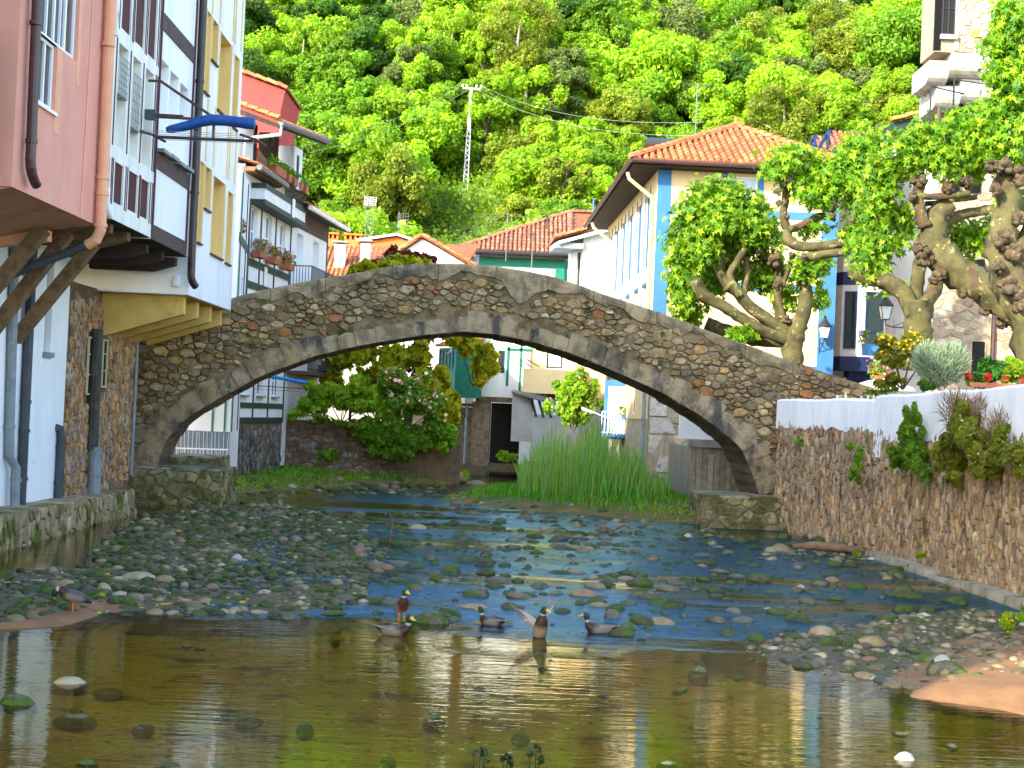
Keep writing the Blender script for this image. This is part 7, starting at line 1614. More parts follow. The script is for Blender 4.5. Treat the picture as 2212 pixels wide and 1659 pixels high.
bush('wall_fern', 'narrow green fern growing from the middle of the river wall', 'plant', [(1855, 985, 12, 22, 0), (1850, 1020, 14, 24, 0), (1835, 965, 10, 10, 0)], 33.9, 'mid', .06, 1300, stem=False)
bush('wall_plant', 'tiny green tuft on the river wall near the bridge', 'plant', [(1725, 955, 14, 7, 0)], 39.0, 'mid', .06, 160, stem=False)
bush('kerb_weeds', 'yellow green weeds at the foot of the wall corner', 'plant', [(1990, 1200, 14, 6, 0), (1850, 1195, 10, 5, 0)], 30.5, 'yellow', .05, 260, stem=False)
bush('bank_weeds', 'bright weed tuft with yellow flowers by the sand bar at the right edge', 'plant', [(2170, 1345, 18, 20, 0), (2205, 1330, 14, 12, 0)], 21.6, 'yellow', .06, 420, 'yellow', 14, .03, stem=False)
bush('gravel_weeds', 'bright green weed clump beside the preening duck', 'plant', [(215, 1298, 24, 16, 0), (235, 1310, 22, 10, 0), (150, 1308, 12, 8, 0)], 20.6, 'yellow', .06, 620, stem=False)
t = thing('bench_slats', 'few white slats showing above the white parapet at the bridge end', 'chair', at_y(1830, 860, 38))
for k, (x, y) in enumerate(((1812, 855), (1828, 850), (1860, 857), (1872, 855), (1882, 855))): p = at_y(x, y, 38); MB().beam(p + Vector((0, 0, -.6)), p + Vector((-.05 + .03 * k, 0, .02)), .1, .03).build('slat', m_frame, t)
t = thing('parasol', 'white parasol with navy cafe front below, at the end of the bridge', 'parasol', at_y(1905, 850, 47)); p = at_y(1908, 828, 47); MB().lathe(p + Vector((0, 0, -.25)), [(1.1, 0), (1.1, .12), (.5, .32), (.05, .42)], 8).build('canopy', m_frame, t); MB().tube([p + Vector((0, 0, -2)), p], .03, 6).build('pole', m_frame, t)
lan = at_y(1912, 690, 45); lantern('black street lantern on a long bracket before the white house', lan, False, 1.5)

# ================================================================ GARDEN AND BANKS UNDER THE ARCH
t = thing('garden_wall', 'mossy brown garden wall with rusty fence posts under the arch', 'wall', (-7, 60, 0)); rg_ = np.random.default_rng(8)
FG = Frame((-9.1, 57.6, 0), (1, .16, 0)); MB().fbox(FG, 0, 7.2, -.2, 2.35, -1.2, 0).build('core', MATS['stone_wall_mortar'], t)
ptsS = scatter2(rg_, lambda u, v: 0 < u < 4.5 and .4 < v < 2.35, (0, 4.5, .4, 2.35), 160, 30, .22, 1.5)
lay_stones(rg_, t, FG, [c for c in voronoi(rg_, ptsS, 1.5) if poly_area(c) < .25 and max(p[1] for p in c) < 2.45], m_rubble, 'wall_stone', 120, (.02, .06), .015, [(.20, .12, .07), (.16, .1, .06), (.26, .18, .12), (.14, .11, .08), (.2, .18, .15)])
for u in (1.55, 2.6): MB().beam(FG.pt(u, 2.3, -.2), FG.pt(u, 3.65, -.2), .11, .11).build('fence_post', m_rust, t)
m = MB()
for k in range(13): m.beam(FG.pt(-.1 + k * .13, 2.4, -.2), FG.pt(.5 + k * .13, 3.5, -.2), .012, .012); m.beam(FG.pt(.5 + k * .13, 2.4, -.2), FG.pt(-.1 + k * .13, 3.5, -.2), .012, .012)
m.build('chain_link', m_pipe_gr, t)
lg = leaf_mat('leaf_magnolia', (.34, .38, .014), .4, .4)
t = bush('magnolia_tree', 'yellow green broad leaved tree filling the left of the arch', 'tree', [(740, 770, 40, 40, 0), (790, 760, 45, 40, 0), (850, 775, 50, 40, 0), (900, 770, 45, 45, 0), (930, 830, 34, 60, -.4), (960, 880, 30, 50, -.6), (720, 820, 24, 30, .3), (800, 810, 40, 24, .5), (960, 930, 26, 34, -.4), (730, 700, 40, 44, 0), (800, 690, 50, 46, 0), (880, 690, 50, 46, .3), (950, 700, 40, 44, .3), (770, 630, 44, 40, .3), (850, 620, 50, 40, .3), (930, 630, 44, 40, .3), (720, 790, 30, 50, 1.2), (830, 830, 40, 40, 1.2), (890, 610, 40, 20, 0), (990, 720, 40, 40, .5)], 60, lg, .27, 8200, elong=2.0)
MB().tube([(-4.4, 60.4, 1.5), (-4.2, 60.3, 4.2), (-3.7, 60.3, 6.0), (-2.4, 60.2, 6.7)], [.2, .16, .13, .08], 8).build('trunk', m_bark, t); MB().tube([(-4.3, 60.3, 4.6), (-5.6, 60.4, 5.4), (-7.2, 60.5, 5.6)], [.12, .09, .05], 6).build('limb', m_bark, t)
bush('hanging_branch', 'hanging yellow green branch in front of the green shed', 'branch', [(1020, 750, 36, 24, 0), (1045, 785, 30, 36, 0), (1040, 815, 24, 22, 0), (990, 735, 26, 14, 0)], 62, lg, .25, 1100, elong=2.0)
bush('garden_tree', 'tree top of yellow and dark red leaves peeping over the bridge', 'tree', [(790, 575, 30, 14, 0), (850, 570, 40, 18, 0), (900, 568, 30, 12, 0), (760, 590, 14, 8, 0)], 58, lg, .22, 800, elong=1.8)
bush('garden_tree', 'dark red dry leaved branches peeping over the crown of the bridge', 'tree', [(845, 548, 24, 18, 0), (880, 555, 30, 16, 0), (920, 560, 20, 10, 0), (810, 570, 14, 12, 0)], 58.4, leaf_mat('leaf_dark_red', (.13, .028, .02), .2), .2, 620, elong=1.8)
bush('rose_bush', 'climbing rose covered in pale pink blooms under the arch', 'shrub', [(870, 835, 56, 44, 0), (905, 850, 44, 50, 0), (935, 885, 36, 44, 0), (840, 820, 40, 34, 0), (880, 870, 50, 40, 0)], 57.4, 'mid', .12, 5200, ['rose', 'white'], 230, .15)
bush('garden_bush', 'bright green hydrangea bush above the garden wall', 'shrub', [(740, 866, 60, 38, 0), (800, 868, 55, 42, 0), (700, 845, 40, 28, 0), (770, 838, 44, 28, 0), (680, 880, 40, 26, 0), (640, 890, 30, 16, 0), (840, 890, 30, 30, 0)], 57.4, leaf_mat('leaf_garden', (.30, .50, .03), .5), .15, 7000, ['pink'], 8, .2)
bush('ivy_curtain', 'dark ivy hanging over the garden wall down to the grass', 'ivy', [(820, 930, 44, 48, 0), (870, 940, 48, 52, .1), (915, 950, 44, 50, .2), (955, 955, 32, 46, .3), (780, 920, 36, 24, 0), (850, 970, 40, 24, 0)], 57.5, 'mid', .13, 9000, stem=False)
bush('bank_bush', 'small green bush at the foot of the garden wall', 'shrub', [(710, 985, 24, 20, 0)], 55.8, 'mid', .1, 500)
bush('wall_top_grass', 'rusty grass tufts on top of the garden wall', 'grass tuft', [(700, 905, 40, 8, 0), (760, 915, 40, 8, 0)], 57.2, 'olive', .1, 500, stem=False)
bush('flowering_bush', 'leafy bush with small white flowers left of the low blue bay', 'shrub', [(1235, 840, 50, 50, 0), (1270, 860, 36, 50, 0), (1215, 880, 36, 40, 0), (1250, 900, 40, 36, 0)], 61.5, 'bright', .14, 3400, ['white', 'rose'], 110, .1)
bush('water_gate_weeds', 'green weeds growing in front of the dark water gate', 'plant', [(1090, 985, 30, 10, 0)], 66, 'bright', .12, 300, stem=False)
# reeds
m_reed = leaf_mat('reed_blade', (.17, .34, .07), .4); VR = []; TR = []
def blade(x, y, z, h, lean, w, ph, tn):
    d = np.array([math.cos(ph), math.sin(ph), 0]); s = np.array([-math.sin(ph + .6), math.cos(ph + .6), 0]) * w; P = [np.array([x, y, z]) + np.array([0, 0, h * f]) + d * lean * h * f * f for f in (0, .4, .75, 1.0)]
    for a, c, wa, wc in ((P[0], P[1], 1, 1), (P[1], P[2], 1, .75), (P[2], P[3], .75, .05)): VR.append(np.array([a - s * wa, a + s * wa, c + s * wc, c - s * wc])); TR.append(np.repeat(np.array([tn]), 4, 0))
for _ in range(1900):
    px = rp.uniform(1125, 1450); e = abs(px - 1270) / 165; Yr = rp.uniform(46.5, 57); base = at_y(px, 950, Yr)
    if px > 1300: e *= 1.05
    h = max(.45, (2.3 - 1.1 * e * e + .35 * math.sin(px * .07)) * rp.uniform(.35, 1.12)) * (1 if px < 1330 else .75); z = float(bed_h(np.array(base.x), np.array(base.y)))
    tn = np.array([rp.uniform(.8, 1.35), rp.uniform(.85, 1.25), rp.uniform(.7, 1.6)]) * (1 if rp.random() > .08 else np.array([2.0, 1.2, .6])); blade(base.x, base.y, max(z, -.1), h, rp.uniform(.02, .55) ** 1.3, .02, rp.uniform(0, 6.28), tn)
tag(mesh_obj('reed_bed', np.concatenate(VR), np.arange(len(VR) * 4).reshape(-1, 4), m_reed, tint=np.concatenate(TR)), kind='stuff')
tag(bpy.context.scene.objects['reed_bed'], 'tall green reeds on the right bank below the flowering bush')
VR.clear(); TR.clear()
def tuft(label, px, py, n, h, tcol=(1, 1, 1)):
    VR.clear(); TR.clear(); b0 = at_z(px, py, .15)
    for _ in range(n): blade(b0.x + rp.normal() * .12, b0.y + rp.normal() * .12, .05, h * rp.uniform(.5, 1), rp.uniform(.1, .6), .014, rp.uniform(0, 6.28), np.array(tcol) * rp.uniform(.7, 1.2))
    return tag(mesh_obj('grass_tuft', np.concatenate(VR), np.arange(len(VR) * 4).reshape(-1, 4), m_reed, tint=np.concatenate(TR)), label, 'grass tuft')
tuft('spiky dark green tuft by the painted house foot', 455, 1010, 26, .95, (.7, .8, .8)); tuft('pale green grass tuft on the near left bank', 560, 1040, 40, .5, (1.4, 1.2, .7)); tuft('small grass tuft at the middle of the left bank', 735, 1030, 40, .45, (1.4, 1.2, .7)); tuft('lone weed at the water edge of the right grass bank', 1128, 1080, 30, .4, (1.2, 1.2, .8)); tuft('grass tuft at the tip of the left bank', 1005, 1030, 40, .5, (1.6, 1.3, .6))
VR.clear(); TR.clear()
for poly, n in ((P_BANK_L, 9000), (P_BANK_R, 6500)):
    A = np.array(poly); lo, hi = A.min(0), A.max(0); hi[1] = min(hi[1], 66)
    X = rp.uniform(lo[0], hi[0], n * 2); Yg = rp.uniform(lo[1], hi[1], n * 2); g = sdist(X, Yg, A); Z = bed_h(X, Yg); f = fnoise(X * .9, Yg * .9)
    ok = (g > .35 + .5 * f) & (Z > .04) & (X < 7.2)
    for x, y, z, q in list(zip(X[ok], Yg[ok], Z[ok], f[ok]))[:n]:
        tall = .10 + .16 * max(0, q) + .05 * rp.random(); c = np.array([1.0 - .3 * q, 1.0, .55]) * rp.uniform(.7, 1.3); blade(x, y, z - .01, tall, rp.uniform(.1, .7), .02, rp.uniform(0, 6.28), c)
tag(mesh_obj('bank_grass', np.concatenate(VR), np.arange(len(VR) * 4).reshape(-1, 4), leaf_mat('grass_blade', (.13, .29, .018), .3), tint=np.concatenate(TR)), kind='stuff')
# ================================================================ STONES IN THE STREAM
rk = np.random.default_rng(71)
m_peb = mat('river_stone', (1, 1, 1), (.72, .70, .66), sc=9, rough=.6, tint=True, bump=.4, bsc=40, bdist=.01, spec=.4)
m_mossy = mat('mossy_stone', (1, 1, 1), (.6, .6, .5), sc=7, rough=.8, tint=True, bump=.8, bsc=45, bdist=.02, extra=[((.050, .085, .006), 4.5, .45, .12), ((.10, .13, .012), 8.0, .66, .08), ((.014, .030, .008), 6.0, .58, .1)])
TP = [(.20, .165, .085), (.125, .105, .05), (.33, .28, .17), (.095, .083, .04), (.23, .17, .08), (.135, .12, .07), (.28, .21, .11), (.065, .058, .036), (.36, .345, .31), (.20, .11, .06)]
TW_P = np.array([.2, .18, .05, .16, .1, .12, .03, .12, .012, .028]); TW_P = TW_P / TW_P.sum()
TM = [(.055, .065, .025), (.08, .08, .04), (.045, .05, .03), (.13, .12, .08)]
RK = [ico(2, 100 + s_, .22, 1.5, 1.0) for s_ in range(8)]; RKL = [ico(1, 120 + s_, .22, 1.4, 1.0) for s_ in range(8)]
_rm = {}
def rock_mesh(vi, mi, ti):
    k = (vi, mi, ti)
    if k not in _rm:
        V, Fq = RK[vi]; t = (TM if mi else TP)[ti]; o = mesh_obj('stone', V, Fq, m_mossy if mi else m_peb, tint=[t] * len(V), smooth=True, origin=(0, 0, 0)); _rm[k] = o.data; bpy.data.objects.remove(o)
    return _rm[k]
def set_rock(name, x, y, z, sx, sy, sz, mi, ti, label, group=None, vi=None, rot=None):
    o = bpy.data.objects.new(name, rock_mesh(int(rk.integers(8)) if vi is None else vi, mi, ti % (4 if mi else 10))); link(o)
    o.location = (x, y, z); o.scale = (sx, sy, sz); o.rotation_euler = (rk.normal() * .12, rk.normal() * .12, rk.uniform(0, 6.28) if rot is None else rot); return tag(o, label, 'stone', group)
NOTABLE = [
    (143, 1475, 75, 0, 2, .42, 'pale boulder with a green foot in the brown pool, lower left'), (233, 1488, 66, 1, 1, .18, 'flat teal weedy stone right of the pale boulder in the pool'), (30, 1520, 92, 1, 3, .45, 'grey topped stone at the left edge standing in the pool'),
    (160, 1550, 95, 1, 3, .22, 'long flat algae covered stone in the pool below the pale boulder'), (310, 1566, 50, 1, 0, .3, 'small bright green weedy stone in the brown pool'), (533, 1552, 62, 1, 1, .14, 'just drowned bluish stone in the white reflection'), (658, 1567, 40, 1, 2, .5, 'round dark green mossy stone at the edge of the yellow reflection'),
    (187, 1650, 54, 1, 2, .55, 'dark green stone at the bottom edge, left'), (365, 1655, 80, 1, 0, .3, 'wide mossy stone at the bottom edge, left of centre'), (725, 1381, 20, 1, 2, .5, 'single small dark stone left of the swimming front duck'),
    (932, 1345, 88, 1, 3, .62, 'large mossy boulder behind the front duck'), (860, 1340, 62, 1, 3, .36, 'low rock on which the upright duck stands'), (1425, 1348, 72, 0, 4, .5, 'cream topped flat rock right of the right hand duck'), (1400, 1360, 40, 1, 0, .6, 'green stone under the cream topped rock'), (1455, 1362, 44, 1, 0, .4, 'mossy stone beside the cream topped rock'),
    (1384, 1262, 65, 1, 1, .5, 'big angular mossy rock in mid stream, right of centre'), (1310, 1254, 52, 1, 3, .3, 'flat topped dark rock in mid stream left of the big angular rock'), (1200, 1238, 62, 1, 0, .28, 'low wide mossy rock in mid stream'), (1133, 1287, 42, 1, 0, .5, 'rounded green rock above the flapping duck, left'), (1095, 1283, 24, 1, 2, .8, 'small dark green rock left of the rounded green one'), (1164, 1267, 40, 1, 3, .6, 'brownish pointed rock in the blue water'),
    (1252, 1305, 27, 1, 0, .8, 'round mossy rock touching a pale flat one'), (1294, 1309, 56, 0, 4, .36, 'pale flat rock in the blue water above the right hand duck'), (840, 1266, 38, 1, 0, .5, 'bright mossy rock in the blue water left of centre'), (817, 1300, 54, 1, 0, .45, 'long green mossy mound left of the upright duck'), (1150, 1440, 66, 1, 1, .2, 'teal stone just awash below the flapping duck'), (937, 1550, 52, 1, 3, .42, 'white topped mossy stone in the green reflection'), (1124, 1585, 40, 1, 1, .35, 'small teal stone near the bottom centre'), (1447, 1650, 52, 1, 3, .45, 'pale and green stone at the bottom edge right of centre'), (840, 1636, 36, 1, 2, .35, 'small mossy stone at the bottom left of centre'),
    (1952, 1640, 48, 0, 8, .8, 'white boulder alone in the water, lower right'), (1783, 1376, 62, 0, 6, .45, 'cream boulder resting on green mossy stones at the right'), (1793, 1394, 54, 1, 0, .45, 'vivid green mossy stone under the cream boulder'), (1772, 1424, 40, 0, 2, .4, 'wedge shaped pale stone below the cream boulder'), (1954, 1342, 34, 0, 1, .6, 'blue grey stone on the right gravel'), (1925, 1335, 28, 0, 2, .6, 'pale stone left of the blue grey one'), (2064, 1300, 62, 1, 2, .5, 'dark triangular rock near the foot of the wall'), (1957, 1290, 90, 1, 0, .3, 'long flat mossy slab in the water near the wall kerb'), (1729, 1270, 28, 0, 8, .7, 'small white stone in the blue water at the right'), (1916, 1251, 26, 0, 4, .5, 'cream flat stone near the kerb'),
    (2036, 1440, 38, 0, 8, .7, 'whitish round stone on the right gravel by the sand'), (2015, 1432, 80, 1, 3, .4, 'wide greenish stone behind the whitish round one'), (2041, 1466, 84, 1, 3, .42, 'large grey green stone at the edge of the sand bar'), (1510, 1450, 44, 1, 3, .7, 'pale topped stone alone in the pool right of centre'), (1838, 1438, 30, 0, 0, .4, 'flat grey stone at the lower edge of the right gravel'),
    (290, 1250, 76, 0, 2, .3, 'long pale slab among the left gravel'), (350, 1255, 46, 0, 4, .4, 'brownish slab beside the long pale one'), (135, 1271, 54, 0, 6, .4, 'yellowish slab behind the preening duck'), (182, 1279, 40, 0, 7, .5, 'dark slab right of the yellowish one'), (222, 1284, 32, 0, 2, .9, 'pale rounded stone standing by the weed clump'), (395, 1265, 20, 0, 6, .9, 'orange stone on the left gravel'), (510, 1210, 30, 0, 8, .7, 'white stone on the left gravel'), (545, 1240, 36, 0, 1, .6, 'smooth blue grey stone on the left gravel'), (880, 1222, 90, 0, 1, .18, 'long low grey slab in mid stream, left'), (905, 1142, 44, 0, 2, .5, 'cream stone in front of the left pool below the bridge'), (1050, 1200, 30, 1, 1, 1.0, 'square dark stone in mid stream centre'), (1440, 1135, 0, 0, 0, .5, ''),
    (1690, 1190, 52, 0, 4, .6, 'tan boulder at the left end of the driftwood log'), (1665, 1192, 34, 0, 6, .7, 'round tan boulder left of the other tan one'), (1445, 1187, 0, 0, 0, 0, ''), (1486, 1160, 20, 0, 8, 1.0, 'round white stone in front of the right bridge footing'), (975, 1042, 60, 0, 1, .3, 'flat grey slab at the tip of the left grass bank'), (1030, 1046, 46, 0, 0, .4, 'second flat slab at the tip of the left bank')]
for (x, y, w, mi, ti, hf, lab) in NOTABLE:
    if not w: continue
    p = at_z(x, y, 0); s = w * p.y / F_PX / 2; g = float(bed_h(np.array(p.x), np.array(p.y)))
    set_rock('stone', p.x, p.y + s * .3, max(g, -.06), s * 1.05, s * .8, s * hf * 1.15 + .03, mi, ti, lab, rot=rk.normal() * .25)
for i, (x, y, w, hf) in enumerate(((1715, 1152, 44, .7), (1750, 1148, 60, .9), (1790, 1160, 50, .8), (1825, 1158, 60, .8), (1862, 1168, 56, .7), (1700, 1165, 40, .4), (1775, 1172, 40, .4))):
    p = at_z(x, y, 0); s = w * p.y / F_PX / 2; set_rock('boulder', p.x, p.y + .4, 0, s, s * .8, s * hf * 1.4, 1, i, 'rough boulder piled at the foot of the wall beside the right footing', 'boulders at the foot of the wall')['category'] = 'boulder'
# everything else: scattered, ranked by apparent size
S = []
def scat(n, poly, smin, smax, pm, zoff=0.0, pw=2.2):
    A = np.array(poly); lo, hi = A.min(0), A.max(0); c = 0
    while c < n:
        X = rk.uniform(lo[0], hi[0], 4000); Yv = rk.uniform(lo[1], hi[1], 4000); g = sdist(X, Yv, A); ok = (g > -.3 * rk.random(4000)) & (X > -9.3) & (X < 9.2)
        for x, y in zip(X[ok], Yv[ok]):
            s = smin + (smax - smin) * rk.random() ** pw * 1.0; S.append((x, y, s, rk.random() < pm, zoff)); c += 1
            if c >= n: break
scat(4200, P_GRAVEL_L, .025, .17, .62, .0, 2.6); scat(1250, P_RIFFLE, .03, .26, .8, -.02, 3.0); scat(1000, P_GRAVEL_R, .025, .14, .25, .0, 2.4)
scat(260, zpoly([(880, 1060), (1520, 1112), (1520, 1150), (1000, 1110), (860, 1085)]), .04, .2, .3); scat(240, zpoly([(480, 1045), (960, 1035), (960, 1062), (480, 1080)]), .05, .28, .4); scat(200, zpoly([(480, 1080), (700, 1105), (520, 1120), (300, 1115)]), .05, .2, .3); scat(26, zpoly([(300, 1380), (2000, 1400), (2100, 1640), (100, 1640)]), .04, .12, .97, -.04)
scat(120, zpoly([(1650, 1190), (1880, 1190), (1880, 1215), (1650, 1210)]), .04, .16, .2)
S = [s for s in S if s[1] > 9]
S.sort(key=lambda s: -s[2] / s[1] * (1.3 if s[1] < 36 else 1))
cut = 235
rest = {0: [], 1: []}
ZW = lambda x, y: 'left gravel bank' if float(sdist(np.array(x), np.array(y), P_GRAVEL_L)) > -.2 else 'right gravel bank' if float(sdist(np.array(x), np.array(y), P_GRAVEL_R)) > -.2 else 'rippling water' if y < 41 else 'far channel beyond the bridge'
H_all = bed_h(np.array([s[0] for s in S]), np.array([s[1] for s in S]))
TW = ['greyish', 'dark grey', 'pale', 'dark grey', 'tan', 'grey', 'tan', 'blackish', 'whitish', 'reddish']
def near(x, y):
    q = 1106 + F_PX * x / y
    return ('far left' if q < 250 else 'left' if q < 500 else 'left centre' if q < 800 else 'behind the ducks' if q < 1400 and y < 27 else 'centre' if q < 1400 else 'right centre' if q < 1750 else 'towards the right wall') + (', near' if y < 23 else ', middle' if y < 30 else ', far')
for i, ((x, y, s, mo, zo), g) in enumerate(zip(S, H_all)):
    ti = int(rk.integers(4)) if mo else int(rk.choice(10, p=TW_P)); hz = s * rk.uniform(.3, .62); z = max(g, -hz * .2 if mo else -.02) + zo * .3 + hz * .12
    if i < cut: set_rock('stone', x, y, z, s, s * rk.uniform(.6, .95), hz, int(mo), ti, (f'mossy green stone in the {ZW(x, y)}, {near(x, y)}' if mo else f'{TW[ti]} stone on the {ZW(x, y)}, {near(x, y)}').replace('on the rippling', 'in the rippling').replace('in the left gravel', 'on the left gravel').replace('in the right gravel', 'on the right gravel').replace('on the far channel', 'by the far channel').replace('in the far channel', 'by the far channel'), 'loose stones in the stream')
    else:
        V, Fq = RKL[int(rk.integers(8))]; a = rk.uniform(0, 6.28); ca, sa = math.cos(a), math.sin(a); W = V * np.array([s, s * rk.uniform(.6, .95), hz]); W = np.stack([W[:, 0] * ca - W[:, 1] * sa + x, W[:, 0] * sa + W[:, 1] * ca + y, W[:, 2] + z], 1)
        t = np.array((TM if mo else TP)[ti]) * rk.uniform(.75, 1.25); rest[int(mo)].append((W, Fq, np.repeat(t[None], len(V), 0)))
for k, nm, m_ in ((0, 'river_gravel', m_peb), (1, 'mossy_gravel', m_mossy)):
    V, Fq, T = merge_np(rest[k]); tag(mesh_obj(nm, V, Fq, m_, tint=T, smooth=True), kind='stuff')
# driftwood, twigs, water weeds
a, c = at_z(1712, 1180, .12), at_z(1872, 1190, .12); tag(MB().tube([a, a.lerp(c, .3) + Vector((0, 0, .05)), a.lerp(c, .7) + Vector((0, 0, .02)), c], [.05, .11, .10, .05], 8).build('driftwood_log', mat('driftwood', (.20, .12, .07), (.13, .08, .05), sc=6, rough=.9, bump=.5, bsc=12), smooth=True), 'brown driftwood log lying against the foot of the right wall', 'log')
p = at_z(842, 1170, 0); tag(MB().tube([p, p + Vector((.05, 0, .5)), p + Vector((-.12, 0, .75))], [.025, .02, .01], 5).build('stick', MATS['driftwood']), 'thin stick standing up out of the stones in mid stream', 'stick')
p = at_z(1325, 1145, .05); tag(MB().tube([p + Vector((-.4, 0, .1)), p, p + Vector((.3, .1, .15)), p + Vector((.5, .1, .05))], [.03, .05, .04, .02], 6).build('branch', MATS['driftwood']), 'dark tangle of branch below the right grass bank', 'branch')
m_weed = leaf_mat('water_weed', (.022, .045, .010), .1)
for i, (x, y, w, h, lab) in enumerate(((1034, 1640, 20, 34, 'dark drooping water weed, left of the three at the bottom centre'), (1094, 1645, 14, 26, 'small dark water weed, middle of the three at the bottom centre'), (1154, 1642, 18, 40, 'arching dark water weed, right of the three at the bottom centre'))):
    p = at_z(x, y + 14, 0); k = p.y / F_PX; m = MB(); t = thing('water_weed', lab, 'water weed', p, 'water weeds')
    for dx in (-.5, .1, .5): m.tube([p + Vector((dx * w * k, 0, -.1)), p + Vector((dx * w * k * 1.2, 0, h * k * .6)), p + Vector((dx * w * k * .8 + .02, 0, h * k))], [.007, .006, .004], 5)
    m.build('stems', mat('weed_stem', (.03, .03, .012), rough=.8), t)
    V, Fq, tt = leaf_cloud(rk, [(tuple(p + Vector((dx * w * k, 0, h * k * hz))), (w * k * .38, .04, h * k * .22)) for dx, hz in ((-.5, .75), (.1, .95), (.5, .8), (.7, .4))], 60, .035); mesh_obj('leaves', V, Fq, m_weed, t, tint=tt)

# ================================================================ DUCKS
m_duck = mat('plumage', (1, 1, 1), (.82, .80, .78), sc=60, rough=.55, tint=True, bump=.5, bsc=90, bdist=.004)
m_leg = mat('orange_leg', (.62, .14, .02), rough=.6)
GRN, WHT, BRN, GRY, BLK, YEL, BACK = (.006, .030, .018), (.5, .5, .48), (.040, .014, .009), (.15, .14, .125), (.015, .014, .014), (.60, .42, .04), (.085, .062, .045)
def loft(st, cols, yaw_from=None, yaw=0.0, n=12, belly=None):
    """st: (x, z, half width, half height); the outline of one bird as a single skin"""
    V = []; T = []; P = [Vector((a[0], 0, a[1])) for a in st]
    for i, a in enumerate(st):
        t = (P[min(i + 1, len(P) - 1)] - P[max(i - 1, 0)]).normalized(); u = Vector((0, 1, 0)); w = t.cross(u).normalized()
        for k in range(n):
            an = 2 * math.pi * k / n; p = P[i] + u * (math.cos(an) * a[2]) - w * (math.sin(an) * a[3])
            if yaw_from is not None and i >= yaw_from:
                f = min(1, (i - yaw_from + 1) / 2); c = P[yaw_from]; ca, sa = math.cos(yaw * f), math.sin(yaw * f); d = p - Vector((c.x, 0, 0)); p = Vector((c.x + d.x * ca - d.y * sa, d.x * sa + d.y * ca, p.z))
            V.append(p); col = cols[i]
            if isinstance(col, dict): s = math.sin(an); col = col['top'] if -s * w.z > .45 or (s * -w.z) > .45 else col['low'] if (s * -w.z) < -.6 else col['mid']
            T.append(col)
    m = len(st); Fs = [(i * n + k, i * n + (k + 1) % n, (i + 1) * n + (k + 1) % n, (i + 1) * n + k) for i in range(m - 1) for k in range(n)] + [tuple(range(n))[::-1], tuple(range((m - 1) * n, m * n))]
    return V, Fs, T
SIDE = dict(top=BACK, mid=GRY, low=(.27, .255, .235))
SWIM = [(-.30, .125, .012, .006), (-.26, .115, .035, .016), (-.20, .09, .065, .04), (-.12, .065, .092, .075), (-.02, .06, .108, .092), (.08, .06, .106, .094), (.15, .075, .088, .085), (.195, .115, .06, .058), (.21, .155, .043, .042), (.214, .19, .037, .037), (.216, .20, .038, .038), (.222, .235, .042, .045), (.240, .268, .047, .047), (.268, .272, .041, .04), (.292, .262, .026, .022), (.315, .252, .022, .011), (.345, .246, .021, .007), (.36, .244, .012, .004)]
CSWIM = [WHT, BLK, BLK, SIDE, SIDE, SIDE, BRN, BRN, BRN, WHT, GRN, GRN, GRN, GRN, YEL, YEL, YEL, YEL]
def duck(label, loc, heading, st=SWIM, cols=CSWIM, yaw=0.0, scale=1.0, legs=None, wings=True, yaw_from=8):
    t = thing('mallard_duck', label, 'duck', loc)
    V, Fs, T = loft(st, cols, yaw_from, yaw); o = mesh_obj('body', V, Fs, m_duck, tint=T, smooth=True, origin=(0, 0, 0)); o.parent = t
    kids = [o]
    if wings:
        for s in (-1, 1):
            VV = []; TT_ = []
            for i, (x, z, w) in enumerate(((-.27, .125, .012), (-.2, .125, .03), (-.1, .115, .05), (0, .105, .062), (.09, .095, .05), (.13, .085, .02))):
                for (dy, dz, c) in ((.0, .045, BACK), (.6, .03, BACK if i < 3 else (.16, .135, .115)), (.98, -.01, (.2, .175, .15)), (.86, -.04, GRY)):
                    VV.append((x, s * (.035 + dy * (w * 1.15)), z + dz * (w / .06) * .9)); TT_.append(c)
            Fs2 = [(i * 4 + k, i * 4 + k + 1, (i + 1) * 4 + k + 1, (i + 1) * 4 + k) for i in range(5) for k in range(3)]
            w_ = mesh_obj('wing', VV, Fs2, m_duck, tint=TT_, smooth=True, origin=(0, 0, 0)); w_.parent = t; kids.append(w_)
    for (x, y, z0, z1) in (legs or ()):
        m = MB(); m.tube([(x, y, z1), (x + .01, y, z0 + .05), (x, y, z0 + .01)], [.013, .009, .009], 6)
        for a in (-.5, 0, .5): m.tube([(x, y, z0 + .012), (x + .05 * math.cos(a), y + .05 * math.sin(a), z0 + .006)], [.007, .004], 4)
        l_ = m.build('leg', m_leg, origin=(0, 0, 0)); l_.parent = t; kids.append(l_)
    t.rotation_euler = (0, 0, R(heading)); t.scale = (scale,) * 3; return t
def wp(px, py, z=0): return at_z(px, py, z)
duck('large drake swimming to the right in front of the mossy boulder, head turned to us', wp(850, 1372), -12, yaw=-.5, scale=.92); duck('small drake swimming away to the left, left of the flapping duck', wp(1062, 1351), 150, scale=.80, yaw=.25); duck('drake swimming to the left, rightmost of the ducks', wp(1297, 1367), 184, scale=.9, yaw=-.1)
UP = [(-.16, .13, .02, .012), (-.13, .14, .05, .03), (-.08, .165, .085, .06), (-.02, .20, .10, .085), (.04, .24, .10, .09), (.085, .285, .085, .075), (.105, .33, .06, .055), (.112, .365, .042, .042), (.115, .385, .038, .038), (.117, .395, .038, .038), (.122, .425, .042, .044), (.138, .45, .045, .044), (.162, .452, .04, .038), (.185, .442, .026, .02), (.21, .432, .022, .01), (.235, .426, .018, .006)]
BRE = dict(top=BACK, mid=(.2, .15, .1), low=(.13, .05, .03))
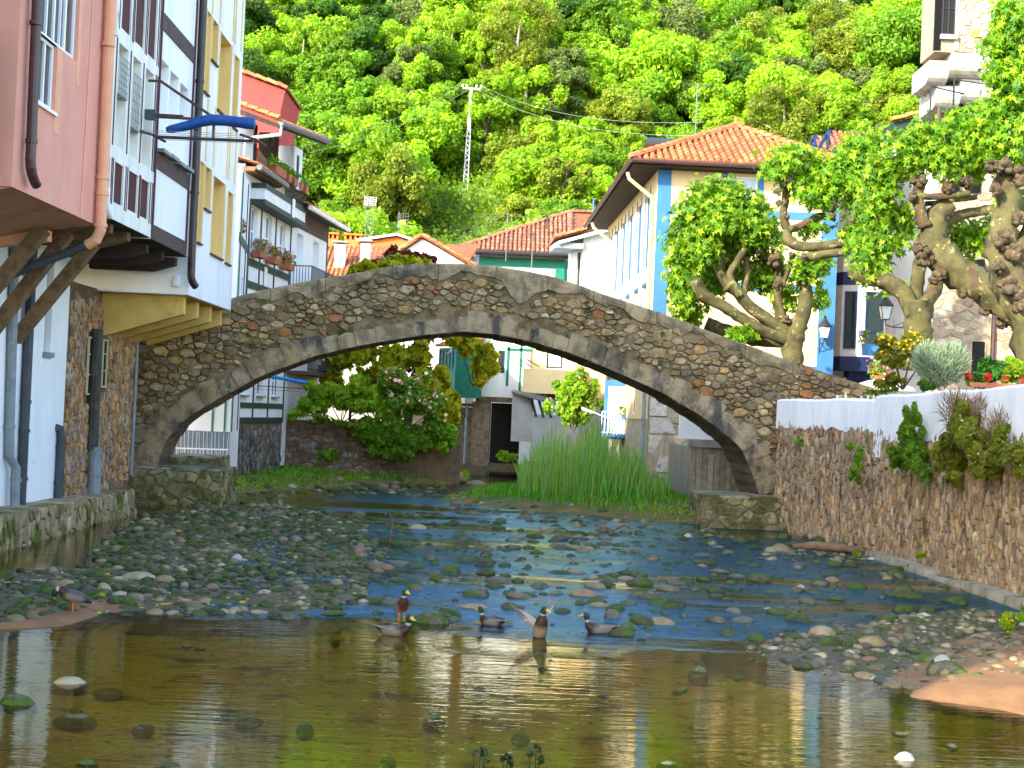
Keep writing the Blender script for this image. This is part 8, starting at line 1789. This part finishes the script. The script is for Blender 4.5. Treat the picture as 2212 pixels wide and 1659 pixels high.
CUP = [WHT, BLK, (.25, .22, .18), SIDE, BRE, BRN, BRN, BRN, WHT, GRN, GRN, GRN, GRN, YEL, YEL, YEL]
p = wp(866, 1338, .10); duck('brown breasted duck standing upright on the low rock, facing us', (p.x, p.y + .12, .055), -75, UP, CUP, .6, .95, [(-.01, .04, 0, .16), (-.01, -.04, 0, .16)], wings=False)
PRE = [(-.27, .12, .012, .006), (-.23, .135, .035, .018), (-.17, .165, .065, .045), (-.09, .195, .09, .08), (0, .215, .098, .09), (.08, .235, .088, .085), (.13, .27, .07, .07), (.16, .30, .055, .055), (.19, .31, .045, .045), (.2, .312, .043, .043), (.225, .30, .044, .044), (.245, .275, .046, .046), (.252, .245, .042, .042), (.25, .215, .028, .026), (.247, .19, .02, .012), (.245, .17, .014, .007)]
CPRE = [WHT, BLK, BLK, SIDE, SIDE, BRE, BRN, BRN, BRN, WHT, GRN, GRN, GRN, BLK, YEL, YEL]
p = wp(158, 1322, .06); duck('duck preening on the small sand spit at the left, orange legs, head tucked down', (p.x, p.y, .055), 200, PRE, CPRE, -.35, 1.0, [(.0, .04, 0, .16), (-.02, -.04, 0, .16)], wings=False)
# the flapping drake: rearing up, wings spread
p = wp(1168, 1378); t = thing('mallard_duck', 'drake rearing up in the water with both wings spread, flapping', 'duck', p)
FLP = [(-.10, -.02, .06, .03), (-.08, .0, .085, .075), (-.05, .07, .10, .088), (-.02, .14, .10, .085), (.01, .20, .09, .078), (.025, .25, .075, .066), (.03, .285, .058, .052), (.032, .31, .043, .042), (.034, .325, .04, .04), (.037, .335, .04, .04), (.043, .362, .044, .046), (.06, .388, .046, .045), (.086, .388, .04, .037), (.11, .378, .026, .02), (.135, .368, .022, .01), (.16, .362, .016, .006)]
TAN = dict(top=BACK, mid=(.24, .18, .11), low=(.26, .2, .13))
V, Fs, T = loft(FLP, [TAN, TAN, TAN, TAN, BRN, BRN, BRN, BRN, WHT, GRN, GRN, GRN, GRN, YEL, YEL, YEL], 8, .75); o = mesh_obj('body', V, Fs, m_duck, tint=T, smooth=True, origin=(0, 0, 0)); o.parent = t
def spread_wing(root, tip, chord, nm='wing'):
    root, tip = Vector(root), Vector(tip); d = tip - root; m = MB(); ch = Vector(chord); nf = 9; th = Vector((0, .008, 0)) if abs(d.y) < abs(d.x) + abs(d.z) else Vector((.008, 0, 0))
    q = [root, root + d * .35 + ch * -.12, root + d * .62 + ch * -.05, root + d * .6 + ch * .55, root + d * .3 + ch * .85, root + ch * .8]
    m.tint((.38, .36, .35)); m.prism(q, th)
    for k in range(nf):
        f = k / (nf - 1); a = root + d * (.32 + .3 * (1 - f)) + ch * (.1 + .5 * f); b2 = root + d * (1.0 - .42 * f) + ch * (-.1 + 1.1 * f); c = (.17, .14, .135) if k % 2 else (.23, .2, .195); m.tint(c)
        sd = (b2 - a).cross(Vector((0, 1, 0))).normalized() * .018; m.prism([a - sd, b2 - sd * .5, b2 + sd * .6, a + sd], th * (1 + .25 * k))
    w_ = m.build(nm, m_duck, origin=(0, 0, 0)); w_.parent = t
hd = R(-70); t.rotation_euler = (0, 0, hd)
inv = Matrix.Rotation(-hd, 3, 'Z')
spread_wing(inv @ Vector((-.07, .02, .24)), inv @ Vector((-.44, .06, .42)), inv @ Vector((.10, .03, -.20))); spread_wing(inv @ Vector((.05, .04, .27)), inv @ Vector((.21, .14, .52)), inv @ Vector((-.13, .02, -.05)))
